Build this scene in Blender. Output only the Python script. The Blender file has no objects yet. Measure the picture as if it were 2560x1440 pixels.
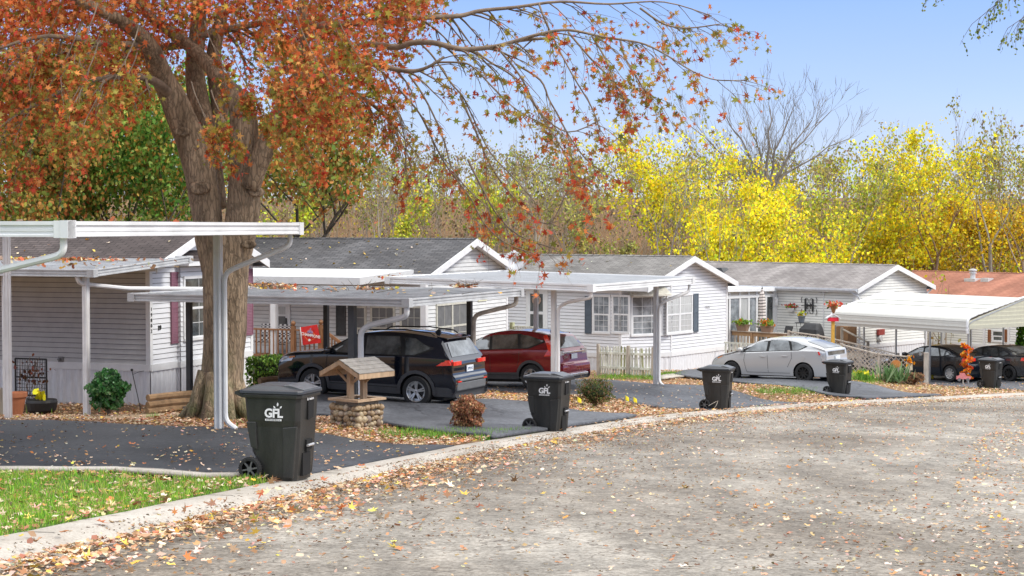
import bpy, bmesh, math, random
import numpy as np
from mathutils import Vector, Matrix, noise
from mathutils.geometry import tessellate_polygon
rnd = random.Random(11)
rng = np.random.default_rng(5)
S = bpy.context.scene
COL = S.collection
rad = math.radians

# ------------------------------------------------------------------ surveying helpers
EYE = Vector((0, 0, 1.6))
FPX, HOR = 4200.0, 567.0
PITCH = math.atan((720 - HOR) / FPX)
CP, SP = math.cos(PITCH), math.sin(PITCH)
SLOPE = 0.0724

def ray(px, py):
    u = (px - 1280) / FPX; v = (720 - py) / FPX
    return Vector((u, CP + v * SP, -SP + v * CP))

def at(px, py, Y):
    r = ray(px, py)
    return EYE + r * (Y / r.y)

# road edge (left gutter line), world metres
EDGE = [(-6.5, -12), (-5.6, 0), (-4.5, 8), (-3.69, 12.02), (-3.03, 14.6), (-2.16, 18.1), (-0.76, 23.6), (1.0, 29.2), (3.58, 36.4),
        (6.85, 42.6), (10.3, 47.3), (13.6, 51.2), (17.1, 55.3), (22.5, 61.2), (29, 67), (38, 74), (50, 82), (70, 93), (95, 105)]

def catmull(pts, n):
    out = []
    P = [Vector(p) for p in pts]
    for i in range(len(P) - 1):
        p0 = P[max(i - 1, 0)]; p1 = P[i]; p2 = P[i + 1]; p3 = P[min(i + 2, len(P) - 1)]
        for k in range(n):
            t = k / n
            out.append(0.5 * ((2 * p1) + (p2 - p0) * t + (2 * p0 - 5 * p1 + 4 * p2 - p3) * t * t + (3 * p1 - p0 - 3 * p2 + p3) * t ** 3))
    out.append(P[-1])
    return out

EP = catmull(EDGE, 6)
EPN = np.array([(p.x, p.y) for p in EP])

def road_s(X, Y):
    """signed distance from the gutter line: positive on the houses' side"""
    X = np.atleast_1d(np.asarray(X, float)); Y = np.atleast_1d(np.asarray(Y, float))
    best = np.full(X.shape, 1e9); sg = np.ones(X.shape)
    for i in range(len(EPN) - 1):
        a = EPN[i]; d = EPN[i + 1] - a; L2 = d @ d
        t = np.clip(((X - a[0]) * d[0] + (Y - a[1]) * d[1]) / L2, 0, 1)
        dx = X - a[0] - t * d[0]; dy = Y - a[1] - t * d[1]
        q = np.hypot(dx, dy); m = q < best
        best = np.where(m, q, best)
        sg = np.where(m, np.where(d[0] * dy - d[1] * dx > 0, 1.0, -1.0), sg)
    return best * sg

# lot levels above the sloping street plane
CTRL = [(-4.6, 26.4, .28), (-8.3, 27.4, .36), (-8.1, 30.5, .2), (-14, 29, .36), (-5.4, 18.6, .18), (-9, 20, .3), (-14, 21, .35), (-5.1, 29.3, .34), (-7.5, 15, .2),
        (-8.84, 41, .2), (-9.3, 37.5, .03), (-12.5, 38, .0), (-8, 33.5, .1), (-12, 33, .1), (-7.1, 36.7, .2), (-7.2, 45.8, .4), (-14, 43, .2),
        (-2.0, 35.6, .33), (-3.4, 35.0, .36), (-4.5, 36.4, .5), (-5.8, 37.2, .6), (-1.0, 38.5, .36), (-4.5, 41, .6), (1.1, 44.1, .34), (-2.5, 46, .45),
        (-1.2, 33.5, .12), (4.4, 48.2, .5), (2, 50, .6), (-3, 53, .6), (6.5, 50.5, .42), (6, 61, .75), (9, 66, .8), (9.5, 57, .5), (12, 57, .42), (9, 60, .6), (13.5, 64, .6),
        (17.3, 65, .14), (18.2, 67, .12), (15.8, 60.5, .08), (13.6, 57.5, .12), (17.2, 63, .1), (14.6, 62, .14), (15.6, 77, .8), (14, 73, .5), (19.5, 70, .3), (21, 76, .6), (26, 88, .8), (0, 75, .8), (-20, 45, .3), (-25, 25, .4), (-10, 60, .6),
        (28, 76, .5)]
CT = np.array(CTRL)
CE = EPN[::3]

def level(X, Y):
    X = np.atleast_1d(np.asarray(X, float)); Y = np.atleast_1d(np.asarray(Y, float))
    num = np.zeros(X.shape); den = np.zeros(X.shape)
    for x, y, c in CT:
        w = 1.0 / ((X - x) ** 2 + (Y - y) ** 2 + 1.2) ** 2
        num += w * c; den += w
    for x, y in CE:
        w = 1.0 / ((X - x) ** 2 + (Y - y) ** 2 + 1.2) ** 2
        den += w * 1.3
    return num / den

def sstep(x, a, b):
    t = np.clip((x - a) / (b - a), 0, 1)
    return t * t * (3 - 2 * t)

def gzn(X, Y):
    X = np.atleast_1d(np.asarray(X, float)); Y = np.atleast_1d(np.asarray(Y, float))
    s = road_s(X, Y)
    Yc = np.minimum(Y, 96 + 0 * Y)
    base = -SLOPE * Yc
    c = level(X, Y)
    left = sstep(s, .42, .75)
    right = sstep(-s, 8.55, 8.9)
    z = base + left * (.085 * np.exp(-np.clip(s - .8, 0, 50) / 1.6) + .012 + c) + right * (.085 + .02 * np.clip(-s - 8.7, 0, 20)) - .10 * (1 - np.maximum(left, right))
    z = z + sstep(Y, 86, 132) * 10.5 + sstep(Y, 150, 600) * 7
    z = z + .03 * np.sin(X * .9 + Y * .5) * left * .5
    return z

def gz(x, y):
    return float(gzn(x, y)[0])

def on(px, py, dz=0.0, y0=8, y1=140):
    """where the line of sight through a photograph point meets the ground"""
    r = ray(px, py); a, b = y0, y1; prev = None
    ys = np.linspace(y0, y1, 600)
    P = np.array([(EYE.x + r.x * (q / r.y), q, EYE.z + r.z * (q / r.y)) for q in ys])
    d = P[:, 2] - (gzn(P[:, 0], P[:, 1]) + dz)
    i = int(np.argmax(d < 0)) or 1
    t = d[i - 1] / (d[i - 1] - d[i])
    y = ys[i - 1] + t * (ys[i] - ys[i - 1])
    p = EYE + r * (y / r.y)
    return Vector((p.x, p.y, gz(p.x, p.y) + dz))

# ------------------------------------------------------------------ materials
MATS = {}
def nodes(m):
    m.use_nodes = True
    nt = m.node_tree
    return nt, nt.nodes['Principled BSDF']

def mat(name, col, rough=.6, metal=0., var=.12, scale=6., bump=0., bscale=None, spec=.5, col2=None, stretch=None, coat=0., detail=6):
    if name in MATS: return MATS[name]
    m = bpy.data.materials.new(name); nt, b = nodes(m)
    N, Lk = nt.nodes, nt.links
    b.inputs['Roughness'].default_value = rough; b.inputs['Metallic'].default_value = metal
    b.inputs['Specular IOR Level'].default_value = spec; b.inputs['Coat Weight'].default_value = coat
    tc = N.new('ShaderNodeTexCoord'); mp = N.new('ShaderNodeMapping'); Lk.new(tc.outputs['Object'], mp.inputs[0])
    if stretch: mp.inputs['Scale'].default_value = stretch
    nz = N.new('ShaderNodeTexNoise'); nz.inputs['Scale'].default_value = scale; nz.inputs['Detail'].default_value = detail
    nz.inputs['Roughness'].default_value = .65
    Lk.new(mp.outputs[0], nz.inputs['Vector'])
    rp = N.new('ShaderNodeValToRGB'); Lk.new(nz.outputs[0], rp.inputs[0])
    c1 = [max(0, c * (1 - var)) for c in col]; c2 = [c * (1 + var) for c in col] if col2 is None else col2
    rp.color_ramp.elements[0].position = .36; rp.color_ramp.elements[0].color = (*c1, 1)
    rp.color_ramp.elements[1].position = .64; rp.color_ramp.elements[1].color = (*[min(1, c) for c in c2], 1)
    Lk.new(rp.outputs[0], b.inputs['Base Color'])
    if bump:
        n2 = N.new('ShaderNodeTexNoise'); n2.inputs['Scale'].default_value = bscale or scale * 4; n2.inputs['Detail'].default_value = 5
        Lk.new(mp.outputs[0], n2.inputs['Vector'])
        bp = N.new('ShaderNodeBump'); bp.inputs['Strength'].default_value = bump; bp.inputs['Distance'].default_value = .02
        Lk.new(n2.outputs[0], bp.inputs['Height']); Lk.new(bp.outputs[0], b.inputs['Normal'])
    MATS[name] = m
    return m

def leafmat(name, trans=.35, rough=.55):
    if name in MATS: return MATS[name]
    m = bpy.data.materials.new(name); nt, b = nodes(m); N, Lk = nt.nodes, nt.links
    at_ = N.new('ShaderNodeAttribute'); at_.attribute_name = 'col'
    b.inputs['Roughness'].default_value = rough; b.inputs['Specular IOR Level'].default_value = .3
    Lk.new(at_.outputs['Color'], b.inputs['Base Color'])
    tr = N.new('ShaderNodeBsdfTranslucent'); Lk.new(at_.outputs['Color'], tr.inputs[0])
    mx = N.new('ShaderNodeMixShader'); mx.inputs[0].default_value = trans
    Lk.new(b.outputs[0], mx.inputs[1]); Lk.new(tr.outputs[0], mx.inputs[2])
    Lk.new(mx.outputs[0], N['Material Output'].inputs[0])
    MATS[name] = m
    return m

def ground_mat(name, cols, scale, crack=0., crackcol=(.03, .03, .03), rough=.9, bump=.4, patch=None, streak=False):
    """layered noise ground: fine speckle over broad patches, optional cracks"""
    m = bpy.data.materials.new(name); nt, b = nodes(m); N, Lk = nt.nodes, nt.links
    tc = N.new('ShaderNodeTexCoord'); b.inputs['Roughness'].default_value = rough; b.inputs['Specular IOR Level'].default_value = .3
    fine = N.new('ShaderNodeTexNoise'); fine.inputs['Scale'].default_value = scale; fine.inputs['Detail'].default_value = 8; fine.inputs['Roughness'].default_value = .75
    Lk.new(tc.outputs['Object'], fine.inputs['Vector'])
    r1 = N.new('ShaderNodeValToRGB'); Lk.new(fine.outputs[0], r1.inputs[0])
    els = r1.color_ramp.elements
    els[0].position = .3; els[0].color = (*cols[0], 1); els[1].position = .7; els[1].color = (*cols[-1], 1)
    for i, c in enumerate(cols[1:-1]):
        e = els.new(.3 + .4 * (i + 1) / (len(cols) - 1)); e.color = (*c, 1)
    out = r1.outputs[0]
    if patch:
        br = N.new('ShaderNodeTexNoise'); br.inputs['Scale'].default_value = patch[0]; br.inputs['Detail'].default_value = 4; br.inputs['Roughness'].default_value = .6
        mpp = N.new('ShaderNodeMapping'); mpp.inputs['Scale'].default_value = (1, .6, 1); Lk.new(tc.outputs['Object'], mpp.inputs[0]); Lk.new(mpp.outputs[0], br.inputs['Vector'])
        rp = N.new('ShaderNodeValToRGB'); rp.color_ramp.elements[0].position = .38; rp.color_ramp.elements[1].position = .62
        rp.color_ramp.elements[0].color = (*patch[1], 1); rp.color_ramp.elements[1].color = (*patch[2], 1)
        Lk.new(br.outputs[0], rp.inputs[0])
        mx = N.new('ShaderNodeMix'); mx.data_type = 'RGBA'; mx.blend_type = 'MULTIPLY'; mx.inputs[0].default_value = 1
        Lk.new(out, mx.inputs[6]); Lk.new(rp.outputs[0], mx.inputs[7]); out = mx.outputs[2]
    if streak:
        for sc_, lo_, hi_, st_ in ((2.6, .74, 1.12, (1, .55, 1)), (.55, .72, 1.1, (1.6, .35, 1)), (9, .8, 1.1, (1, 1, 1))):
            b2 = N.new('ShaderNodeTexNoise'); b2.inputs['Scale'].default_value = sc_; b2.inputs['Detail'].default_value = 6; b2.inputs['Roughness'].default_value = .7
            m2 = N.new('ShaderNodeMapping'); m2.inputs['Scale'].default_value = st_; m2.inputs['Rotation'].default_value = (0, 0, .35); Lk.new(tc.outputs['Object'], m2.inputs[0]); Lk.new(m2.outputs[0], b2.inputs['Vector'])
            r2 = N.new('ShaderNodeMapRange'); r2.inputs[1].default_value = .36; r2.inputs[2].default_value = .62; r2.inputs[3].default_value = lo_; r2.inputs[4].default_value = hi_; Lk.new(b2.outputs[0], r2.inputs[0])
            mq = N.new('ShaderNodeMix'); mq.data_type = 'RGBA'; mq.blend_type = 'MULTIPLY'; mq.inputs[0].default_value = 1; Lk.new(out, mq.inputs[6]); Lk.new(r2.outputs[0], mq.inputs[7]); out = mq.outputs[2]
    if crack:
        wn = N.new('ShaderNodeTexNoise'); wn.inputs['Scale'].default_value = 2.5; wn.inputs['Detail'].default_value = 4
        Lk.new(tc.outputs['Object'], wn.inputs['Vector'])
        ad = N.new('ShaderNodeMix'); ad.data_type = 'RGBA'; ad.blend_type = 'ADD'; ad.inputs[0].default_value = .5
        Lk.new(tc.outputs['Object'], ad.inputs[6]); Lk.new(wn.outputs['Color'], ad.inputs[7])
        vo = N.new('ShaderNodeTexVoronoi'); vo.feature = 'DISTANCE_TO_EDGE'; vo.inputs['Scale'].default_value = crack
        Lk.new(ad.outputs[2], vo.inputs['Vector'])
        msk = N.new('ShaderNodeTexNoise'); msk.inputs['Scale'].default_value = .7; Lk.new(tc.outputs['Object'], msk.inputs['Vector'])
        mr = N.new('ShaderNodeMath'); mr.operation = 'LESS_THAN'; mr.inputs[1].default_value = .016
        Lk.new(vo.outputs[0], mr.inputs[0])
        mk = N.new('ShaderNodeMapRange'); mk.inputs[1].default_value = .42; mk.inputs[2].default_value = .6; mk.inputs[4].default_value = .8
        Lk.new(msk.outputs[0], mk.inputs[0])
        mm = N.new('ShaderNodeMath'); mm.operation = 'MULTIPLY'; Lk.new(mr.outputs[0], mm.inputs[0]); Lk.new(mk.outputs[0], mm.inputs[1])
        mx = N.new('ShaderNodeMix'); mx.data_type = 'RGBA'; Lk.new(mm.outputs[0], mx.inputs[0])
        Lk.new(out, mx.inputs[6]); mx.inputs[7].default_value = (*crackcol, 1); out = mx.outputs[2]
    Lk.new(out, b.inputs['Base Color'])
    bp = N.new('ShaderNodeBump'); bp.inputs['Strength'].default_value = bump; bp.inputs['Distance'].default_value = .015
    Lk.new(fine.outputs[0], bp.inputs['Height']); Lk.new(bp.outputs[0], b.inputs['Normal'])
    MATS[name] = m
    return m

def shingle_mat(name, c1, c2, mortar, bias=0.):
    m = bpy.data.materials.new(name); nt, b = nodes(m); N, Lk = nt.nodes, nt.links
    tc = N.new('ShaderNodeTexCoord'); mp = N.new('ShaderNodeMapping'); Lk.new(tc.outputs['UV'], mp.inputs[0])
    br = N.new('ShaderNodeTexBrick'); Lk.new(mp.outputs[0], br.inputs['Vector'])
    br.inputs['Scale'].default_value = 1; br.inputs['Brick Width'].default_value = .32; br.inputs['Row Height'].default_value = .145
    br.inputs['Mortar Size'].default_value = .012; br.inputs['Bias'].default_value = bias
    br.inputs['Color1'].default_value = (*c1, 1); br.inputs['Color2'].default_value = (*c2, 1); br.inputs['Mortar'].default_value = (*mortar, 1)
    nz = N.new('ShaderNodeTexNoise'); nz.inputs['Scale'].default_value = .9; nz.inputs['Detail'].default_value = 7
    m2 = N.new('ShaderNodeMapping'); m2.inputs['Scale'].default_value = (1, .35, 1); Lk.new(tc.outputs['UV'], m2.inputs[0]); Lk.new(m2.outputs[0], nz.inputs['Vector'])
    rp = N.new('ShaderNodeValToRGB'); rp.color_ramp.elements[0].position = .35; rp.color_ramp.elements[1].position = .68
    rp.color_ramp.elements[0].color = (.72, .7, .7, 1); rp.color_ramp.elements[1].color = (1.2, 1.18, 1.18, 1); Lk.new(nz.outputs[0], rp.inputs[0])
    mx = N.new('ShaderNodeMix'); mx.data_type = 'RGBA'; mx.blend_type = 'MULTIPLY'; mx.inputs[0].default_value = 1
    Lk.new(br.outputs[0], mx.inputs[6]); Lk.new(rp.outputs[0], mx.inputs[7]); Lk.new(mx.outputs[2], b.inputs['Base Color'])
    b.inputs['Roughness'].default_value = .9; b.inputs['Specular IOR Level'].default_value = .2
    bp = N.new('ShaderNodeBump'); bp.inputs['Strength'].default_value = .5; bp.inputs['Distance'].default_value = .01
    Lk.new(br.outputs[1], bp.inputs['Height']); bp.invert = True; Lk.new(bp.outputs[0], b.inputs['Normal'])
    MATS[name] = m
    return m

WHITE = mat('white_trim', (.72, .73, .74), .45, var=.05, scale=3)
SIDE = mat('white_siding', (.72, .735, .765), .5, var=.05, scale=2.2, stretch=(1, 1, 3))
SIDEG = mat('weathered_siding', (.66, .67, .67), .55, var=.08, scale=2.2, stretch=(1, 1, 3))
SIDEC = mat('cream_siding', (.76, .765, .73), .5, var=.05, scale=2.2)
LAPSHADE = mat('siding_lap_shadow', (.20, .20, .215), .8)  # lap shadow lines put into the colour of a narrow strip
GREYW = mat('shaded_grey_siding', (.49, .49, .485), .6, var=.06, scale=3)  # near-wall siding with the shade under the patio cover put into its colour
SKIRT = mat('skirting', (.70, .71, .735), .5, var=.1, scale=3, stretch=(8, 8, 1))
ALU = mat('carport_aluminium', (.73, .735, .74), .45, var=.09, scale=1.3, detail=4)
ALUD = mat('weathered_aluminium', (.46, .47, .48), .5, var=.16, scale=2)
PAN = mat('roof_pan', (.33, .335, .345), .65, var=.18, scale=1.6, col2=(.46, .465, .47))
PANW = mat('roof_pan_white', (.50, .51, .52), .55, var=.08, scale=1.6)
UNDER = mat('carport_underside', (.66, .63, .58), .6, var=.1)
BLACKP = mat('black_painted_post', (.03, .031, .034), .5, var=.3)
CREAM = mat('cream_metal', (.53, .53, .495), .45, var=.03)
CREAMU = mat('cream_metal_underside', (.58, .57, .46), .5, var=.05)
STEEL = mat('galvanised_steel', (.34, .35, .36), .45, .6, var=.1)
WOODB = mat('stained_rail_wood', (.26, .125, .055), .6, var=.25, scale=8, stretch=(1, 1, .3))
WOODG = mat('weathered_grey_wood', (.44, .39, .33), .8, var=.25, scale=9, stretch=(1, 1, .25))
WOODT = mat('tan_wood', (.47, .33, .21), .75, var=.18, scale=9, stretch=(1, 1, .25), bump=.3)
PICKET = mat('mouldy_picket_paint', (.62, .63, .55), .7, var=.3, scale=6, stretch=(1, 1, .3))
TIMBER = mat('landscape_timber', (.27, .17, .09), .85, var=.3, scale=7)
BARK = mat('oak_bark', (.24, .17, .105), .9, var=.3, scale=4, bump=1., bscale=20, stretch=(1, 1, .22), col2=(.40, .30, .20), detail=10)
_nt = BARK.node_tree; _b = _nt.nodes['Principled BSDF']; _N, _L = _nt.nodes, _nt.links
_tc = _N.new('ShaderNodeTexCoord'); _mp = _N.new('ShaderNodeMapping'); _mp.inputs['Scale'].default_value = (9, 9, 2.2); _L.new(_tc.outputs['Object'], _mp.inputs[0])
_vo = _N.new('ShaderNodeTexVoronoi'); _vo.feature = 'DISTANCE_TO_EDGE'; _vo.inputs['Scale'].default_value = 1.6; _wn = _N.new('ShaderNodeTexNoise'); _wn.inputs['Scale'].default_value = 3; _L.new(_mp.outputs[0], _wn.inputs['Vector'])
_ad = _N.new('ShaderNodeMix'); _ad.data_type = 'RGBA'; _ad.blend_type = 'ADD'; _ad.inputs[0].default_value = .7; _L.new(_mp.outputs[0], _ad.inputs[6]); _L.new(_wn.outputs['Color'], _ad.inputs[7]); _L.new(_ad.outputs[2], _vo.inputs['Vector'])
_mr = _N.new('ShaderNodeMapRange'); _mr.inputs[1].default_value = 0; _mr.inputs[2].default_value = .16; _mr.inputs[3].default_value = .58; _mr.inputs[4].default_value = 1.05; _L.new(_vo.outputs[0], _mr.inputs[0])
_src = _b.inputs['Base Color'].links[0].from_socket; _mu = _N.new('ShaderNodeMix'); _mu.data_type = 'RGBA'; _mu.blend_type = 'MULTIPLY'; _mu.inputs[0].default_value = 1; _L.new(_src, _mu.inputs[6]); _L.new(_mr.outputs[0], _mu.inputs[7])
_sp = _N.new('ShaderNodeSeparateXYZ'); _L.new(_tc.outputs['Object'], _sp.inputs[0]); _mz = _N.new('ShaderNodeMapRange'); _mz.inputs[1].default_value = 1.6; _mz.inputs[2].default_value = .1; _mz.inputs[4].default_value = .75; _L.new(_sp.outputs[2], _mz.inputs[0])
_n2 = _N.new('ShaderNodeTexNoise'); _n2.inputs['Scale'].default_value = 3.5; _L.new(_tc.outputs['Object'], _n2.inputs['Vector']); _m3 = _N.new('ShaderNodeMapRange'); _m3.inputs[1].default_value = .4; _m3.inputs[2].default_value = .65; _L.new(_n2.outputs[0], _m3.inputs[0])
_mm = _N.new('ShaderNodeMath'); _mm.operation = 'MULTIPLY'; _L.new(_mz.outputs[0], _mm.inputs[0]); _L.new(_m3.outputs[0], _mm.inputs[1])
_ms = _N.new('ShaderNodeMix'); _ms.data_type = 'RGBA'; _L.new(_mm.outputs[0], _ms.inputs[0]); _L.new(_mu.outputs[2], _ms.inputs[6]); _ms.inputs[7].default_value = (.11, .135, .045, 1); _L.new(_ms.outputs[2], _b.inputs['Base Color'])
_bp = _N.new('ShaderNodeBump'); _bp.inputs['Strength'].default_value = .8; _bp.inputs['Distance'].default_value = .03; _L.new(_mr.outputs[0], _bp.inputs['Height']); _ob = _b.inputs['Normal'].links[0].from_node; _L.new(_bp.outputs[0], _ob.inputs['Normal'])
BARKD = mat('dark_bark', (.10, .08, .06), .9, var=.35, scale=6, bump=.5, stretch=(1, 1, .3))
BARKG = mat('grey_bark', (.30, .265, .225), .9, var=.25, scale=5, stretch=(1, 1, .3))
TWIG = mat('brown_twig', (.225, .165, .12), .9, var=.25)
LEAF = leafmat('leaf_blades')
LEAFD = leafmat('dry_leaf_blades', .12, .7)
GLASSW = mat('window_glass', (.15, .175, .20), .08, var=.35, scale=2.5, spec=.8, col2=(.34, .37, .40))
GLASSL = mat('window_glass_with_curtain', (.46, .475, .48), .12, var=.12, scale=5, spec=.7, stretch=(6, 6, 1))
GLASSD = mat('dark_window_glass', (.035, .04, .045), .06, var=.5, scale=2, spec=.8, col2=(.11, .125, .12))
SCREEN = mat('grey_insect_screen', (.145, .148, .15), .45, var=.15, scale=4)
PLUM = mat('plum_shutter', (.22, .09, .13), .55, var=.1)
SLATE = mat('slate_shutter', (.085, .11, .14), .55, var=.1)
BROWN = mat('brown_shutter', (.22, .08, .03), .55, var=.1)
BLACK = mat('black_plastic', (.018, .018, .019), .5, var=.2)
RUB = mat('tyre_rubber', (.02, .02, .021), .8, var=.2)
WTEXT = mat('white_print', (.8, .8, .8), .5, var=.02)
BTEXT = mat('black_print', (.02, .02, .02), .5, var=.02)
CONC = ground_mat('concrete', [(.30, .27, .235), (.43, .40, .36), (.52, .49, .45)], 30, rough=.9, bump=.3, patch=(1.5, (.85, .83, .8), (1.05, 1.05, 1.04)))
ASPH = ground_mat('old_road_asphalt', [(.085, .07, .055), (.305, .28, .245), (.465, .44, .40)], 24, crack=1.9, crackcol=(.11, .095, .08), rough=.85, bump=.4,
                  patch=(.22, (.66, .62, .58), (1.16, 1.16, 1.15)), streak=True)
DRIVE = ground_mat('sealed_driveway_asphalt', [(.016, .017, .020), (.032, .034, .039), (.055, .058, .065)], 14, rough=.6, bump=.35, patch=(.6, (.65, .66, .68), (1.45, 1.45, 1.45)))
DRIVEW = ground_mat('worn_driveway_asphalt', [(.035, .037, .042), (.078, .083, .094), (.145, .153, .17)], 11, rough=.6, bump=.35, crack=.6, crackcol=(.03, .03, .035), patch=(.5, (.7, .7, .72), (1.35, 1.35, 1.35)))
SOIL = ground_mat('leaf_strewn_soil', [(.10, .055, .03), (.22, .13, .07), (.36, .22, .12)], 9, rough=.95, bump=.9, patch=(.25, (.8, .8, .75), (1.1, 1.1, 1)))
DIRT = ground_mat('packed_dirt', [(.27, .19, .12), (.36, .27, .18), (.42, .33, .23)], 7, rough=.95, bump=.4)

# ------------------------------------------------------------------ mesh building
class MB:
    def __init__(s, M=None):
        s.v = []; s.f = []; s.m = []; s.uv = {}; s.M = M or Matrix.Identity(4)
    def add(s, vs, fs, mi=0, uvs=None):
        b = len(s.v)
        s.v += [tuple(s.M @ Vector(v)) for v in vs]
        for k, f in enumerate(fs):
            if uvs is not None: s.uv[len(s.f)] = uvs[k]
            s.f.append(tuple(b + i for i in f)); s.m.append(mi)
        return s
    def quad(s, a, b, c, d, mi=0, uv=None):
        return s.add([a, b, c, d], [(0, 1, 2, 3)], mi, [uv] if uv else None)
    def box(s, x0, x1, y0, y1, z0, z1, mi=0):
        vs = [(x, y, z) for z in (z0, z1) for y in (y0, y1) for x in (x0, x1)]
        return s.add(vs, [(0, 2, 3, 1), (4, 5, 7, 6), (0, 1, 5, 4), (2, 6, 7, 3), (0, 4, 6, 2), (1, 3, 7, 5)], mi)
    def bar(s, a, b, w, h=None, mi=0, up=(0, 0, 1)):
        a = Vector(a); b = Vector(b); h = h or w; d = (b - a)
        if d.length < 1e-6: return s
        d.normalize(); u = Vector(up)
        if abs(d.dot(u)) > .98: u = Vector((1, 0, 0))
        r = d.cross(u).normalized(); u = r.cross(d)
        vs = [p + r * (i * w / 2) + u * (j * h / 2) for p in (a, b) for j in (-1, 1) for i in (-1, 1)]
        return s.add(vs, [(0, 1, 3, 2), (4, 6, 7, 5), (0, 4, 5, 1), (2, 3, 7, 6), (0, 2, 6, 4), (1, 5, 7, 3)], mi)
    def prism(s, poly, d0, d1, axis='y', mi=0):
        n = len(poly)
        def P(a, b, d): return {'y': (a, d, b), 'x': (d, a, b), 'z': (a, b, d)}[axis]
        vs = [P(a, b, d0) for a, b in poly] + [P(a, b, d1) for a, b in poly]
        fs = [tuple(range(n)), tuple(range(2 * n - 1, n - 1, -1))] + [(i, i + n, (i + 1) % n + n, (i + 1) % n) for i in range(n)]
        return s.add(vs, fs, mi)
    def tube(s, pts, r, n=8, mi=0, cap=True):
        P = [Vector(p) for p in pts]; k = len(P)
        rs = r if isinstance(r, (list, tuple)) else [r] * k
        vs = []; prev = None
        for i, p in enumerate(P):
            d = (P[min(i + 1, k - 1)] - P[max(i - 1, 0)])
            if d.length < 1e-9: d = Vector((0, 0, 1))
            d.normalize()
            if prev is None:
                prev = d.orthogonal().normalized()
            prev = (prev - d * prev.dot(d))
            if prev.length < 1e-6: prev = d.orthogonal()
            prev.normalize(); q = d.cross(prev)
            for j in range(n):
                a = 2 * math.pi * j / n
                vs.append(p + (prev * math.cos(a) + q * math.sin(a)) * rs[i])
        fs = [(i * n + j, i * n + (j + 1) % n, (i + 1) * n + (j + 1) % n, (i + 1) * n + j) for i in range(k - 1) for j in range(n)]
        if cap: fs += [tuple(range(n - 1, -1, -1)), tuple(range((k - 1) * n, k * n))]
        return s.add(vs, fs, mi)
    def lathe(s, prof, n=20, c=(0, 0, 0), axis='z', mi=0, cap=True):
        vs = []
        for r, h in prof:
            for j in range(n):
                a = 2 * math.pi * j / n; p = (r * math.cos(a), r * math.sin(a), h)
                if axis == 'y': p = (p[0], p[2], p[1])
                if axis == 'x': p = (p[2], p[0], p[1])
                vs.append((p[0] + c[0], p[1] + c[1], p[2] + c[2]))
        k = len(prof)
        fs = [(i * n + j, i * n + (j + 1) % n, (i + 1) * n + (j + 1) % n, (i + 1) * n + j) for i in range(k - 1) for j in range(n)]
        if cap: fs += [tuple(range(n - 1, -1, -1)), tuple(range((k - 1) * n, k * n))]
        return s.add(vs, fs, mi)
    def build(s, name, mats, parent=None, smooth=False, bevel=0, kind=None, fixn=True):
        me = bpy.data.meshes.new(name); me.from_pydata(s.v, [], s.f)
        if not isinstance(mats, (list, tuple)): mats = [mats]
        for m in mats: me.materials.append(m)
        me.polygons.foreach_set('material_index', s.m)
        if s.uv:
            ul = me.uv_layers.new(name='UVMap')
            for fi, uv in s.uv.items():
                for li, c in zip(me.polygons[fi].loop_indices, uv): ul.data[li].uv = c
        if fixn or bevel:
            bm = bmesh.new(); bm.from_mesh(me)
            if fixn: bmesh.ops.recalc_face_normals(bm, faces=bm.faces)
            bm.to_mesh(me); bm.free()
        if smooth: me.shade_smooth() if smooth is True else me.shade_smooth()
        me.update()
        o = bpy.data.objects.new(name, me); COL.objects.link(o)
        if parent: o.parent = parent
        if smooth and smooth is not True: 
            md = o.modifiers.new('edges', 'EDGE_SPLIT'); md.split_angle = rad(smooth)
        if bevel:
            md = o.modifiers.new('bevel', 'BEVEL'); md.width = bevel; md.segments = 2; md.limit_method = 'ANGLE'; md.angle_limit = rad(40)
        if kind: o['kind'] = kind
        return o

def thing(name, label, cat, loc=(0, 0, 0), rz=0., group=None):
    o = bpy.data.objects.new(name, None); COL.objects.link(o)
    o.empty_display_size = .2
    o.location = loc; o.rotation_euler = (0, 0, rz); o['label'] = label; o['category'] = cat
    if group: o['group'] = group
    return o

def tag(o, label, cat, group=None, kind=None):
    o['label'] = label; o['category'] = cat
    if group: o['group'] = group
    if kind: o['kind'] = kind
    return o

def copy_tree(o, parent=None):
    c = o.copy(); COL.objects.link(c)
    if parent: c.parent = parent
    for ch in list(o.children): copy_tree(ch, c)
    return c

def inv(o):
    return (Matrix.Translation(o.location) @ Matrix.Rotation(o.rotation_euler[2], 4, 'Z')).inverted()

def onplane(o, px, py, axis, val):
    """photograph point -> the thing's own coordinates on its plane x=val / y=val / z=val"""
    I = inv(o); a = I @ EYE; d = I.to_3x3() @ ray(px, py); i = 'xyz'.index(axis)
    return a + d * ((val - a[i]) / d[i])

FONT = None
def text_mesh(txt, size, M, mb, mi=0, depth=.004, bold=.0, spacing=1.0):
    cu = bpy.data.curves.new('lettering', 'FONT'); cu.body = txt; cu.size = size; cu.extrude = depth; cu.offset = bold
    cu.align_x = 'CENTER'; cu.align_y = 'CENTER'; cu.space_character = spacing; cu.resolution_u = 3
    o = bpy.data.objects.new('lettering', cu); COL.objects.link(o)
    dg = bpy.context.evaluated_depsgraph_get(); me = bpy.data.meshes.new_from_object(o.evaluated_get(dg))
    vs = [M @ v.co for v in me.vertices]; mb.add(vs, [tuple(p.vertices) for p in me.polygons], mi)
    bpy.data.objects.remove(o); bpy.data.curves.remove(cu); bpy.data.meshes.remove(me)

# standing text plane: text x -> +X, text y -> +Z, facing -Y
STAND = Matrix.Rotation(rad(90), 4, 'X')
def frame_x():   # wall facing +X: a along +Y, inward -X
    return Matrix.Rotation(rad(90), 4, 'Z')

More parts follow.
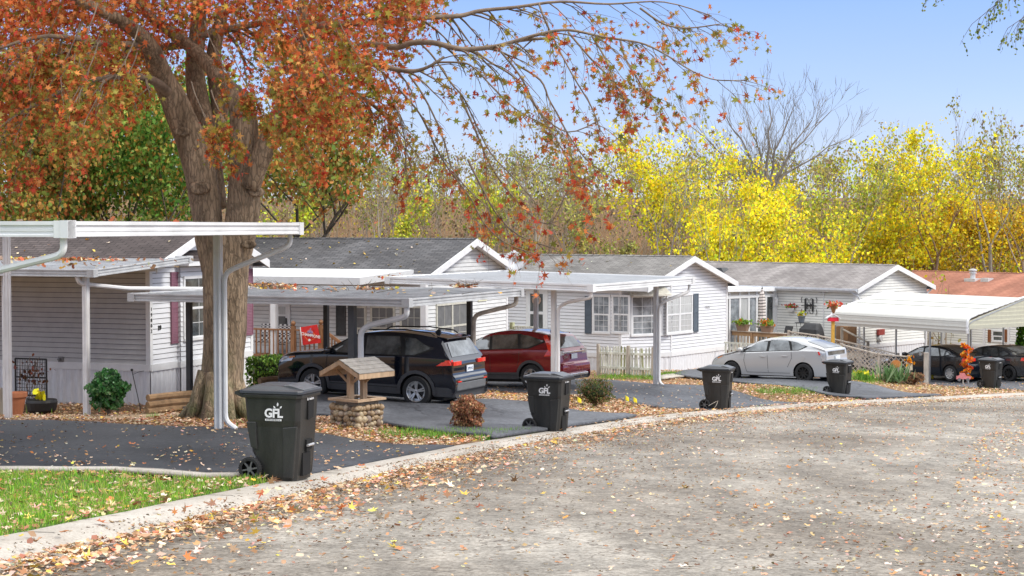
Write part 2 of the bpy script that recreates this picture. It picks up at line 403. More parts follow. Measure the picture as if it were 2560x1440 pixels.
def leaf_cloud(name, P, size, cols, parent=None, material=None, shape='leaf', flat=0., kind=None, jitter=.35, up=None):
    """many leaf blades at the points P, each its own small polygon; cols = array of colours (n,3)"""
    P = np.asarray(P, float); n = len(P)
    if n == 0: return None
    if shape == 'star':
        ang = np.array([-90, -62, -38, -8, 14, 40, 62, 90, 118, 140, 166, 188, 218, 242]) * math.pi / 180
        rr = np.array([.12, .26, .5, .2, .55, .2, .6, .75 * .9, .6 * .34, .55, .2, .5, .24, .26])
        ang = np.array([-90, -55, -20, 5, 32, 60, 90, 120, 148, 175, 200, 235]) * math.pi / 180
        rr = np.array([.16, .55, .17, .62, .17, .6, .18, .6, .17, .62, .17, .55])
        rr = np.array([.42, .2, .46, .2, .60, .24, .74, .22, .54, .21, .44, .2])
        tmpl = np.stack([rr * np.cos(ang), rr * np.sin(ang), .45 * rr * rr + .12 * rr * np.cos(ang * 2)], 1)
    elif shape == 'crumple':
        tmpl = np.array([(-.5, -.12, .06), (-.15, -.32, 0), (.28, -.3, .12), (.5, .02, .02), (.25, .3, .14), (-.1, .2, -.02), (-.36, .3, .1)])
    elif shape == 'blade':
        tmpl = np.array([(-.05, 0, 0), (.05, 0, 0), (.035, .1, .5), (0, .3, 1.)])
    elif shape == 'long':
        tmpl = np.array([(-.5, 0, 0), (-.15, -.14, .03), (.2, -.12, .0), (.5, 0, -.06), (.2, .13, 0), (-.15, .14, .03)])
    else:
        tmpl = np.array([(-.5, 0, 0), (-.1, -.34, .05), (.3, -.25, .03), (.55, 0, -.04), (.3, .25, .03), (-.1, .34, .05)])
    k = len(tmpl)
    sz = size * (1 + jitter * (rng.random(n) * 2 - 1))
    a = rng.random(n) * 2 * math.pi
    if shape == 'blade':
        b_ = rng.normal(0, .25, n); c_ = rng.normal(0, .25, n)
    elif flat:
        b_ = rng.normal(0, flat, n); c_ = rng.normal(0, flat, n)
    else:
        b_ = rng.random(n) * 2 * math.pi; c_ = rng.random(n) * math.pi
    ca, sa, cb, sb, cc, sc = np.cos(a), np.sin(a), np.cos(b_), np.sin(b_), np.cos(c_), np.sin(c_)
    x, y, z = tmpl[:, 0][None], tmpl[:, 1][None], tmpl[:, 2][None]
    y1 = y * cb[:, None] - z * sb[:, None]; z1 = y * sb[:, None] + z * cb[:, None]
    x2 = x * cc[:, None] + z1 * sc[:, None]; z2 = -x * sc[:, None] + z1 * cc[:, None]
    x3 = x2 * ca[:, None] - y1 * sa[:, None]; y3 = x2 * sa[:, None] + y1 * ca[:, None]
    V = np.stack([x3, y3, z2], 2) * sz[:, None, None] + P[:, None, :]
    V = V.reshape(-1, 3)
    me = bpy.data.meshes.new(name)
    me.vertices.add(n * k); me.vertices.foreach_set('co', V.astype(np.float32).ravel())
    me.loops.add(n * k); me.loops.foreach_set('vertex_index', np.arange(n * k, dtype=np.int32))
    me.polygons.add(n); me.polygons.foreach_set('loop_start', (np.arange(n) * k).astype(np.int32))
    me.polygons.foreach_set('loop_total', np.full(n, k, np.int32))
    me.update(calc_edges=True)
    ca_ = me.color_attributes.new('col', 'FLOAT_COLOR', 'POINT')
    C4 = np.ones((n, 4), np.float32); C4[:, :3] = cols
    ca_.data.foreach_set('color', np.repeat(C4, k, axis=0).ravel())
    me.materials.append(material or LEAF)
    o = bpy.data.objects.new(name, me); COL.objects.link(o)
    if parent: o.parent = parent
    if kind: o['kind'] = kind
    return o

def pick_cols(n, palette, weights=None, var=.2):
    pal = np.array(palette, float); w = np.array(weights if weights else [1] * len(pal), float); w /= w.sum()
    c = pal[rng.choice(len(pal), n, p=w)]
    return np.clip(c * (1 + var * rng.normal(0, 1, (n, 1))) * (1 + .08 * rng.normal(0, 1, (n, 3))), .004, 1)
# ------------------------------------------------------------------ ground, road, kerb, driveways
def axis_pts(lo, a, b, hi, fine, g=1.22):
    c = list(np.arange(a, b + 1e-6, fine))
    st = fine; x = a
    L = []
    while x > lo: st *= g; x -= st; L.append(x)
    st = fine; x = b; Rr = []
    while x < hi: st *= g; x += st; Rr.append(x)
    return np.array(L[::-1] + c + Rr)

gx = axis_pts(-3000, -14, 26, 3000, .3); gy = axis_pts(-60, 8, 84, 3500, .3)
GX, GY = np.meshgrid(gx, gy); nx, ny = len(gx), len(gy)
GZ = gzn(GX.ravel(), GY.ravel())
me = bpy.data.meshes.new('ground')
idx = np.arange(nx * ny).reshape(ny, nx)
F = np.stack([idx[:-1, :-1], idx[:-1, 1:], idx[1:, 1:], idx[1:, :-1]], -1).reshape(-1, 4)
me.from_pydata(np.stack([GX.ravel(), GY.ravel(), GZ], 1).tolist(), [], F.tolist())
me.materials.append(SOIL); me.shade_smooth()
o = bpy.data.objects.new('ground', me); COL.objects.link(o); o['kind'] = 'structure'

# edge normals along the gutter line
EN = []
for i in range(len(EPN)):
    d = EPN[min(i + 1, len(EPN) - 1)] - EPN[max(i - 1, 0)]; d = d / np.hypot(*d)
    EN.append((-d[1], d[0]))
def off(i, s):
    return EPN[i][0] + EN[i][0] * s, EPN[i][1] + EN[i][1] * s
mb = MB(); cols = [0, -.05, -1.2, -2.7, -4.2, -5.7, -7.2, -8.35]
for i in range(len(EPN)):
    for s in cols:
        x, y = off(i, s); crown = .035 * (1 - ((s + 4.2) / 4.2) ** 2)
        mb.v.append((x, y, -SLOPE * min(y, 96) + crown + .004))
n = len(cols)
mb.f = [(i * n + j, (i + 1) * n + j, (i + 1) * n + j + 1, i * n + j + 1) for i in range(len(EPN) - 1) for j in range(n - 1)]; mb.m = [0] * len(mb.f)
mb.build('road', ASPH, kind='structure', smooth=True)
def kerb(name, prof):
    mb = MB(); n = len(prof)
    for i in range(len(EPN)):
        for s, h in prof:
            x, y = off(i, s + .015 * math.sin(i * 1.7)); mb.v.append((x, y, -SLOPE * min(y, 96) + h))
    mb.f = [(i * n + j, (i + 1) * n + j, (i + 1) * n + j + 1, i * n + j + 1) for i in range(len(EPN) - 1) for j in range(n - 1)]; mb.m = [0] * len(mb.f)
    return mb.build(name, CONC, kind='structure', smooth=True)
kerb('kerb', [(-.10, -.05), (-.09, .016), (.05, .022), (.14, .06), (.24, .098), (.34, .112), (.62, .114), (.66, .09), (.67, -.12)])
kerb('kerb', [(-8.25, -.05), (-8.26, .016), (-8.42, .022), (-8.5, .06), (-8.62, .1), (-8.95, .112), (-9.0, .09), (-9.02, -.1)])

def joints(name, s0, s1):
    mb = MB(); d_ = 0
    for i in range(1, len(EPN)):
        d_ += np.hypot(*(EPN[i] - EPN[i - 1]))
        if d_ > 3.0:
            d_ = 0; x0, y0 = off(i, s0 + .04); x1, y1 = off(i, s1 - .02); xm, ym = off(i, (s0 + .34) if s0 > -1 else s0); z = -SLOPE * min(y0, 96)
            t_ = Vector((x1 - x0, y1 - y0, 0)).normalized(); w_ = Vector((-t_.y, t_.x, 0)) * .008
            P_ = [Vector((x0, y0, z + .027)), Vector((xm, ym, -SLOPE * ym + .117)), Vector((x1, y1, -SLOPE * y1 + .119))]
            for a, b in zip(P_[:-1], P_[1:]): mb.quad(a - w_, b - w_, b + w_, a + w_)
    return mb.build(name, mat('kerb_joint_dirt', (.06, .05, .04), .9), kind='structure', fixn=False)
joints('kerb_joints', .0, .62)
def drape(name, A, B, C, D, material, dz=.045, nu=44, nv=20):
    """sheet over the ground between four plan corners A-B (far side) and D-C (near side)"""
    A, B, C, D = [Vector((p[0], p[1])) for p in (A, B, C, D)]
    mb = MB()
    PP = []
    for i in range(nu + 1):
        for j in range(nv + 1):
            u = i / nu; v = j / nv
            PP.append((A * (1 - u) + B * u) * (1 - v) + (D * (1 - u) + C * u) * v)
    PX = np.array([p.x for p in PP]); PY = np.array([p.y for p in PP]); SS = road_s(PX, PY); ZZ = gzn(PX, PY)
    for q_, p in enumerate(PP):
        i, j = divmod(q_, nv + 1); s = SS[q_]; zg_ = ZZ[q_]
        wob = .05 * math.sin(i * 1.9 + j) if j in (0, nv) else 0
        z = zg_ + dz if s > .75 else -SLOPE * p.y + .125 + (zg_ + dz + SLOPE * p.y - .125) * max(0, min(1, (s - .6) / .15))
        mb.v.append((p.x, p.y + wob, float(z)))
    n = nv + 1
    mb.f = [(i * n + j, (i + 1) * n + j, (i + 1) * n + j + 1, i * n + j + 1) for i in range(nu) for j in range(nv)]; mb.m = [0] * len(mb.f)
    o = mb.build(name, material, kind='structure', smooth=True)
    md = o.modifiers.new('edge', 'SOLIDIFY'); md.thickness = .05; md.offset = -1
    return o

def onxy(px, py):
    p = on(px, py); return (p.x, p.y)
def curb_at(px, py, s=.60):
    """plan point s metres behind the gutter, nearest to the sighted one"""
    p = on(px, py); d = np.hypot(EPN[:, 0] - p.x, EPN[:, 1] - p.y); fine = catmull([tuple(e) for e in EPN], 4)
    j = min(range(1, len(fine) - 1), key=lambda k: (fine[k].x - p.x) ** 2 + (fine[k].y - p.y) ** 2)
    t = (fine[j + 1] - fine[j - 1]).normalized()
    return (fine[j].x - t.y * s, fine[j].y + t.x * s)
def extend(a, b, k):
    return (b[0] + (b[0] - a[0]) * k, b[1] + (b[1] - a[1]) * k)

def wedge(name, front_far, back_far, front_near, back_near, material):
    return drape(name, back_far, front_far, front_near, back_near, material)
f1, b1 = curb_at(1130, 1132), onxy(10, 1056)
n1, m1 = curb_at(735, 1222), onxy(5, 1184)
D1 = (f1, extend(f1, b1, .7), n1, extend(n1, m1, 1.2))
wedge('driveway', D1[0], D1[1], D1[2], D1[3], DRIVE)
D2 = (curb_at(1560, 1052), (-6.2, 41.0), curb_at(1215, 1086), (-6.6, 37.2))
D2 = (curb_at(1590, 1047), (-7.6, 42.2), curb_at(1160, 1100), (-7.0, 35.6))
wedge('driveway', *D2, DRIVEW)
D3 = (curb_at(2010, 1010), (-1.5, 55.5), curb_at(1745, 1028), (-2.6, 48.6))
wedge('driveway', *D3, DRIVEW)
D4 = (curb_at(2345, 992), (7.4, 64.0), curb_at(2150, 1002), (5.6, 58.0))
wedge('driveway', *D4, DRIVEW)
D5 = (curb_at(2700, 955), (14.5, 77.5), curb_at(2505, 978), (13.4, 73.2))
wedge('driveway', *D5, DRIVEW)
# thin concrete edging strips beside the first driveway
def strip(name, a, b, w, material, dz=.05):
    a = Vector(a); b = Vector(b); t = (b - a).normalized(); nrm = Vector((t.y, -t.x)) * w
    return drape(name, a, b, b + nrm, a + nrm, material, dz=dz, nu=14, nv=1)
strip('concrete_edging', (D1[3][0], D1[3][1] - .02), (D1[2][0] + .1, D1[2][1] - .02), .2, CONC, dz=.035)
# dirt garden path in front of the first home
drape('garden_path', (-12.5, 36.6), (-6.9, 35.0), (-6.3, 33.2), (-11.5, 34.4), DIRT, dz=.02)
drape('concrete_walk', onxy(1645, 945), onxy(1730, 932), onxy(1710, 945), onxy(1650, 952), CONC, dz=.03, nu=4, nv=3)
drape('grass_verge', (-40, -10), (-6.5, -10), (-4.2, 12), (-30, 12), mat('far_lawn', (.10, .16, .04), .9, var=.3), dz=.01)

# ------------------------------------------------------------------ camera, light, sky
cam = bpy.data.cameras.new('camera'); cam.lens = 36 * FPX / 2560; cam.sensor_width = 36; cam.clip_end = 6000; cam.clip_start = .1
co = bpy.data.objects.new('camera', cam); COL.objects.link(co); co.location = EYE; co.rotation_euler = (rad(90) - PITCH, 0, 0)
S.camera = co
SUN_EL, SUN_AZ = rad(46), rad(112)      # azimuth clockwise from +Y
su = bpy.data.lights.new('sun', 'SUN'); su.energy = 2.6; su.angle = rad(14); su.color = (1, .95, .87)
so = bpy.data.objects.new('sun', su); COL.objects.link(so)
sd = Vector((math.sin(SUN_AZ) * math.cos(SUN_EL), math.cos(SUN_AZ) * math.cos(SUN_EL), math.sin(SUN_EL)))
so.rotation_euler = sd.to_track_quat('Z', 'Y').to_euler()
W = bpy.data.worlds.new('World'); S.world = W; W.use_nodes = True
nt = W.node_tree; N, Lk = nt.nodes, nt.links; bg = N['Background']
sky = N.new('ShaderNodeTexSky'); sky.sky_type = 'NISHITA'; sky.sun_disc = False; sky.sun_elevation = SUN_EL; sky.sun_rotation = SUN_AZ
sky.dust_density = .6; sky.ozone_density = 2.5
tc = N.new('ShaderNodeTexCoord'); sx = N.new('ShaderNodeSeparateXYZ'); Lk.new(tc.outputs['Generated'], sx.inputs[0])
rp = N.new('ShaderNodeValToRGB'); Lk.new(sx.outputs[2], rp.inputs[0])
E_ = rp.color_ramp.elements
E_[0].position = 0; E_[0].color = (.335, .365, .41, 1); E_[1].position = 1; E_[1].color = (.97, .97, .97, 1)
for p, c in [(.03, (6.1, 7.1, 9.1)), (.075, (4.6, 6.2, 9.5)), (.14, (2.9, 4.75, 9.2)), (.23, (3.6, 4.6, 7.6)), (.36, (13.5, 13.9, 14.8))]:
    e = E_.new(p); e.color = (*[q / 22 for q in c], 1)
cn = N.new('ShaderNodeTexNoise'); cn.inputs['Scale'].default_value = 2.2; cn.inputs['Detail'].default_value = 5
mpc = N.new('ShaderNodeMapping'); mpc.inputs['Scale'].default_value = (1, 1, 4); Lk.new(tc.outputs['Generated'], mpc.inputs[0]); Lk.new(mpc.outputs[0], cn.inputs['Vector'])
mr = N.new('ShaderNodeMapRange'); mr.inputs[1].default_value = .35; mr.inputs[2].default_value = .7; mr.inputs[3].default_value = 19.2; mr.inputs[4].default_value = 20.8
Lk.new(cn.outputs[0], mr.inputs[0])
mc = N.new('ShaderNodeMix'); mc.data_type = 'RGBA'; mc.blend_type = 'MULTIPLY'; mc.inputs[0].default_value = 1; Lk.new(rp.outputs[0], mc.inputs[6]); Lk.new(mr.outputs[0], mc.inputs[7])
mx = N.new('ShaderNodeMix'); mx.data_type = 'RGBA'; mx.inputs[0].default_value = .9
Lk.new(sky.outputs[0], mx.inputs[6]); Lk.new(mc.outputs[2], mx.inputs[7]); Lk.new(mx.outputs[2], bg.inputs[0])
bg.inputs[1].default_value = .132
S.view_settings.view_transform = 'Standard'; S.view_settings.look = 'None'; S.view_settings.exposure = 0; S.view_settings.gamma = 1
# ------------------------------------------------------------------ building kit
def siding(mb, F, a0, a1, z0, z1, lap=.125, top=None, mi=0, gi=1, hole=None):
    """lapped boards on a wall frame F (a to the right, -Y outward); top(z)->(a0,a1) narrows a gable"""
    old = mb.M; mb.M = old @ F
    z = z0
    while z < z1 - .01:
        zt = min(z + lap, z1)
        l0, r0 = (a0, a1) if top is None else top(z)
        l1, r1 = (a0, a1) if top is None else top(zt)
        if r1 - l1 < .03: l1 = r1 = (l1 + r1) / 2
        if r0 - l0 > .05:
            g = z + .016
            mb.quad((l0, -.006, z), (r0, -.006, z), (r0, -.006, g), (l0, -.006, g), gi)  # dark strip painted in as the shadow below the board above
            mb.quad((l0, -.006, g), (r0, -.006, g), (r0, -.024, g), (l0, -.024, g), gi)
            mb.quad((l0, -.024, g), (r0, -.024, g), (r1, -.007, zt), (l1, -.007, zt), mi)
        z += lap
    mb.M = old

def window(parent, F, a0, a1, z0, z1, name='window', glass=None, cols=3, rows=2, sash=True, low_rows=3, cas=.075, out=.05, mullions=(), casemat=None):
    glass = glass or GLASSW
    mb = MB(F)
    mb.box(a0 - cas, a1 + cas, -out - .012, -.004, z1, z1 + cas); mb.box(a0 - cas, a1 + cas, -out - .022, -.004, z0 - cas, z0)
    mb.box(a0 - cas, a0, -out, -.004, z0, z1); mb.box(a1, a1 + cas, -out, -.004, z0, z1)
    zm = (z0 + z1) / 2
    fr = [a0] + list(mullions) + [a1]
    for k in mullions: mb.box(k - cas * .6, k + cas * .6, -out - .004, -.01, z0, z1)
    for q in range(len(fr) - 1):
        l, r = fr[q] + (cas * .6 if q else 0), fr[q + 1] - (cas * .6 if q < len(fr) - 2 else 0)
        if sash:
            mb.box(l, r, -out + .002, -.012, zm - .03, zm + .03)
            mb.box(l, l + .03, -out + .004, -.012, z0, zm - .03); mb.box(r - .03, r, -out + .004, -.012, z0, zm - .03); mb.box(l + .03, r - .03, -out + .004, -.012, z0, z0 + .035)
        g = .0065
        lo = zm + .03 if sash else z0
        for c in range(1, cols):
            x = l + (r - l) * c / cols; mb.box(x - g, x + g, -.039, -.030, lo, z1)
            if sash: mb.box(x - g, x + g, -.039, -.030, z0 + .035, zm - .03)
        for c in range(1, rows):
            z = lo + (z1 - lo) * c / rows; mb.box(l, r, -.0405, -.0295, z - g, z + g)
        if sash:
            for c in range(1, low_rows):
                z = z0 + (zm - z0) * c / low_rows; mb.box(l + .03, r - .03, -.0405, -.0295, z - g, z + g)
    w = mb.build(name, casemat or WHITE, parent)
    p = MB(F).box(a0, a1, -.034, -.008, z0, z1).build('pane', glass, w)
    return w

def shutter(parent, F, a0, a1, z0, z1, m, louvre=True):
    mb = MB(F); mb.box(a0, a1, -.05, -.02, z0, z1)
    s = .045
    mb.box(a0, a0 + s, -.065, -.05, z0, z1); mb.box(a1 - s, a1, -.065, -.05, z0, z1)
    for z in (z0, (z0 + z1) / 2 - s / 2, z1 - s): mb.box(a0 + s, a1 - s, -.064, -.05, z, z + s)
    if louvre:
        z = z0 + s + .02
        while z < z1 - s - .03:
            mb.quad((a0 + s, -.051, z + .03), (a1 - s, -.051, z + .03), (a1 - s, -.062, z), (a0 + s, -.062, z)); mb.quad((a0 + s, -.062, z), (a1 - s, -.062, z), (a1 - s, -.051, z), (a0 + s, -.051, z)); z += .042
    return mb.build('shutter', m, parent)

def rect(h, axis, val, xl, xr, yt, yb):
    k = 'y' if axis == 'x' else 'x'
    ym = (yt + yb) / 2; xm = (xl + xr) / 2
    a0 = getattr(onplane(h, xl, ym, axis, val), k); a1 = getattr(onplane(h, xr, ym, axis, val), k)
    return a0, a1, onplane(h, xm, yb, axis, val).z, onplane(h, xm, yt, axis, val).z

def skirt_mesh(mb, F, a0, a1, z0, z1, n=None):
    old = mb.M; mb.M = old @ F
    n = max(2, int(round((a1 - a0) / .11))); pts = []
    for i in range(n + 1):
        a = a0 + (a1 - a0) * i / n; pts.append((a, -.0 if i % 2 else -.022)); 
        if i < n: pts.append((a + .035, -.0 if i % 2 else -.022))
    for (p, q) in zip(pts[:-1], pts[1:]):
        mb.quad((p[0], p[1], z0), (q[0], q[1], z0), (q[0], q[1], z1), (p[0], p[1], z1))
    mb.M = old

def make_home(label, cx, cy, Y0, theta, L, Wd, wall_h, rise, roofm, sidem, oh=.35, eave=.3, cham=None, near_mat=None, group='mobile homes along the street', zb=.8, gutter=False, lap=.125, cat='mobile home'):
    P = at(cx, cy, Y0)
    h = thing('mobile_home', label, cat, (P.x, P.y, P.z - zb), -rad(theta), group)
    I4 = Matrix.Identity(4); G = frame_x(); zt = zb + wall_h
    p = rise / (Wd / 2)
    c = cham or (0, 0)
    mb = MB()
    # solid core, a little inside the boards
    plan = [(-L, .0), (-c[0], 0), (0, c[1]), (0, Wd), (-L, Wd)] if cham else [(-L, 0), (0, 0), (0, Wd), (-L, Wd)]
    mb.prism(plan, zb, zt, 'z')
    mb.prism([(0.0, zt), (Wd, zt), (Wd / 2, zt + rise)], -L, 0, 'x')
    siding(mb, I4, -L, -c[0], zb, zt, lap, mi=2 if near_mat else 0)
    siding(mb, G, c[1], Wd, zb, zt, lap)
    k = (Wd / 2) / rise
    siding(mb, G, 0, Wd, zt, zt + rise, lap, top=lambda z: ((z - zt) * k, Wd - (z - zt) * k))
    if cham:
        an = math.atan2(c[1], c[0]); CF = Matrix.Translation((-c[0], 0, 0)) @ Matrix.Rotation(an, 4, 'Z'); clen = math.hypot(*c)
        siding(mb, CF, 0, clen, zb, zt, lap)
        mb.prism([(-c[0], 0), (0, 0), (0, c[1])], zt - .06, zt, 'z')
        h_cf = (CF, clen)
    else: h_cf = None
    mb.build('wall', [sidem, LAPSHADE, near_mat or sidem], h)
    # trims
    t = MB(); w = .09
    def corner(x, y, dx, dy): t.box(min(x, x + dx), max(x, x + dx), min(y, y + dy), max(y, y + dy), zb, zt)
    if cham:
        t.box(-c[0] - w, -c[0] + .02, -.034, .02, zb, zt); t.box(-.02, .034, c[1] - .01, c[1] + w, zb, zt)
    else:
        t.box(-w, .034, -.034, 0, zb, zt); t.box(0.0, .034, 0, w, zb, zt)
    t.box(0, .034, Wd - w, Wd + .034, zb, zt)
    # bottom band
    t.box(-L, -c[0], -.045, 0, zb - .02, zb + .15); t.box(0, .045, c[1], Wd, zb - .02, zb + .15)
    if cham:
        t.M = h_cf[0]; t.box(0, h_cf[1], -.045, 0, zb - .02, zb + .15); t.M = I4
    t.build('corner_trim', WHITE, h)
    sk = MB(); skirt_mesh(sk, I4, -L, -c[0], -1.2, zb - .02); skirt_mesh(sk, G, c[1], Wd, -1.2, zb - .02)
    if cham: skirt_mesh(sk, h_cf[0], 0, h_cf[1], -1.2, zb - .02)
    sk.box(-L, -max(.03, c[0]), .03, Wd - .03, -1.2, zb)
    if not cham: sk.box(-.6, -.03, .03, Wd - .03, -1.2, zb)
    sk.build('skirting', SKIRT, h, fixn=False)
    # roof
    r = MB(); th = .07
    ze = zt - eave * p + .07
    def zr(y): return ze + (Wd / 2 + eave - abs(y - Wd / 2)) * p
    for sgn in (-1, 1):
        y0 = Wd / 2 + sgn * (Wd / 2 + eave); y1 = Wd / 2
        sl = math.hypot(y1 - y0, zr(y1) - zr(y0))
        A, B, C_, D = (-L - .3, y0, zr(y0)), (oh, y0, zr(y0)), (oh, y1, zr(y1)), (-L - .3, y1, zr(y1))
        uv = [(0, 0), (L + .3 + oh, 0), (L + .3 + oh, sl), (0, sl)]
        r.add([A, B, C_, D], [(0, 1, 2, 3)], 0, [uv])
        lo = lambda q: (q[0], q[1], q[2] - th)
        r.quad(lo(A), lo(B), lo(C_), lo(D), 1); r.quad(A, B, lo(B), lo(A), 1); r.quad(B, C_, lo(C_), lo(B), 1); r.quad(A, D, lo(D), lo(A), 1)
    for k_ in range(int((L + oh) / .32)):
        x = -L + k_ * .32
        r.add([(x, Wd / 2 - .13, zr(Wd / 2) - .13 * p + .014), (x + .31, Wd / 2 - .13, zr(Wd / 2) - .13 * p + .022), (x + .31, Wd / 2, zr(Wd / 2) + .026), (x, Wd / 2, zr(Wd / 2) + .016),
               (x, Wd / 2 + .13, zr(Wd / 2) - .13 * p + .014), (x + .31, Wd / 2 + .13, zr(Wd / 2) - .13 * p + .022)], [(0, 1, 2, 3), (3, 2, 5, 4)], 0,
              [[(x, 0), (x + .3, 0), (x + .3, .14), (x, .14)]] * 2)
    ro = r.build('roof', [roofm, WHITE], h)
    f = MB(); fh = .2
    for sgn in (-1, 1):
        ye = Wd / 2 + sgn * (Wd / 2 + eave)
        z0 = zr(ye) - th; z1 = zr(Wd / 2) - th
        f.add([(oh - .02, ye, z0 + .05), (oh - .02, Wd / 2, z1 + .05), (oh - .02, Wd / 2, z1 - fh + .04), (oh - .02, ye, z0 - fh + .05),
               (oh + .012, ye, z0 + .05), (oh + .012, Wd / 2, z1 + .05), (oh + .012, Wd / 2, z1 - fh + .04), (oh + .012, ye, z0 - fh + .05)],
              [(0, 1, 2, 3), (4, 7, 6, 5), (0, 3, 7, 4), (0, 4, 5, 1), (1, 5, 6, 2), (2, 6, 7, 3)])
        # closed soffit back to the wall
        f.quad((.03, ye, z0 - .07), (oh - .02, ye, z0 - .07), (oh - .02, Wd / 2, z1 - .07), (.03, Wd / 2, z1 - .07))
    # eave fascia and soffit on both long sides
    f.box(-L - .3, oh - .03, -eave - .015, -eave + .01, zr(-eave) - th - .11, zr(-eave) - th + .04)
    f.box(-L - .3, oh - .03, -eave, .01, zr(-eave) - th - .11, zr(-eave) - th - .095)
    f.box(-L - .3, oh - .03, Wd + eave - .01, Wd + eave + .015, zr(-eave) - th - .11, zr(-eave) - th + .04)
    f.box(-L - .3, oh - .03, Wd - .01, Wd + eave, zr(-eave) - th - .11, zr(-eave) - th - .095)
    f.build('fascia', WHITE, h)
    if gutter:
        g = MB(); zg = zr(-eave) - .13
        g.prism([(-eave - .13, zg + .13), (-eave - .13, zg + .05), (-eave - .09, zg), (-eave - .02, zg), (-eave - .02, zg + .12), (-eave - .03, zg + .12), (-eave - .03, zg + .02), (-eave - .11, zg + .06), (-eave - .11, zg + .13)], -L, oh - .04, 'x')
        g.build('gutter', mat('grey_gutter', (.6, .62, .66), .4), h)
    info = dict(h=h, I=I4, G=G, CF=h_cf, zb=zb, zt=zt, L=L, W=Wd, zr=zr, p=p, rise=rise)
    return info

def post_at(x, y, w=.1):
    return (x, y, w)

def make_carport(label, C, theta, Lu, Lv, zbot, fh=.165, posts=(), fmat=None, panmat=None, undm=None, kx=0., ky=0., spouts=(), group='flat white carports', ribs=.3, name='carport', cat='carport', near_fascia=True):
    """flat-roofed carport; C = plan point of the near roadside corner, zbot = world height of the fascia's lower edge"""
    fmat = fmat or ALU; panmat = panmat or PAN
    zg = gz(C[0], C[1]) ; t = thing(name, label, cat, (C[0], C[1], zg), -rad(theta), group)
    hb = zbot - zg
    def Z(x, y, z): return z + kx * (-x) + ky * y
    def shear(mb):
        mb.v = [(x, y, z + kx * (-x) + ky * y) if z > hb - .2 else (x, y, z) for x, y, z in mb.v]; return mb
    prof = [(0, 0), (.045, 0), (.045, .022), (.02, .03), (.02, .055), (.032, .062), (.032, .088), (.02, .095), (.02, .125), (.045, .133), (.045, fh), (0, fh)]
    f = MB()
    f.prism([(a, hb + b) for a, b in prof], -Lu, 0, 'x') if False else None
    # near side (facing -y), roadside (facing +x), far side, back
    f.prism([(-a, hb + b) for a, b in prof], -Lu, 0, 'x')
    f.prism([(a, hb + b) for a, b in prof], 0, Lv, 'y')
    f.prism([(Lv + a, hb + b) for a, b in prof], -Lu, 0, 'x')
    f.prism([(-Lu - a, hb + b) for a, b in prof], 0, Lv, 'y')
    for x, y in ((0, 0), (0, Lv), (-Lu, 0), (-Lu, Lv)):
        sx = .055 if x == 0 else -.055; sy = -.055 if y == 0 else .055; e = .14
        f.box(min(x + sx, x + sx * .0), max(x + sx, x), min(y - sy * 2.2, y + sy), max(y - sy * 2.2, y + sy), hb - .012, hb + fh + .006)
        f.box(min(x - sx * 2.2, x), max(x - sx * 2.2, x), min(y, y + sy), max(y, y + sy), hb - .012, hb + fh + .006)
    shear(f).build('fascia', fmat, t)
    r = MB(); n = int(Lv / ribs)
    zt_ = hb + fh - .045
    r.box(-Lu, 0, 0, Lv, zt_ - .03, zt_, 0)
    for i in range(1, n):
        y = Lv * i / n; r.box(-Lu + .02, -.02, y - .012, y + .012, zt_, zt_ + .03, 0)
    ro = shear(r).build('roof_pan', panmat, t)
    u = MB(); u.box(-Lu + .01, -.01, .01, Lv - .01, hb + .03, hb + .045)
    ys = sorted({round(q[1], 2) for q in posts})
    for y in ys: u.box(-Lu + .03, -.05, y - .05, y + .05, hb - .075, hb + .03)
    shear(u).build('beam', undm or UNDER, t)
    for q in posts:
        x, y, w, m = q[:4]
        wx = t.matrix_basis @ Vector((x, y, 0)); zg2 = gz(wx.x, wx.y) - zg
        b = MB(); tp = hb - .07 + kx * (-x) + ky * y
        b.box(x - w / 2, x + w / 2, y - w / 2, y + w / 2, zg2 - .25, tp)
        if m is ALU or m is STEEL:
            for sx in (-1, 1): b.box(x + sx * w * .3 - .008, x + sx * w * .3 + .008, y - w / 2 - .008, y - w / 2, zg2 - .02, tp)
            b.box(x + w / 2, x + w / 2 + .008, y - w * .3 - .008, y - w * .3 + .008, zg2 - .02, tp); b.box(x + w / 2, x + w / 2 + .008, y + w * .3 - .008, y + w * .3 + .008, zg2 - .02, tp)
        b.build('post', m, t)
    return t, hb, zg

def spout(t, path, r=.042, m=None):
    # soften the corners of a downpipe
    P = [Vector(p) for p in path]; out = [P[0]]
    for i in range(1, len(P) - 1):
        a = (P[i - 1] - P[i]); b = (P[i + 1] - P[i]); ra = min(.13, a.length * .45); rb = min(.13, b.length * .45)
        A = P[i] + a.normalized() * ra; B = P[i] + b.normalized() * rb
        for k in range(5):
            s = k / 4; out.append(A * (1 - s) ** 2 + P[i] * 2 * s * (1 - s) + B * s * s)
    out.append(P[-1])
    mb = MB().tube(out, r, 8)
    return mb.build('downspout', m or ALU, t, smooth=40)

# ------------------------------------------------------------------ the homes
SH1 = shingle_mat('dark_brown_shingles', (.105, .088, .085), (.075, .062, .06), (.03, .026, .026))
SH2 = shingle_mat('charcoal_shingles', (.135, .135, .14), (.085, .087, .093), (.04, .04, .042))
SH3 = shingle_mat('grey_shingles', (.24, .235, .225), (.17, .167, .16), (.10, .098, .094))
SH4 = shingle_mat('light_grey_shingles', (.30, .285, .275), (.215, .2, .195), (.16, .15, .145))
SH5 = shingle_mat('rust_brown_shingles', (.40, .185, .125), (.33, .145, .10), (.26, .12, .085))

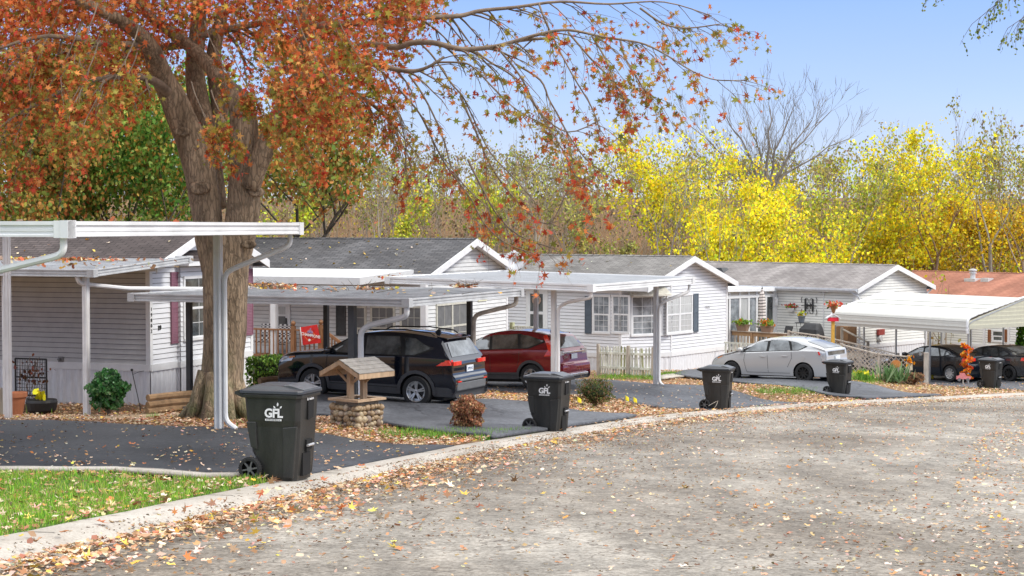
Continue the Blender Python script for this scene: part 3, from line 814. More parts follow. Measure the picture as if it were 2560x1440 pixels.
H1 = make_home('white mobile home with plum shutters and house number 19802, half hidden behind big oak trunk', 375, 927, 41, 20, 17, 5.1, 2.66, .92, SH1, SIDE, near_mat=GREYW, oh=.4)
H2 = make_home('white mobile home with charcoal shingles, wooden porch railing and red flag', 1062, 0, 52, 24, 17, 6.2, 2.66, .98, SH2, SIDEG, gutter=False) if False else None
def home_from_eave(label, cx, Y0, zeave, *a, **k):
    """home whose wall top stands at world height zeave"""
    wall_h = a[3]; P = at(cx, 700, Y0)
    # pixel row of the band at that depth
    zband = zeave - wall_h
    # solve row
    lo, hi = 300, 1400
    for _ in range(40):
        m = (lo + hi) / 2
        if at(cx, m, Y0).z > zband: lo = m
        else: hi = m
    return make_home(label, cx, lo, Y0, *a, **k)
H2 = home_from_eave('white mobile home with charcoal shingles, wooden porch railing and windows beside the red flag', 1062, 52, .17, 24, 17, 6.2, 2.66, .98, SH2, SIDEG)
h3l = 'white mobile home with slate blue shutters, cut-off window corner and picket fence'
H3 = home_from_eave(h3l, 1610, 62, -.57, 36, 19, 6.3, 2.72, .98, SH3, SIDE, cham=(1.0, 1.9))
H4 = home_from_eave('pale cream mobile home with monogram sign, patio doors and wooden ramp', 2137, 76, -1.17, 45, 19, 6.0, 2.75, .94, SH4, SIDEC, gutter=True)
H5 = home_from_eave('white mobile home with rust brown roof and brown window shutters', 2680, 84, -2.02, 53, 19, 7.0, 2.7, 1.05, SH5, SIDEC)

# home 1 details
h = H1['h']; G = H1['G']; I4 = H1['I']
a0, a1, z0, z1 = rect(h, 'x', 0, 424, 448, 680, 858); shutter(h, G, a0, a1, z0, z1, PLUM)
a0, a1, z0, z1 = rect(h, 'x', 0, 606, 628, 672, 838); shutter(h, G, a0, a1, z0, z1, PLUM)
# box bay with its own little roof
pd = .10; b0, b1, bz0, bz1 = rect(h, 'x', pd, 450, 600, 652, 868)
bay = MB(); bay.box(0, pd, b0, b1, H1['zb'], bz1, 0)
BG = Matrix.Translation((pd, 0, 0)) @ G
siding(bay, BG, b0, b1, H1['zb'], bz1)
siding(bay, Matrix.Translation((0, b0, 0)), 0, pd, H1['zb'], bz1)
bay.build('bay', [SIDE, LAPSHADE], h)
br = MB(); br.add([(0, b0 - .12, bz1 + .28), (0, b1 + .12, bz1 + .28), (pd + .34, b1 + .12, bz1 + .02), (pd + .34, b0 - .12, bz1 + .02)], [(0, 1, 2, 3)], 0, [[(0, .5), (2, .5), (2, 0), (0, 0)]])
br.box(0, pd + .33, b0 - .11, b1 + .11, bz1 - .1, bz1 + .015, 1); br.add([(0, b0 - .115, bz1 + .015), (pd + .335, b0 - .115, bz1 + .015), (0, b0 - .115, bz1 + .27)], [(0, 1, 2)], 1)
br.build('bay_roof', [SH1, WHITE], h)
bw0, bw1, wz0, wz1 = rect(h, 'x', pd, 460, 592, 694, 838)
window(h, BG, bw0, bw1, wz0, wz1, cols=4, rows=1, low_rows=2, glass=GLASSD)
sk = MB(); skirt_mesh(sk, BG, b0, b1, -1, H1['zb'] - .02); skirt_mesh(sk, Matrix.Translation((0, b0, 0)), 0, pd, -1, H1['zb'] - .02); sk.box(0, pd - .04, b0 + .03, b1 - .03, -1, H1['zb'])
sk.build('bay_skirting', SKIRT, h, fixn=False)
bd = MB(); bd.box(0, pd + .04, b0 - .04, b1 + .04, H1['zb'] - .02, H1['zb'] + .14); bd.build('bay_band', WHITE, h)
for i, c in enumerate('19802'):
    nm = MB()
    p = onplane(h, 377.5, 774 + i * 13.6, 'x', .04); text_mesh(c, .125, frame_x() @ Matrix.Translation((p.y + .02, -.042, p.z)) @ STAND, nm, depth=.006); nm.build('house_digit', BTEXT, h)
nm = MB(); p = onplane(h, 399, 820, 'x', .03); text_mesh('19', .16, frame_x() @ Matrix.Translation((p.y, -.03, p.z)) @ STAND @ Matrix.Rotation(rad(6), 4, 'Z'), nm, depth=.008, bold=.004)
nm.build('house_number', BTEXT, h)
p = onplane(h, 154, 898, 'y', 0)
tp = MB(); tp.box(p.x - .07, p.x + .07, -.05, -.02, p.z - .07, p.z + .07); tp.lathe([(.03, -.12), (.04, -.05)], 8, (p.x - .02, 0, p.z), 'y'); tp.build('outside_tap', mat('tap_metal', (.2, .2, .2), .4), h)

# home 2 details: porch side windows, gable windows, door, number plate
h = H2['h']; G = H2['G']
for xl, xr in ((894, 912), (932, 984), (1006, 1052)):
    a0, a1, z0, z1 = rect(h, 'y', 0, xl, xr, 770, 872); window(h, I4, a0, a1, z0, z1, cols=3 if xr - xl > 30 else 1, rows=2, low_rows=2, glass=SCREEN, casemat=mat('aged_cream_trim', (.55, .54, .47), .5))
a0, a1, z0, z1 = rect(h, 'y', 0, 842, 866, 758, 838); shutter(h, I4, a0, a1, z0, z1, mat('dark_grey_shutter', (.05, .05, .052), .6))
a0, a1, z0, z1 = rect(h, 'x', 0, 1091, 1164, 762, 868); window(h, G, a0, a1, z0, z1, mullions=((a0 + a1) / 2,), cols=2, rows=1, low_rows=3, glass=SCREEN, casemat=MATS['aged_cream_trim'])
a0, a1, z0, z1 = rect(h, 'y', 0, 680, 722, 762, 880)
d = MB(); d.box(a0, a1, -.045, 0, z0 - .3, z1); d.box(a0 - .08, a0, -.06, 0, z0 - .3, z1 + .08); d.box(a1, a1 + .08, -.06, 0, z0 - .3, z1 + .08); d.box(a0, a1, -.06, 0, z1, z1 + .08)
dd = d.build('door', WHITE, h); zmid = onplane(h, 700, 788, 'y', 0).z
MB().box(a0 + .1, a1 - .1, -.055, -.045, zmid - .95, zmid - .03).build('screen', SCREEN, dd); MB().box(a0 + .1, a1 - .1, -.056, -.045, zmid + .03, z1 - .06).build('pane', GLASSL, dd)
MB().bar((a1 - .05, -.08, zmid - .3), (a1 - .05, -.08, zmid - .08), .03).build('handle', BLACK, dd)
p = onplane(h, 1206, 746, 'x', .03); pl = MB(); pl.box(.03, .045, p.y - .34, p.y + .34, p.z - .09, p.z + .09)
plo = pl.build('number_plate', mat('cream_plate', (.7, .69, .5), .5), h)
tb = MB(); text_mesh('19804', .15, frame_x() @ Matrix.Translation((p.y, -.05, p.z)) @ STAND, tb, depth=.002, bold=.003); tb.build('digits', BTEXT, plo)
tr = MB(); p0 = onplane(h, 1268, 760, 'x', 0)

# home 3 details
h = H3['h']; G = H3['G']
for xl, xr in ((1486, 1523), (1535, 1572)):
    a0, a1, z0, z1 = rect(h, 'y', 0, xl, xr, 742, 830); window(h, I4, a0, a1, z0, z1, cols=3, rows=2, low_rows=3, glass=GLASSW)
a0, a1, z0, z1 = rect(h, 'y', 0, 1464, 1480, 740, 834); shutter(h, I4, a0, a1, z0, z1, SLATE)
a0, a1, z0, z1 = rect(h, 'x', 0, 1667, 1727, 740, 830); window(h, G, a0, a1, z0, z1, mullions=((a0 + a1) / 2,), cols=3, rows=2, low_rows=3, glass=GLASSL)
a0, a1, z0, z1 = rect(h, 'x', 0, 1731, 1743, 734, 830); shutter(h, G, a0, a1, z0, z1, SLATE)
CF, cl = H3['CF']; zz = (z0, z1)
window(h, CF, cl * .22, cl * .80, z0 + .04, z1 - .06, cols=3, rows=2, low_rows=3, glass=GLASSW)
aw = MB(CF)
for k in range(9):
    u0 = cl * (.12 + .76 * k / 9); u1 = cl * (.12 + .76 * (k + 1) / 9); f0 = abs(k - 4.5) / 4.5; f1 = abs(k - 3.5) / 4.5
    aw.quad((u0, -.03, z1 + .32), (u1, -.03, z1 + .32), (u1, -.5, z1 + .06), (u0, -.5, z1 + .06)); aw.quad((u0, -.5, z1 + .06), (u1, -.5, z1 + .06), (u1, -.5, z1), (u0, -.5, z1))
aw.add([(cl * .12, -.03, z1 + .32), (cl * .12, -.5, z1), (cl * .12, -.03, z1)], [(0, 1, 2)]); aw.add([(cl * .88, -.03, z1 + .32), (cl * .88, -.5, z1), (cl * .88, -.03, z1)], [(0, 1, 2)])
aw.build('awning', mat('beige_awning', (.62, .60, .52), .5), h, fixn=False)
a0, a1, z0, z1 = rect(h, 'y', 0, 1322, 1366, 728, 836)
d = MB(); d.box(a0, a1, -.04, 0, z0 - .2, z1); d.box(a0 - .09, a0, -.06, 0, z0 - .2, z1 + .09); d.box(a1, a1 + .09, -.06, 0, z0 - .2, z1 + .09); d.box(a0, a1, -.06, 0, z1, z1 + .09); d.box(a0 + .1, a1 - .1, -.055, -.04, (z0 + z1) / 2 - .04, (z0 + z1) / 2 + .04)
dd = d.build('door', WHITE, h)
for q0, q1 in ((z0 + .05, (z0 + z1) / 2 - .06), ((z0 + z1) / 2 + .06, z1 - .1)): MB().box(a0 + .1, a1 - .14, -.05, -.04, q0, q1).build('pane', GLASSD, dd)
tb = MB(); zz = (z0 + z1) / 2 + .5; am = (a0 + a1) / 2
for k in range(20):
    an = k / 20 * 6.28; tb.lathe([(.03, -.02), (.05, 0), (.03, .02)], 6, (am + .17 * math.cos(an), -.075, zz + .17 * math.sin(an)))
tb.build('wreath', mat('blossom_wreath', (.5, .35, .27), .7, var=.5, scale=18), dd)
p = onplane(h, 1768, 768, 'x', .02); tb = MB(); text_mesh('19806', .16, frame_x() @ Matrix.Translation((p.y, -.03, p.z)) @ STAND, tb, depth=.003); tb.build('house_number', mat('faded_digits', (.45, .46, .47), .5), h)

# home 4 details: sun room with sliding doors, roof vent, downpipes, floodlight, lamp
h = H4['h']; G = H4['G']; zb, zt = H4['zb'], H4['zt']
xs_ = -4.36; yn = onplane(h, 1806, 780, 'x', xs_).y - .8
zw = H4['zr'](-.3) - .08; zn = onplane(h, 1824, 722, 'x', xs_ + .2).z; kk = (zw - zn) / (0 - onplane(h, 1824, 722, 'x', xs_ + .2).y)
def ztp(y): return zw + kk * y
s = MB(); s.prism([(yn, zb - .1), (0, zb - .1), (0, ztp(0) - .1), (yn, ztp(yn) - .1)], xs_ - 4, xs_, 'x'); s.build('sun_room', mat('beige_panel', (.62, .57, .49), .6, var=.05), h)
s = MB(); s.prism([(yn - .4, ztp(yn - .4) - .14), (-.25, ztp(-.25) - .14), (-.25, ztp(-.25) + .02), (yn - .4, ztp(yn - .4) + .02)], xs_ - 4.2, xs_ + .25, 'x')
s.build('sun_room_roof', WHITE, h, fixn=False)
FS = Matrix.Translation((xs_, 0, 0)) @ G; zdt = onplane(h, 1880, 744, 'x', xs_).z
fr = MB(FS)
xs = [onplane(h, q, 790, 'x', xs_).y for q in (1806, 1822, 1848, 1870, 1890, 1913)]
for k in xs: fr.box(k - .06, k + .06, -.06, 0, zb - .1, ztp(k) - .14)
fr.box(-.32, -.02, -.07, 0, zb - .1, ztp(-.1) - .14)
fr.box(yn, -.02, -.065, 0, zdt, zdt + .14); fr.box(yn, -.02, -.055, 0, zb - .1, zb + .05); fr.build('door_frame', WHITE, h)
for i in range(len(xs) - 1): MB(FS).box(xs[i] + .06, xs[i + 1] - .06, -.022, -.006, zb + .05, zdt).build('sliding_door', GLASSL if i == 2 else (GLASSW if i % 2 else GLASSD), h)
MB(FS).box(xs[-1] + .06, -.32, -.022, -.006, zb + .05, zdt).build('sliding_door', GLASSD, h)
v = MB(); pr = onplane(h, 1806, 663, 'y', 1.6); v.prism([(0, 0), (.55, 0), (.42, .2), (.1, .2)], -.25, .25, 'y'); v.v = [(x + pr.x - .3, y + 1.6, z + H4['zr'](1.6) - .03) for x, y, z in v.v]
v.build('roof_vent', mat('dark_vent', (.06, .065, .07), .6), h)
sp = MB(); xg = onplane(h, 2128, 720, 'y', -.3).x
spout(h, [(xg, -.37, zt - .02), (xg, -.37, zt - .16), (xg + .3, -.07, zt - .42), (xg + .3, -.07, zb - .5)], .045, MATS['grey_gutter'])
spout(h, [(.2, H4['W'] + .3, zt + .0), (.2, H4['W'] + .3, zt - .15), (.1, H4['W'] - .08, zt - .4), (.08, H4['W'] - .08, zb - .5)], .045, WHITE)
p = onplane(h, 2060, 731, 'y', 0); fl = MB()
for sx in (-1, 1): fl.lathe([(.03, 0), (.07, .02), (.095, .16), (.085, .18)], 10, (0, 0, 0), 'z'); n_ = len(fl.v) // 2 if sx > 0 else 0
fl.v = [((0.02 if i < len(fl.v) / 2 else -.02) + p.x + (x * .8 + (z * .8 if i < len(fl.v) / 2 else -z * .8)), -.1 + y * .8 - z * .3, p.z - z * .3) for i, (x, y, z) in enumerate(fl.v)]
fl.box(p.x - .05, p.x + .05, -.09, -.02, p.z - .05, p.z + .05); fl.bar((p.x, -.035, p.z), (p.x, -.035, zb + .1), .03)
fl.build('floodlight', WHITE, h)
p = onplane(h, 1941, 755, 'y', -.15); lm = MB(); lm.lathe([(.01, .3), (.05, .22), (.12, .14), (.1, .1), (.09, -.14), (.03, -.2)], 8, (p.x, -.16, p.z)); lm.bar((p.x, -.02, p.z + .1), (p.x, -.16, p.z + .2), .03); lm.build('porch_lamp', mat('white_lantern', (.75, .76, .76), .3), h)
# black monogram on the wall
mg = thing('monogram_sign', 'black scrollwork letter H plate on the cream wall above the covered grill', 'wall sign', h.matrix_basis @ onplane(h, 2023, 765, 'y', -.05), h.rotation_euler[2])
tb = MB(); text_mesh('H', .86, Matrix.Translation((0, -.02, 0)) @ STAND, tb, depth=.01); text_mesh('H', .36, Matrix.Translation((0, -.03, -.02)) @ STAND, tb, depth=.01)
for sx in (-1, 1):
    for sz in (-1, 1):
        pts = [(sx * (.14 + .10 * math.cos(q * .6)), -.02, sz * (.22 + .14 * math.sin(q * .6))) for q in range(9)]; tb.tube(pts, .014, 5)
        tb.tube([(sx * .4, -.02, sz * .14), (sx * .44, -.02, sz * .3), (sx * .38, -.02, sz * .42)], .016, 5)
tb.tube([(-.42, -.02, 0), (-.2, -.02, .05), (0, -.02, 0), (.2, -.02, .05), (.42, -.02, 0)], .016, 5)
tb.build('letter', BLACK, mg)
# home 5 details
h = H5['h']
a0, a1, z0, z1 = rect(h, 'y', 0, 2484, 2507, 829, 852); window(h, I4, a0, a1, z0 , z1, cols=1, rows=1, low_rows=1, glass=GLASSD)
a0, a1, z0, z1 = rect(h, 'y', 0, 2471, 2478, 824, 855); shutter(h, I4, a0, a1, z0, z1, BROWN, False)
a0, a1, z0, z1 = rect(h, 'y', 0, 2513, 2520, 824, 855); shutter(h, I4, a0, a1, z0, z1, BROWN, False)
p = onplane(h, 2432, 700, 'y', 2.2); v = MB(); zc = H5['zr'](2.2)
v.box(p.x - .35, p.x + .35, 1.9, 2.5, zc - .1, zc + .08, 0); v.lathe([(.14, 0), (.14, .3), (.2, .3), (.2, .36), (.14, .38), (.14, .42), (.22, .44), (.22, .52), (.05, .56)], 12, (p.x, 2.2, zc + .05)); v.box(p.x + .7, p.x + 1.2, 1.95, 2.4, zc - .1, zc + .12)
v.build('chimney_vent', mat('vent_metal', (.6, .62, .64), .4, .2), h)
tr = MB(); 
for q in (2360, 2461, 2522):
    x = onplane(h, q, 850, 'y', 0).x; MB().box(x - .07, x + .07, -.06, 0, H5['zb'], H5['zt']).build('wall_post_trim', WHITE, h)

# ------------------------------------------------------------------ carports
C1 = (-4.99, 18.8)
t1, hb1, zg1 = make_carport('white flat carport roof over the nearest driveway, its tall post beside the oak trunk', C1, 13, 6.4, 7.5, 1.488, .175, panmat=PANW,
    posts=[])
I1 = inv(t1)
def addpost(t, hb, zg, w, m, px, py, bottom=None, pt=None, extra=.0, top=None):
    wp = pt or on(px, py); l = inv(t) @ Vector((wp[0], wp[1], 0)); zz = gz(wp[0], wp[1]) - zg
    b = MB(); x, y = l.x, l.y
    tp = (hb if top is None else top) + extra
    b.box(x - w / 2, x + w / 2, y - w / 2, y + w / 2, zz - .3, tp)
    if m is ALU or m is STEEL:
        for s_ in (-1, 1):
            b.box(x + s_ * w * .32 - .01, x + s_ * w * .32 + .01, y - w / 2 - .01, y - w / 2, zz - .02, tp)
            b.box(x + w / 2, x + w / 2 + .01, y + s_ * w * .32 - .01, y + s_ * w * .32 + .01, zz - .02, tp)
    b.build('post', m, t); return x, y, zz
x, y, zz = addpost(t1, hb1, zg1, .11, ALU, 547, 1078)
spout(t1, [(-.12, 7.42, hb1), (-.12, 7.42, hb1 - .18), (x + .28, y + .02, hb1 - .52), (x + .11, y, hb1 - .62), (x + .11, y, zz + .16), (x + .3, y - .02, zz + .04)], .042)
x2, y2, zz2 = addpost(t1, hb1, zg1, .11, ALU, 21, 1050)
spout(t1, [(-.06, .06, hb1), (-.06, .06, hb1 - .2), (-1.7, .2, hb1 - .55), (-1.9, .2, hb1 - 1.2)], .042)
bm_ = MB(); bm_.box(-6.3, -.1, y - .06, y + .06, hb1 - .02, hb1 + .04); bm_.build('beam', UNDER, t1)
sp_ = MB(); sp_.box(-.04, .055, -.06, .14, hb1 - .015, hb1 + .185); sp_.build('corner_cap', WHITE, t1)

# side cover attached to home 1
hh = H1['h']; nc = onplane(hh, 232, 692, 'z', 0)
Pn = at(232, 692, 37.3)
t2, hb2, zg2 = make_carport('low weathered metal patio cover with leaves on it, fixed along the first home', (Pn.x, Pn.y), 20, 9.0, 4.15, Pn.z, .16, name='patio_cover', cat='patio cover', ky=.055, panmat=ALUD, fmat=ALUD, group=None)
x, y, zz = addpost(t2, hb2, zg2, .12, ALU, 0, 0, pt=(-9.56, 37.65))
spout(t2, [(-.45, .05, hb2 + .0), (-.42, .1, hb2 - .16), (.1, 1.2, hb2 - .30), (1.9, 5.6, hb2 - .45)], .05)
addpost(t2, hb2, zg2, .1, ALU, 0, 0, pt=(-11.6, 38.4))
ch = 0

# carport over the black SUV
C2 = at(1020, 767, 34)
t3, hb3, zg3 = make_carport('grey pan roofed carport with twigs on top, over the black SUV', (C2.x, C2.y), 23.6, 6.8, 5.8, C2.z, .165, fmat=ALUD)
x, y, zz = addpost(t3, hb3, zg3, .14, mat('dark_grey_post', (.07, .075, .08), .5), 0, 0, pt=(-3.34, 35.1))
spout(t3, [(-.06, .06, hb3), (-.06, .06, hb3 - .2), (x + .45, y - .05, hb3 - .42), (x + .22, y - .04, hb3 - .55), (x + .22, y - .04, zz)], .062)
addpost(t3, hb3, zg3, .11, BLACKP, 0, 0, pt=(-7.1, 36.9))
I_ = t3.matrix_basis
for a in (4.95, 1.1):
    q = I_ @ Vector((-a, 5.3, 0)); addpost(t3, hb3, zg3, .11, BLACKP, 0, 0, pt=(q.x, q.y))
q = I_ @ Vector((-1.1, 5.3, 0)); x, y = -1.1, 5.3
spout(t3, [(-.1, 5.74, hb3), (-.1, 5.74, hb3 - .2), (x + .2, y - .02, hb3 - .42), (x + .13, y - .05, hb3 - .55), (x + .13, y - .05, gz(q.x, q.y) - zg3)], .055, mat('stained_pipe', (.42, .38, .33), .6, var=.3))

# carport over the dark red SUV
C3 = at(1480, 729, 43)
t4, hb4, zg4 = make_carport('clean light grey carport roof with four white posts, over the dark red SUV', (C3.x, C3.y), 31, 6.4, 6.1, C3.z, .185, kx=.016, ky=.006, panmat=PANW)
I_ = t4.matrix_basis
for a, b in ((1.41, .5), (.83, 5.4), (4.8, 5.4)):
    q = I_ @ Vector((-a, b, 0)); x, y, zz = addpost(t4, hb4, zg4, .11, ALU, 0, 0, pt=(q.x, q.y), top=hb4 + .016 * a)
    if (a, b) == (1.41, .5):
        spout(t4, [(-.06, .06, hb4), (-.06, .06, hb4 - .16), (x + .4, y, hb4 - .32), (x + .15, y - .02, hb4 - .45), (x + .15, y - .02, zz)], .045)
    if (a, b) == (.83, 5.4):
        spout(t4, [(-.06, 6.0, hb4), (-.06, 6.0, hb4 - .2), (x + .3, y, hb4 - .45), (x + .12, y - .02, hb4 - .6), (x + .12, y - .02, zz + .12), (x + .3, y - .1, zz + .02)], .045)

# white porch roof of home 2
h = H2['h']; pdp = 1.9
pr0 = -H2['L'] + 1; zpw = onplane(h, 1050, 676, 'y', -.2).z
zpn = onplane(h, 890, 704, 'y', -pdp).z
xr_n = onplane(h, 899, 700, 'y', -pdp).x
tt = MB()
xw = -.25
tt.add([(pr0, -.25, zpw + .02), (xw, -.25, zpw + .02), (xr_n, -pdp, zpn + .12), (pr0, -pdp, zpn + .12)], [(0, 1, 2, 3)]); tt.quad((pr0, -pdp, zpn + .12), (xr_n, -pdp, zpn + .12), (xr_n, -pdp - .01, zpn - .1), (pr0, -pdp - .01, zpn - .1))
tt.quad((xr_n, -pdp, zpn + .12), (xw, -.25, zpw + .02), (xw, -.25, zpw - .2), (xr_n, -pdp, zpn - .1)); tt.quad((pr0, -.25, zpw - .2), (xw, -.25, zpw - .2), (xr_n, -pdp, zpn - .1), (pr0, -pdp, zpn - .1))
tt.build('porch_roof', mat('white_porch_metal', (.60, .61, .615), .5, var=.05), h, fixn=False)
for q in (673, 688, 1061):
    pass
for q, yy in ((686, -pdp + .1), (1061, -.6)):
    x = onplane(h, q, 820, 'y', yy).x; MB().box(x - .09, x + .09, yy - .09, yy + .09, -.9, zpn - .0).build('porch_post', WHITE, h)

# cream metal carport
CC = (18.2, 67.0)
zc = gz(*CC); t5 = thing('carport', 'cream ribbed metal carport with rounded eaves over the two dark sedans', 'carport', (CC[0], CC[1], zc), -rad(55), None)
L5, W5, zl, ze_, zr_ = 7.4, 7.0, -2.68 - zc, -2.15 - zc, -1.32 - zc
prof = [(0, zl)]
for k in range(5): prof.append((0 if k % 2 == 0 else -.015, zl + (ze_ - zl - .12) * (k + .5) / 5))
for k in range(6):
    a = k / 5 * rad(78); prof.append((.32 - .32 * math.cos(a), ze_ - .12 + .26 * math.sin(a)))
n = 10
y0_, z0_ = prof[-1]
for k in range(1, n + 1):
    s_ = k / n; prof.append((y0_ + (W5 / 2 - y0_) * s_ - .05, z0_ + (zr_ - z0_) * s_)); prof.append((y0_ + (W5 / 2 - y0_) * s_, z0_ + (zr_ - z0_) * s_ + .03)) if k < n else None
full = prof + [(W5 - y, z) for y, z in reversed(prof)]
sh = MB()
for (a, b) in zip(full[:-1], full[1:]): sh.quad((-L5, a[0], a[1]), (0, a[0], a[1]), (0, b[0], b[1]), (-L5, b[0], b[1]))
o = sh.build('roof_shell', CREAM, t5); md = o.modifiers.new('t', 'SOLIDIFY'); md.thickness = .02
tr = MB()
for x in (0, -L5):
    pts = [(x, y - (.02 if y < W5 / 2 else -.02), z + .015) for y, z in full]; tr.tube(pts, .05, 6)
tr.build('edge_trim', WHITE, t5)
gp = MB(); zz = zl
lines = 7
def yat(z):
    if z <= ze_: return .03
    return .1 + (W5 / 2 - .1) * min(1, (z - ze_) / (zr_ - ze_))
for k in range(lines):
    za = ze_ - .35 + (zr_ - ze_ + .3) * k / lines; zb_ = ze_ - .35 + (zr_ - ze_ + .3) * (k + 1) / lines
    ya, yb = yat(za), yat(zb_)
    gp.quad((-.02, ya, za), (-.02, W5 - ya, za), (.01, W5 - yb, zb_), (.01, yb, zb_)); gp.quad((.01, yb, zb_), (.01, W5 - yb, zb_), (-.02, W5 - yb, zb_ + .002), (-.02, yb, zb_ + .002))
gp.build('gable_panel', CREAMU, t5, fixn=False)
for k, xx in enumerate((0, -1.97, -3.8, -5.6, -7.3)):
    for yy in (.05, W5 - .05):
        w = t5.matrix_basis @ Vector((xx, yy, 0)); MB().box(xx - .03, xx + .03, yy - .03, yy + .03, gz(w.x, w.y) - zc - .1, zl + .05).build('post', STEEL, t5)
    bw = MB(); bw.tube([(xx, .05, zl), (xx, .06, ze_ - .15), (xx, .3, ze_ - .02), (xx, W5 / 2, zr_ - .06), (xx, W5 - .3, ze_ - .02), (xx, W5 - .06, ze_ - .15), (xx, W5 - .05, zl)], .03, 4); bw.build('bow', STEEL, t5)
bl = MB(); 
for yy in (.05, W5 - .05): bl.box(-L5, 0, yy - .03, yy + .03, -.1, -.04) if False else None
# ------------------------------------------------------------------ cars
def paint(name, col, flake=.5, rough=.22):
    m = bpy.data.materials.new(name); nt, b = nodes(m)
    b.inputs['Base Color'].default_value = (*col, 1); b.inputs['Metallic'].default_value = flake; b.inputs['Roughness'].default_value = rough
    b.inputs['Coat Weight'].default_value = 1; b.inputs['Coat Roughness'].default_value = .04
    nz = nt.nodes.new('ShaderNodeTexNoise'); nz.inputs['Scale'].default_value = 1.5; nz.inputs['Detail'].default_value = 3; tc = nt.nodes.new('ShaderNodeTexCoord'); nt.links.new(tc.outputs['Object'], nz.inputs['Vector'])
    mr = nt.nodes.new('ShaderNodeMapRange'); mr.inputs[3].default_value = rough * .8; mr.inputs[4].default_value = rough * 1.25; nt.links.new(nz.outputs[0], mr.inputs[0]); nt.links.new(mr.outputs[0], b.inputs['Roughness'])
    return m
CARGLASS = mat('tinted_car_glass', (.09, .10, .105), .05, .55, var=.5, scale=1.5, spec=.9, col2=(.26, .28, .29), coat=.6)
CLAD = mat('grey_black_cladding', (.055, .056, .06), .55, var=.1)
SEAM = mat('panel_gap', (.008, .008, .008), .7)
RIMS = mat('silver_alloy', (.55, .56, .57), .3, .7, var=.06)
RIMB = mat('black_alloy', (.02, .02, .02), .35, .4, var=.1)
REDL = mat('red_lamp', (.8, .02, .01), .12, var=.1, coat=1, col2=(.95, .06, .03))
CLEARL = mat('clear_lamp', (.55, .57, .6), .1, .3, var=.2, coat=1)
AMBER = mat('amber_lamp', (.8, .25, .03), .2, var=.1)
CHROME = mat('chrome', (.7, .7, .72), .12, .9, var=.03)

def lerpc(pts, x):
    if x <= pts[0][0]: return pts[0][1]
    for (a, b), (c, d) in zip(pts[:-1], pts[1:]):
        if x <= c: return b + (d - b) * (x - a) / max(1e-6, c - a)
    return pts[-1][1]

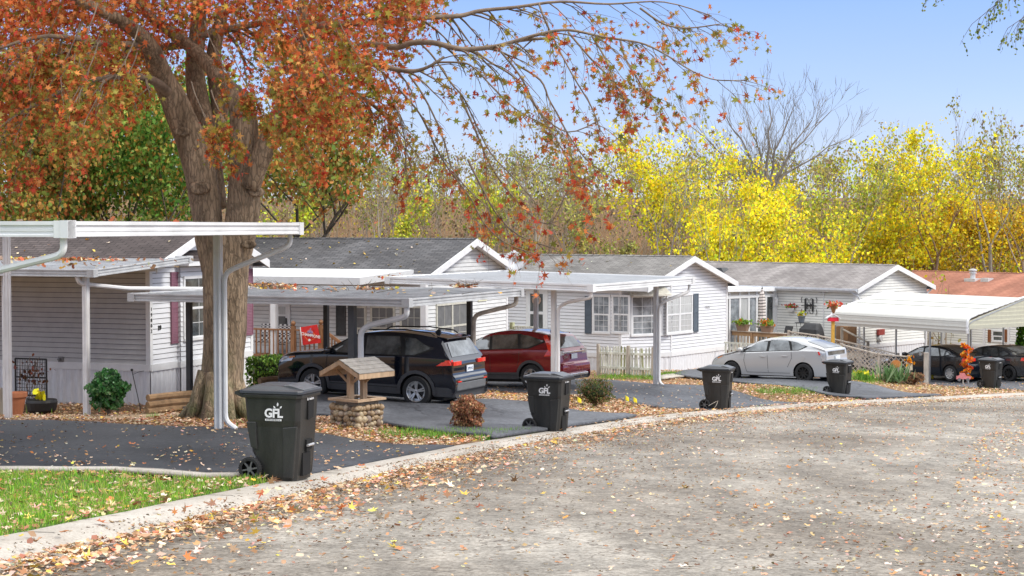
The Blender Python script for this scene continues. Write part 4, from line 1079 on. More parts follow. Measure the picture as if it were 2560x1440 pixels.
class Car:
    def __init__(s, top, belt, W, zb, hz=.18, tumble=.42, taper=.16, tp=3.2, mid=.6):
        s.top = catmull(top, 5); s.belt = belt; s.W = W; s.zb = zb; s.tumble = tumble; s.taper = taper; s.tp = tp; s.mid = mid
        xs = [p.x for p in s.top]; s.x0, s.x1 = min(xs), max(xs)
    def hw(s, x):
        u = abs(2 * (x - s.x0) / (s.x1 - s.x0) - 1)
        return s.W / 2 * (1 - s.taper * u ** s.tp)
    def section(s, x, zt):
        w = s.hw(x); zbel = min(lerpc(s.belt, x), zt - .035)
        zl = min(s.zb, zt - .1); zbel = max(zbel, zl + .05)
        hh = max(0, zt - zbel); wr = max(w - .02 - max(0, hh - .06) * s.tumble, .3)
        zm = zl + (zbel - zl) * .55
        r = min(.09, hh * .35)
        return [(0, zl), (w * .8, zl), (w * .95, zl + .04), (w * .99, zl + (zm - zl) * .5), (w, zm), (w * .998, zm + (zbel - zm) * .6), (w - .012, zbel - .01),
                (w - .035, zbel + .012 if hh > .08 else zbel), (wr + (w - .035 - wr) * .45, zbel + (zt - zbel - r) * .55), (wr + .012, zt - r), (wr - .05, zt - r * .28), (wr * .62, zt - .006), (0, zt)]
    def side(s, x, z):
        zt = s.ztop(x); P = s.section(x, zt)[1:11]
        if z <= P[0][1]: return P[0][0]
        for (a, b), (c, d) in zip(P[:-1], P[1:]):
            if z <= d and d > b: return a + (c - a) * (z - b) / (d - b)
        return P[-1][0]
    def ztop(s, x):
        best = None
        for p, q in zip(s.top[:-1], s.top[1:]):
            if p.x <= x <= q.x and q.x > p.x:
                z = p.y + (q.y - p.y) * (x - p.x) / (q.x - p.x); best = z if best is None else max(best, z)
        return best if best is not None else (s.top[0].y if x < s.x0 + .5 else s.top[-1].y)
    def body(s, mb, clad=None):
        rings = []
        for p in s.top:
            P = s.section(p.x, p.y); rings.append([(p.x, y, z) for y, z in P] + [(p.x, -y, z) for y, z in reversed(P[1:-1])])
        n = len(rings[0]); vs = [v for r in rings for v in r]
        fs = [(i * n + j, i * n + (j + 1) % n, (i + 1) * n + (j + 1) % n, (i + 1) * n + j) for i in range(len(rings) - 1) for j in range(n)]
        fs += [tuple(range(n - 1, -1, -1)), tuple(range((len(rings) - 1) * n, len(rings) * n))]
        mb.add(vs, fs)
        if clad:
            for k, f in enumerate(mb.f):
                zc_ = sum(mb.v[i][2] for i in f) / len(f)
                if zc_ < clad: mb.m[k] = 1
    def over(s, mb, bot, top, sgn=-1, offd=.007, nt=14, ns=5, mi=0):
        def ev(pts, t):
            k = t * (len(pts) - 1); i = min(int(k), len(pts) - 2); f = k - i
            return pts[i][0] + (pts[i + 1][0] - pts[i][0]) * f, pts[i][1] + (pts[i + 1][1] - pts[i][1]) * f
        vs = []
        for i in range(nt + 1):
            b = ev(bot, i / nt); t = ev(top, i / nt)
            for j in range(ns + 1):
                q = j / ns; x = b[0] + (t[0] - b[0]) * q; z = b[1] + (t[1] - b[1]) * q
                vs.append((x, sgn * (s.side(x, z) + offd), z))
        m = ns + 1
        mb.add(vs, [(i * m + j, (i + 1) * m + j, (i + 1) * m + j + 1, i * m + j + 1) for i in range(nt) for j in range(ns)], mi)
    def deck(s, mb, xa, xb, f0, f1, offd=.012, na=10, nb=8, mi=0, zrange=None):
        """sheet on the top profile between two stations (a windscreen, a tailgate window); f = share of the half width at each end"""
        seq = [p for p in s.top if xa <= p.x <= xb] if zrange is None else [p for p in s.top if xa <= p.x <= xb and zrange[0] <= p.y <= zrange[1]]
        vs = []
        for i, p in enumerate(seq):
            P = s.section(p.x, p.y); t = i / max(1, len(seq) - 1); fw = f0 + (f1 - f0) * t
            q = seq[min(i + 1, len(seq) - 1)]; o = seq[max(i - 1, 0)]; d = (q - o); nrm = Vector((-d.y, d.x)); nrm = nrm / max(1e-6, nrm.length)
            wm = P[10][0] * fw
            for j in range(nb + 1):
                y = -wm + 2 * wm * j / nb; u = abs(y)
                zz = p.y - (.006 * (u / P[11][0]) if u < P[11][0] else .006 + (P[12][1] - P[10][1] - .006) * (u - P[11][0]) / max(1e-3, P[10][0] - P[11][0]))
                vs.append((p.x + nrm.x * offd, y, zz + nrm.y * offd))
        m = nb + 1
        mb.add(vs, [(i * m + j, (i + 1) * m + j, (i + 1) * m + j + 1, i * m + j + 1) for i in range(len(seq) - 1) for j in range(nb)], mi)

def wheel(parent, x, y, R, rim, spokes=5, w=.22, twin=True):
    sg = -1 if y < 0 else 1
    root = MB(); root.lathe([(R * .64, w / 2 - .05), (R * .64, -w / 2 + .05), (R * .66, -w / 2), (R * .93, -w / 2), (R, -w / 2 + .03), (R, w / 2 - .03), (R * .93, w / 2), (R * .66, w / 2), (R * .64, w / 2 - .05)], 28, (0, 0, 0), 'y', cap=False)
    wr = bpy.data.objects.new('wheel', None); COL.objects.link(wr); wr.parent = parent; wr.location = (x, y, R)
    root.build('tyre', RUB, wr, smooth=35)
    r = MB(); yo = sg * w / 2; r.lathe([(R * .66, yo - sg * .0), (R * .62, yo - sg * .01), (R * .60, yo - sg * .07), (R * .1, yo - sg * .09)], 28, (0, 0, 0), 'y', cap=False)
    r.lathe([(R * .16, yo - sg * .09), (R * .15, yo - sg * .015), (.01, yo - sg * .012)], 12, (0, 0, 0), 'y', cap=False)
    for k in range(spokes):
        for d in ((-.13, .13) if twin else (0,)):
            a = 2 * math.pi * k / spokes + .3; b = a + d
            p0 = Vector((math.cos(a + d * 1.6) * R * .13, yo - sg * .03, math.sin(a + d * 1.6) * R * .13)); p1 = Vector((math.cos(b) * R * .62, yo - sg * .012, math.sin(b) * R * .62))
            r.bar(p0, p1, R * (.09 if twin else .17), .03, up=(0, 1, 0))
    dk = MB(); dk.lathe([(R * .6, yo - sg * .075), (.02, yo - sg * .075)], 24, (0, 0, 0), 'y', cap=False); dk.build('hub', BLACK, wr)
    r.build('rim', rim, wr, smooth=35)
    return wr

def carbody(car, t, mats, wheels, R, clad=None, arch=.055):
    mb = MB(); car.body(mb, clad)
    b = mb.build('body', mats, t, smooth=True)
    cut = MB()
    for wx in wheels:
        for sg in (-1, 1):
            cut.lathe([(R + arch, sg * (car.W / 2 - .30)), (R + arch, sg * (car.W / 2 + .2))], 26, (wx, 0, R), 'y')
            cut.box(wx - R - arch, wx + R + arch, min(sg * (car.W / 2 - .29), sg * (car.W / 2 + .2)), max(sg * (car.W / 2 - .29), sg * (car.W / 2 + .2)), -.3, R * .9)
    # one cutter at a time so the cuts stay clean
    c = cut.build('cutter', BLACK, t)
    md = b.modifiers.new('cut', 'BOOLEAN'); md.operation = 'DIFFERENCE'; md.object = c; md.solver = 'EXACT'; md.use_self = True
    try: md.material_mode = 'TRANSFER'
    except Exception: pass
    dg = bpy.context.evaluated_depsgraph_get(); me = bpy.data.meshes.new_from_object(b.evaluated_get(dg)); b.modifiers.clear(); b.data = me
    bpy.data.objects.remove(c)
    me.shade_smooth(); e = b.modifiers.new('edges', 'EDGE_SPLIT'); e.split_angle = rad(32)
    return b

def arc(xc, zc, r, a0, a1, n=12):
    return [(xc + r * math.cos(rad(a0 + (a1 - a0) * i / n)), zc + r * math.sin(rad(a0 + (a1 - a0) * i / n))) for i in range(n + 1)]

def seam(car, mb, pts, w=.012):
    for a, b in zip(pts[:-1], pts[1:]):
        d = Vector((b[0] - a[0], b[1] - a[1])); n_ = Vector((-d.y, d.x)).normalized() * w / 2
        for sg in (-1, 1):
            car.over(mb, [(a[0] - n_.x, a[1] - n_.y), (b[0] - n_.x, b[1] - n_.y)], [(a[0] + n_.x, a[1] + n_.y), (b[0] + n_.x, b[1] + n_.y)], sg, .004, nt=5, ns=1)

def finish_car(car, t, sp):
    g = sp['glass']
    for k, (bot, top) in enumerate(g):
        for sg in (-1, 1):
            mb = MB(); car.over(mb, bot, top, sg, .006); w = mb.build('side_window', CARGLASS, t, smooth=True, fixn=False)
    for sg in (-1, 1):
        tr = MB(); car.over(tr, sp['trim_bot'], sp['trim_top'], sg, .003, nt=24, ns=4); tr.build('window_surround', SEAM, t, fixn=False)
    mb = MB(); car.deck(mb, *sp['wind']); mb.build('windscreen', CARGLASS, t, smooth=True, fixn=False)
    mb = MB(); car.deck(mb, *sp['rearwin']); mb.build('rear_window', CARGLASS, t, smooth=True, fixn=False)
    mb = MB()
    for pts in sp['seams']: seam(car, mb, pts)
    mb.build('door_seam', SEAM, t, fixn=False)
    for hx, hz in sp['handles']:
        for sg in (-1, 1):
            y = car.side(hx, hz); h_ = MB(); h_.bar((hx - .1, sg * (y + .022), hz), (hx + .1, sg * (y + .022), hz - .006), .03, .028); h_.build('door_handle', sp['paint'], t, bevel=.006)
    for sg in (-1, 1):
        mx_, mz = sp['mirror']; y = car.side(mx_, mz); m_ = MB()
        m_.lathe([(.02, -.09), (.08, -.07), (.095, 0), (.085, .05), (.03, .07)], 10, (0, 0, 0), 'y'); m_.v = [(mx_ + x * 1.0 - .05, sg * (y + .13 + yy * 1.25), mz + .03 + z * .85) for x, yy, z in m_.v]
        m_.bar((mx_, sg * (y - .02), mz - .02), (mx_ - .03, sg * (y + .08), mz), .04); m_.build('mirror', sp['paint'], t, smooth=40)
    R = sp['R']
    for wx in sp['wheels']:
        for sg in (-1, 1): wheel(t, wx, sg * (car.W / 2 - .125), R, sp['rim'], sp.get('spokes', 5), twin=sp.get('twin', True))
    if sp.get('archmat'):
        for wx in sp['wheels']:
            for sg in (-1, 1):
                a = MB(); car.over(a, arc(wx, R, R + .045, -8, 188), arc(wx, R, R + .125, -8, 188), sg, .018, nt=24, ns=2); a.build('arch_trim', sp['archmat'], t, smooth=True, fixn=False)
    un = MB(); un.box(car.x0 + .5, car.x1 - .4, -car.W / 2 + .33, car.W / 2 - .33, .16, .4); un.build('underbody', BLACK, t)

def place(t, px, py, Lx):
    """stand the car with its near wheel bottom at the sighted ground point; Lx, Wy = that wheel in car coordinates"""
    pass

def car_at(name, label, px, py, wx, wy, theta, wb, group='cars parked on the driveways', cat='car'):
    g = on(px, py); rz = -rad(theta)
    c, s_ = math.cos(rz), math.sin(rz)
    X = g.x - (wx * c - wy * s_); Y = g.y - (wx * s_ + wy * c)
    def gg(a, b): return gz(X + a * c - b * s_, Y + a * s_ + b * c)
    zr_ = (gg(wx, -wy) + gg(wx, wy)) / 2; zf = (gg(wx - wb, -wy) + gg(wx - wb, wy)) / 2
    pitch = math.atan2(zf - zr_, wb); pitch = max(-.06, min(.07, pitch))
    t = thing(name, label, cat, (X, Y, zr_ + .045 + wx * math.tan(pitch)), rz, group)
    t.rotation_euler = (0, pitch, rz)
    return t

# --- black compact SUV
P1 = paint('black_blue_paint', (.004, .006, .014), .15, .08)
rt = [(-2.27, .42), (-2.31, .60), (-2.29, .82), (-2.2, .97), (-1.95, 1.05), (-1.2, 1.12), (-1.0, 1.16), (-.42, 1.50), (-.12, 1.60), (.45, 1.655), (1.1, 1.65), (1.68, 1.59), (1.86, 1.55), (1.98, 1.42), (2.18, 1.10), (2.23, 1.0), (2.25, .78), (2.31, .70), (2.32, .50), (2.26, .36)]
car = Car(rt, [(-2.3, .8), (-1.9, .98), (-1, 1.06), (1.2, 1.13), (2.1, 1.12)], 1.86, .23, taper=.13)
t = car_at('suv', 'black compact SUV with silver wheels, parked under the grey pan roofed carport', 1046, 1018, 1.38, -.85, 25, 2.69, cat='SUV')
carbody(car, t, [P1, CLAD], (-1.31, 1.38), .355, clad=.40); t.scale = (.955, .955, .955)
finish_car(car, t, dict(glass=[([(-.98, 1.12), (-.02, 1.13)], [(-.42, 1.45), (-.05, 1.53)]), ([(.05, 1.13), (.98, 1.15)], [(.02, 1.53), (.86, 1.55)]), ([(1.08, 1.155), (1.30, 1.17), (1.62, 1.30)], [(1.0, 1.545), (1.25, 1.53), (1.64, 1.34)])],
    trim_bot=[(-1.12, 1.105), (-.02, 1.11), (1.32, 1.145), (1.72, 1.30)], trim_top=[(-1.10, 1.115), (-.4, 1.49), (.86, 1.575), (1.74, 1.34)],
    wind=(-.98, -.44, .97, .95), rearwin=(1.93, 2.15, .82, .9), seams=[[(-.92, 1.1), (-.95, .75), (-.85, .42)], [(.02, 1.12), (.03, .42)], [(1.02, 1.14), (1.0, .85), (.92, .62)], [(-.9, .42), (.95, .42)], [(2.0, 1.1), (2.03, .72)], [(-1.15, 1.08), (-2.1, .98)]],
    handles=[(-.12, .98), (.86, 1.01)], mirror=(-.80, 1.13), R=.355, wheels=(-1.31, 1.38), rim=RIMS, spokes=5, archmat=CLAD, paint=P1))
for sg in (-1, 1):
    m_ = MB(); m_.tube([(-.25, sg * .60, 1.58), (-.1, sg * .60, 1.655), (.9, sg * .60, 1.70), (1.55, sg * .58, 1.655), (1.65, sg * .57, 1.60)], .016, 6); m_.build('roof_rail', BLACK, t)
    m_ = MB(); car.over(m_, [(1.86, .95), (2.24, .98)], [(1.98, 1.03), (2.22, 1.1)], sg, .012, nt=8, ns=3); car.over(m_, [(2.06, .98), (2.24, .98)], [(2.06, 1.08), (2.22, 1.1)], sg, .014, nt=5, ns=3); m_.box(2.215, 2.262, min(sg * .42, sg * .80), max(sg * .42, sg * .80), .97, 1.06); m_.build('taillight', REDL, t, fixn=False)
    m_ = MB(); car.over(m_, [(-2.28, .80), (-1.9, .86)], [(-2.25, .93), (-1.85, .97)], sg, .01, nt=8, ns=3); m_.build('headlight', CLEARL, t, fixn=False)
    m_ = MB(); car.over(m_, [(-1.98, .90), (-1.82, .94)], [(-1.98, .95), (-1.80, .975)], sg, .016, nt=4, ns=1); m_.build('side_marker', AMBER, t, fixn=False)
    m_ = MB(); m_.box(2.28, 2.345, min(sg * .55, sg * .72), max(sg * .55, sg * .72), .60, .63); m_.build('rear_reflector', REDL, t)
bp = MB(); bp.box(2.16, 2.33, -.72, .72, .40, .60); bp.box(2.2, 2.35, -.60, .60, .60, .66)
bo = bp.build('rear_bumper', mat('grey_bumper', (.13, .135, .14), .5, var=.08), t, bevel=.03)
lp = MB(); lp.box(2.255, 2.275, -.16, .16, .80, .94); lo_ = lp.build('license_plate', mat('plate_white', (.72, .76, .8), .4), t)
tb = MB(); text_mesh('2P9 F1C', .075, Matrix.Translation((2.279, 0, .865)) @ Matrix.Rotation(rad(90), 4, 'Z') @ STAND, tb, depth=.001); tb.build('plate_digits', mat('plate_blue', (.05, .08, .2), .5), lo_)
sp = MB(); sp.prism([(1.72, 1.59), (1.98, 1.555), (1.98, 1.53), (1.72, 1.565)], -.60, .60, 'y'); sp.build('rear_spoiler', P1, t, bevel=.008)
an = MB(); an.prism([(1.35, 1.60), (1.52, 1.60), (1.50, 1.70), (1.44, 1.70)], -.02, .02, 'y'); an.build('antenna', BLACK, t)
wp = MB(); wp.bar((2.13, .05, 1.17), (2.10, .45, 1.22), .018); wp.build('rear_wiper', BLACK, t)

# --- dark red SUV
P2 = paint('dark_red_paint', (.23, .008, .020), .3, .12)
rt = [(-2.22, .40), (-2.26, .55), (-2.22, .75), (-2.05, .90), (-1.7, 1.0), (-1.2, 1.07), (-1.0, 1.13), (-.35, 1.46), (0, 1.58), (.5, 1.635), (1.1, 1.62), (1.62, 1.53), (1.82, 1.47), (1.97, 1.28), (2.1, 1.08), (2.16, .98), (2.2, .72), (2.27, .66), (2.28, .48), (2.2, .34)]
car = Car(rt, [(-2.3, .72), (-1.9, .90), (-1, 1.02), (1.2, 1.09), (2.1, 1.08)], 1.82, .22, taper=.15)
t = car_at('suv', 'dark red SUV with tall wrapped tail lamps, under the clean light grey carport', 1330, 978, 1.30, -.84, 31, 2.62, cat='SUV')
carbody(car, t, [P2, CLAD], (-1.32, 1.30), .34, clad=.36)
finish_car(car, t, dict(glass=[([(-.98, 1.08), (-.05, 1.10)], [(-.42, 1.39), (-.10, 1.48)]), ([(.04, 1.10), (.90, 1.13)], [(-.02, 1.485), (.80, 1.51)]), ([(.98, 1.135), (1.2, 1.15), (1.62, 1.30)], [(.90, 1.50), (1.15, 1.48), (1.64, 1.34)])],
    trim_bot=[(-1.12, 1.06), (-.02, 1.085), (1.25, 1.12), (1.7, 1.29)], trim_top=[(-1.1, 1.075), (-.4, 1.42), (.85, 1.53), (1.72, 1.33)],
    wind=(-.98, -.38, .97, .95), rearwin=(1.86, 2.08, .78, .86), seams=[[(-.92, 1.06), (-.95, .7), (-.85, .40)], [(-.01, 1.08), (.0, .40)], [(.94, 1.1), (.94, .85), (.86, .6)], [(-.85, .38), (.9, .38)]],
    handles=[(-.14, .95), (.78, .99)], mirror=(-.82, 1.10), R=.34, wheels=(-1.32, 1.30), rim=RIMS, spokes=5, archmat=CLAD, paint=P2))
for sg in (-1, 1):
    m_ = MB(); car.over(m_, [(1.62, 1.46), (1.84, 1.08), (1.72, .90)], [(1.72, 1.50), (2.02, 1.10), (2.1, .92)], sg, .012, nt=12, ns=4); m_.build('taillight', REDL, t, fixn=False)
    m_ = MB(); m_.box(2.10, 2.175, min(sg * .52, sg * .78), max(sg * .52, sg * .78), .92, 1.05); m_.build('reverse_lamp', CLEARL, t)
    m_ = MB(); car.over(m_, [(-2.2, .72), (-1.85, .80)], [(-2.15, .83), (-1.75, .94)], sg, .01, nt=8, ns=3); m_.build('headlight', CLEARL, t, fixn=False)
lp = MB(); lp.box(2.195, 2.215, -.16, .16, .80, .94); lp.build('license_plate', MATS['plate_white'], t)
ch = MB(); ch.box(2.15, 2.19, -.62, .62, .96, 1.01); cho = ch.build('tailgate_trim', CHROME, t, bevel=.008)
tb = MB(); text_mesh('CR-V', .10, Matrix.Translation((2.20, -.46, .86)) @ Matrix.Rotation(rad(90), 4, 'Z') @ STAND, tb, depth=.004); tb.build('badge', CHROME, t)
bp = MB(); bp.box(2.1, 2.285, -.66, .66, .32, .40); bp.build('rear_bumper_guard', CHROME, t, bevel=.02)
an = MB(); an.bar((1.45, 0, 1.56), (1.62, 0, 1.78), .014); an.build('antenna', BLACK, t)

# --- silver hatchback
P3 = paint('silver_paint', (.50, .51, .52), .25, .3)
rt = [(-2.18, .34), (-2.24, .46), (-2.22, .60), (-2.1, .74), (-1.85, .86), (-1.45, .96), (-1.2, 1.03), (-.75, 1.24), (-.3, 1.40), (0, 1.465), (.35, 1.485), (.8, 1.46), (1.3, 1.36), (1.75, 1.22), (1.98, 1.12), (2.05, 1.08), (2.09, .92), (2.12, .70), (2.22, .62), (2.23, .45), (2.15, .30)]
car = Car(rt, [(-2.3, .62), (-1.9, .80), (-1.2, .92), (0, .99), (1.2, 1.05), (2.1, 1.05)], 1.745, .17, taper=.17, tumble=.40)
t = car_at('hatchback', 'silver hatchback with black wheels on the driveway beside the cut-corner home', 2010, 957, 1.29, -.80, 37, 2.70)
carbody(car, t, [P3, P3], (-1.41, 1.29), .315)
finish_car(car, t, dict(glass=[([(-1.28, .965), (-.98, .985)], [(-.98, 1.075), (-.93, 1.10)]), ([(-.90, .99), (-.08, 1.02)], [(-.50, 1.27), (-.06, 1.39)]), ([(.02, 1.025), (.82, 1.06)], [(.04, 1.395), (.70, 1.38)]), ([(.90, 1.065), (1.12, 1.08), (1.32, 1.18)], [(.80, 1.365), (1.05, 1.32), (1.34, 1.20)])],
    trim_bot=[(-1.40, .94), (-.08, 1.0), (1.12, 1.055), (1.38, 1.17)], trim_top=[(-1.38, .95), (-.5, 1.30), (.5, 1.425), (1.42, 1.20)],
    wind=(-1.18, -.32, .96, .93), rearwin=(1.25, 1.96, .80, .84), seams=[[(-.86, .97), (-.92, .7), (-.82, .32)], [(-.03, 1.0), (0, .32)], [(.86, 1.04), (.88, .8), (.72, .5)], [(-.82, .30), (.8, .30)], [(-1.3, .93), (-1.95, .78)]],
    handles=[(-.2, .84), (.62, .87)], mirror=(-.98, 1.02), R=.315, wheels=(-1.41, 1.29), rim=RIMB, spokes=9, twin=False, paint=P3))
for sg in (-1, 1):
    m_ = MB(); car.over(m_, [(1.98, .66), (2.05, .66)], [(1.80, 1.05), (2.06, 1.05)], sg, .012, nt=6, ns=6); m_.build('taillight', CLEARL, t, fixn=False)
    m_ = MB(); car.over(m_, [(1.99, .64), (2.09, .64)], [(1.97, .72), (2.09, .72)], sg, .016, nt=4, ns=2); car.over(m_, [(1.84, .92), (1.90, .92)], [(1.80, 1.03), (1.86, 1.03)], sg, .016, nt=3, ns=2); m_.build('red_reflector', REDL, t, fixn=False)
    m_ = MB(); car.over(m_, [(-2.1, .64), (-1.8, .76)], [(-2.05, .74), (-1.65, .86)], sg, .01, nt=8, ns=3); m_.build('headlight', CLEARL, t, fixn=False)
    m_ = MB(); car.over(m_, [(-1.98, .72), (-1.80, .79)], [(-1.96, .76), (-1.76, .83)], sg, .016, nt=4, ns=1); m_.build('side_marker', AMBER, t, fixn=False)
bw = MB(); bw.box(2.045, 2.10, -.60, .60, .90, 1.04); bw.build('lower_rear_glass', CARGLASS, t, bevel=.01)
lp = MB(); lp.box(2.12, 2.14, -.16, .16, .74, .87); lp.build('license_plate', MATS['plate_white'], t)
an = MB(); an.bar((.95, 0, 1.43), (1.12, 0, 1.53), .012); an.build('antenna', BLACK, t)
fl_ = MB(); fl_.lathe([(.085, -.001), (.085, .004), (.08, .005)], 16, (0, 0, 0), 'y'); fl_.v = [(x + 1.28, -(car.side(1.28, .84) + .002) - y, z + .82) for x, y, z in fl_.v]; fl_.build('fuel_flap', P3, t)

# --- two dark sedans
def sedan(label, px, py, theta, pm, wy=-.80, rim=RIMS, spk=9):
    rt = [(-2.25, .32), (-2.31, .45), (-2.27, .62), (-2.1, .74), (-1.7, .86), (-1.25, .94), (-1.05, .99), (-.35, 1.33), (0, 1.41), (.5, 1.435), (.95, 1.38), (1.35, 1.24), (1.68, 1.10), (1.95, 1.07), (2.18, 1.045), (2.23, .95), (2.25, .72), (2.31, .66), (2.31, .45), (2.24, .32)]
    car = Car(rt, [(-2.3, .62), (-1.9, .80), (-1.2, .90), (0, .95), (1.2, 1.0), (2.1, 1.0)], 1.78, .18, taper=.15)
    t = car_at('sedan', label, px, py, 1.35, wy, theta, 2.70)
    carbody(car, t, [pm, pm], (-1.35, 1.35), .32)
    finish_car(car, t, dict(glass=[([(-.98, .97), (-.05, .985)], [(-.42, 1.26), (-.06, 1.34)]), ([(.04, .99), (.82, 1.01)], [(.02, 1.345), (.66, 1.32)]), ([(.90, 1.015), (1.0, 1.02), (1.28, 1.09)], [(.76, 1.30), (.95, 1.26), (1.30, 1.11)])],
        trim_bot=[(-1.1, .95), (-.08, .965), (1.1, 1.0), (1.35, 1.08)], trim_top=[(-1.08, .96), (-.42, 1.29), (.6, 1.365), (1.38, 1.11)],
        wind=(-1.0, -.37, .96, .94), rearwin=(1.02, 1.62, .90, .86), seams=[[(-.86, .95), (-.9, .7), (-.8, .32)], [(-.02, .97), (0, .32)], [(.87, 1.0), (.9, .8), (.78, .5)], [(-.8, .30), (.8, .30)]],
        handles=[(-.18, .84), (.66, .87)], mirror=(-.84, 1.0), R=.32, wheels=(-1.35, 1.35), rim=rim, spokes=spk, twin=False, paint=pm))
    for sg in (-1, 1):
        m_ = MB(); car.over(m_, [(1.9, .84), (2.24, .84)], [(1.95, .97), (2.22, .97)], sg, .012, nt=8, ns=3); m_.box(2.2, 2.255, min(sg * .38, sg * .76), max(sg * .38, sg * .76), .84, .96); m_.build('taillight', REDL, t, fixn=False)
        m_ = MB(); car.over(m_, [(-2.2, .62), (-1.85, .70)], [(-2.15, .72), (-1.8, .82)], sg, .01, nt=8, ns=3); m_.build('headlight', CLEARL, t, fixn=False)
    lp = MB(); lp.box(2.26, 2.28, -.16, .16, .74, .87); lp.build('license_plate', MATS['plate_white'], t)
    return t
P4 = paint('midnight_paint', (.008, .012, .02), .4, .15); P5 = paint('charcoal_paint', (.05, .052, .056), .5, .2)
sedan('black sedan with silver spoked wheels nearest the lattice fence, under the cream carport', 2377, 958, 52, P4)
sedan('charcoal grey sedan parked on the far side of the black sedan', 2525, 955, 55, P5, rim=RIMB)

# ------------------------------------------------------------------ wheeled bins
BIN = mat('black_bin_plastic', (.022, .022, .021), .42, var=.35, scale=4, bump=.15, bscale=120, col2=(.036, .036, .034), stretch=(1, 1, .3))
BINL = mat('bin_lid_plastic', (.035, .038, .044), .35, var=.2, scale=3, bump=.1, bscale=90)
def rrect(x0, x1, hy, c):
    return [(x0 + c, -hy), (x1 - c, -hy), (x1, -hy + c), (x1, hy - c), (x1 - c, hy), (x0 + c, hy), (x0, hy - c), (x0, -hy + c)]
def loft(mb, st, mi=0):
    n = len(st[0][1]); vs = [(x, y, z) for z, r in st for x, y in r]
    fs = [(i * n + j, i * n + (j + 1) % n, (i + 1) * n + (j + 1) % n, (i + 1) * n + j) for i in range(len(st) - 1) for j in range(n)]
    fs += [tuple(range(n - 1, -1, -1)), tuple(range((len(st) - 1) * n, len(st) * n))]
    return mb.add(vs, fs, mi)
def make_bin():
    t = thing('wheeled_bin', 'x', 'wheeled bin', group='black wheeled bins set out along the kerb')
    b = MB()
    loft(b, [(.0, rrect(-.20, .28, .235, .04)), (.05, rrect(-.205, .285, .24, .045)), (.28, rrect(-.25, .31, .25, .05)), (.34, rrect(-.285, .315, .252, .05)), (.64, rrect(-.315, .335, .262, .05)), (.72, rrect(-.34, .345, .275, .045)), (1.0, rrect(-.36, .36, .288, .045)), (1.0, rrect(-.38, .375, .30, .045)), (1.045, rrect(-.38, .375, .30, .045))])
    for s_ in (-1, 1):
        b.prism([(-.02, .1), (.0, .1), (.0, .66), (-.02, .66)], s_ * .24, s_ * .275, 'y') if False else None
    bo = b.build('body', BIN, t, bevel=.012)
    for s_ in (-1, 1):
        y = s_ * .262
        MB().prism([(-.27, .40), (-.19, .37), (-.2, .70), (-.33, .70)], y - .02, y + .018, 'y').build('corner_rib', BIN, t, bevel=.01); MB().prism([(.14, .05), (.27, .05), (.32, .66), (.14, .64)], y - .02, y + .02, 'y').build('corner_rib', BIN, t, bevel=.01)
    rm = MB(); loft(rm, [(.985, rrect(-.395, .385, .315, .05)), (1.03, rrect(-.40, .39, .318, .05))]); rm.build('rim', BIN, t, bevel=.008)
    l = MB(); loft(l, [(1.035, rrect(-.415, .405, .33, .05)), (1.075, rrect(-.41, .40, .325, .05)), (1.085, rrect(-.37, .35, .29, .05)), (1.125, rrect(-.27, .13, .24, .05)), (1.13, rrect(-.24, .10, .22, .05))])
    l.build('lid', BINL, t, bevel=.008)
    l2 = MB(); l2.prism([(.16, 1.085), (.385, 1.07), (.385, 1.09), (.20, 1.138), (.12, 1.132)], -.22, .22, 'y'); l2.build('lid_handle', mat('scuffed_lid', (.075, .078, .082), .35, var=.3), t, bevel=.008)
    g = MB(); g.tube([(-.40, -.25, 1.04), (-.475, -.25, 1.03), (-.49, -.22, 1.03), (-.49, .22, 1.03), (-.475, .25, 1.03), (-.40, .25, 1.04)], .018, 8)
    g.prism([(-.38, .98), (-.48, 1.02), (-.48, 1.05), (-.38, 1.08)], -.27, -.23, 'y'); g.prism([(-.38, .98), (-.48, 1.02), (-.48, 1.05), (-.38, 1.08)], .23, .27, 'y'); g.build('handle', BIN, t)
    for s_ in (-1, 1):
        w = bpy.data.objects.new('wheel', None); COL.objects.link(w); w.parent = t; w.location = (-.275, s_ * .285, .14)
        m = MB(); m.lathe([(.1, -.02), (.1, -.03), (.13, -.032), (.14, -.02), (.14, .02), (.13, .032), (.1, .03), (.1, .02)], 26, (0, 0, 0), 'y', cap=False)
        for k in range(30):
            a = k / 30 * 2 * math.pi; m.box(-.006, .006, -.03, .03, 0, .004); 
            for q in range(8): x, y, z = m.v[-8 + q]; z += .139; m.v[-8 + q] = (x * math.cos(a) - z * math.sin(a), y, x * math.sin(a) + z * math.cos(a))
        m.build('tyre', RUB, w)
        MB().lathe([(.102, -.006), (.01, -.006), (.01, .006), (.102, .006)], 22, (0, 0, 0), 'y').build('disc', BLACK, w); r_ = MB(); r_.lathe([(.032, -.03), (.032, .03)], 12, (0, 0, 0), 'y')
        for k in range(6):
            a = k / 6 * 2 * math.pi + .2; r_.bar((math.cos(a) * .025, 0, math.sin(a) * .025), (math.cos(a) * .1, 0, math.sin(a) * .1), .018, .05, up=(0, 1, 0))
        r_.build('rim', mat('wheel_plastic', (.12, .12, .122), .4, var=.1), w)
    ax = MB(); ax.tube([(-.285, -.26, .14), (-.285, .26, .14)], .014, 6); ax.build('axle', STEEL, t)
    p = MB()
    for z0, z1, x in ((.72, .94, .345), (.34, .48, .322)):
        MB().prism([(-.05, z0), (.10, z0 + .02), (.12, z1), (-.05, z1)], x - .03, x + .022, 'x').build('grip_pocket', mat('deep_black', (.006, .006, .006), .8), t)
    MB().prism([(-.12, .06), (.10, .06), (.10, .33), (-.12, .33)], .27, .325, 'x').build('grip_pocket', MATS['deep_black'], t)
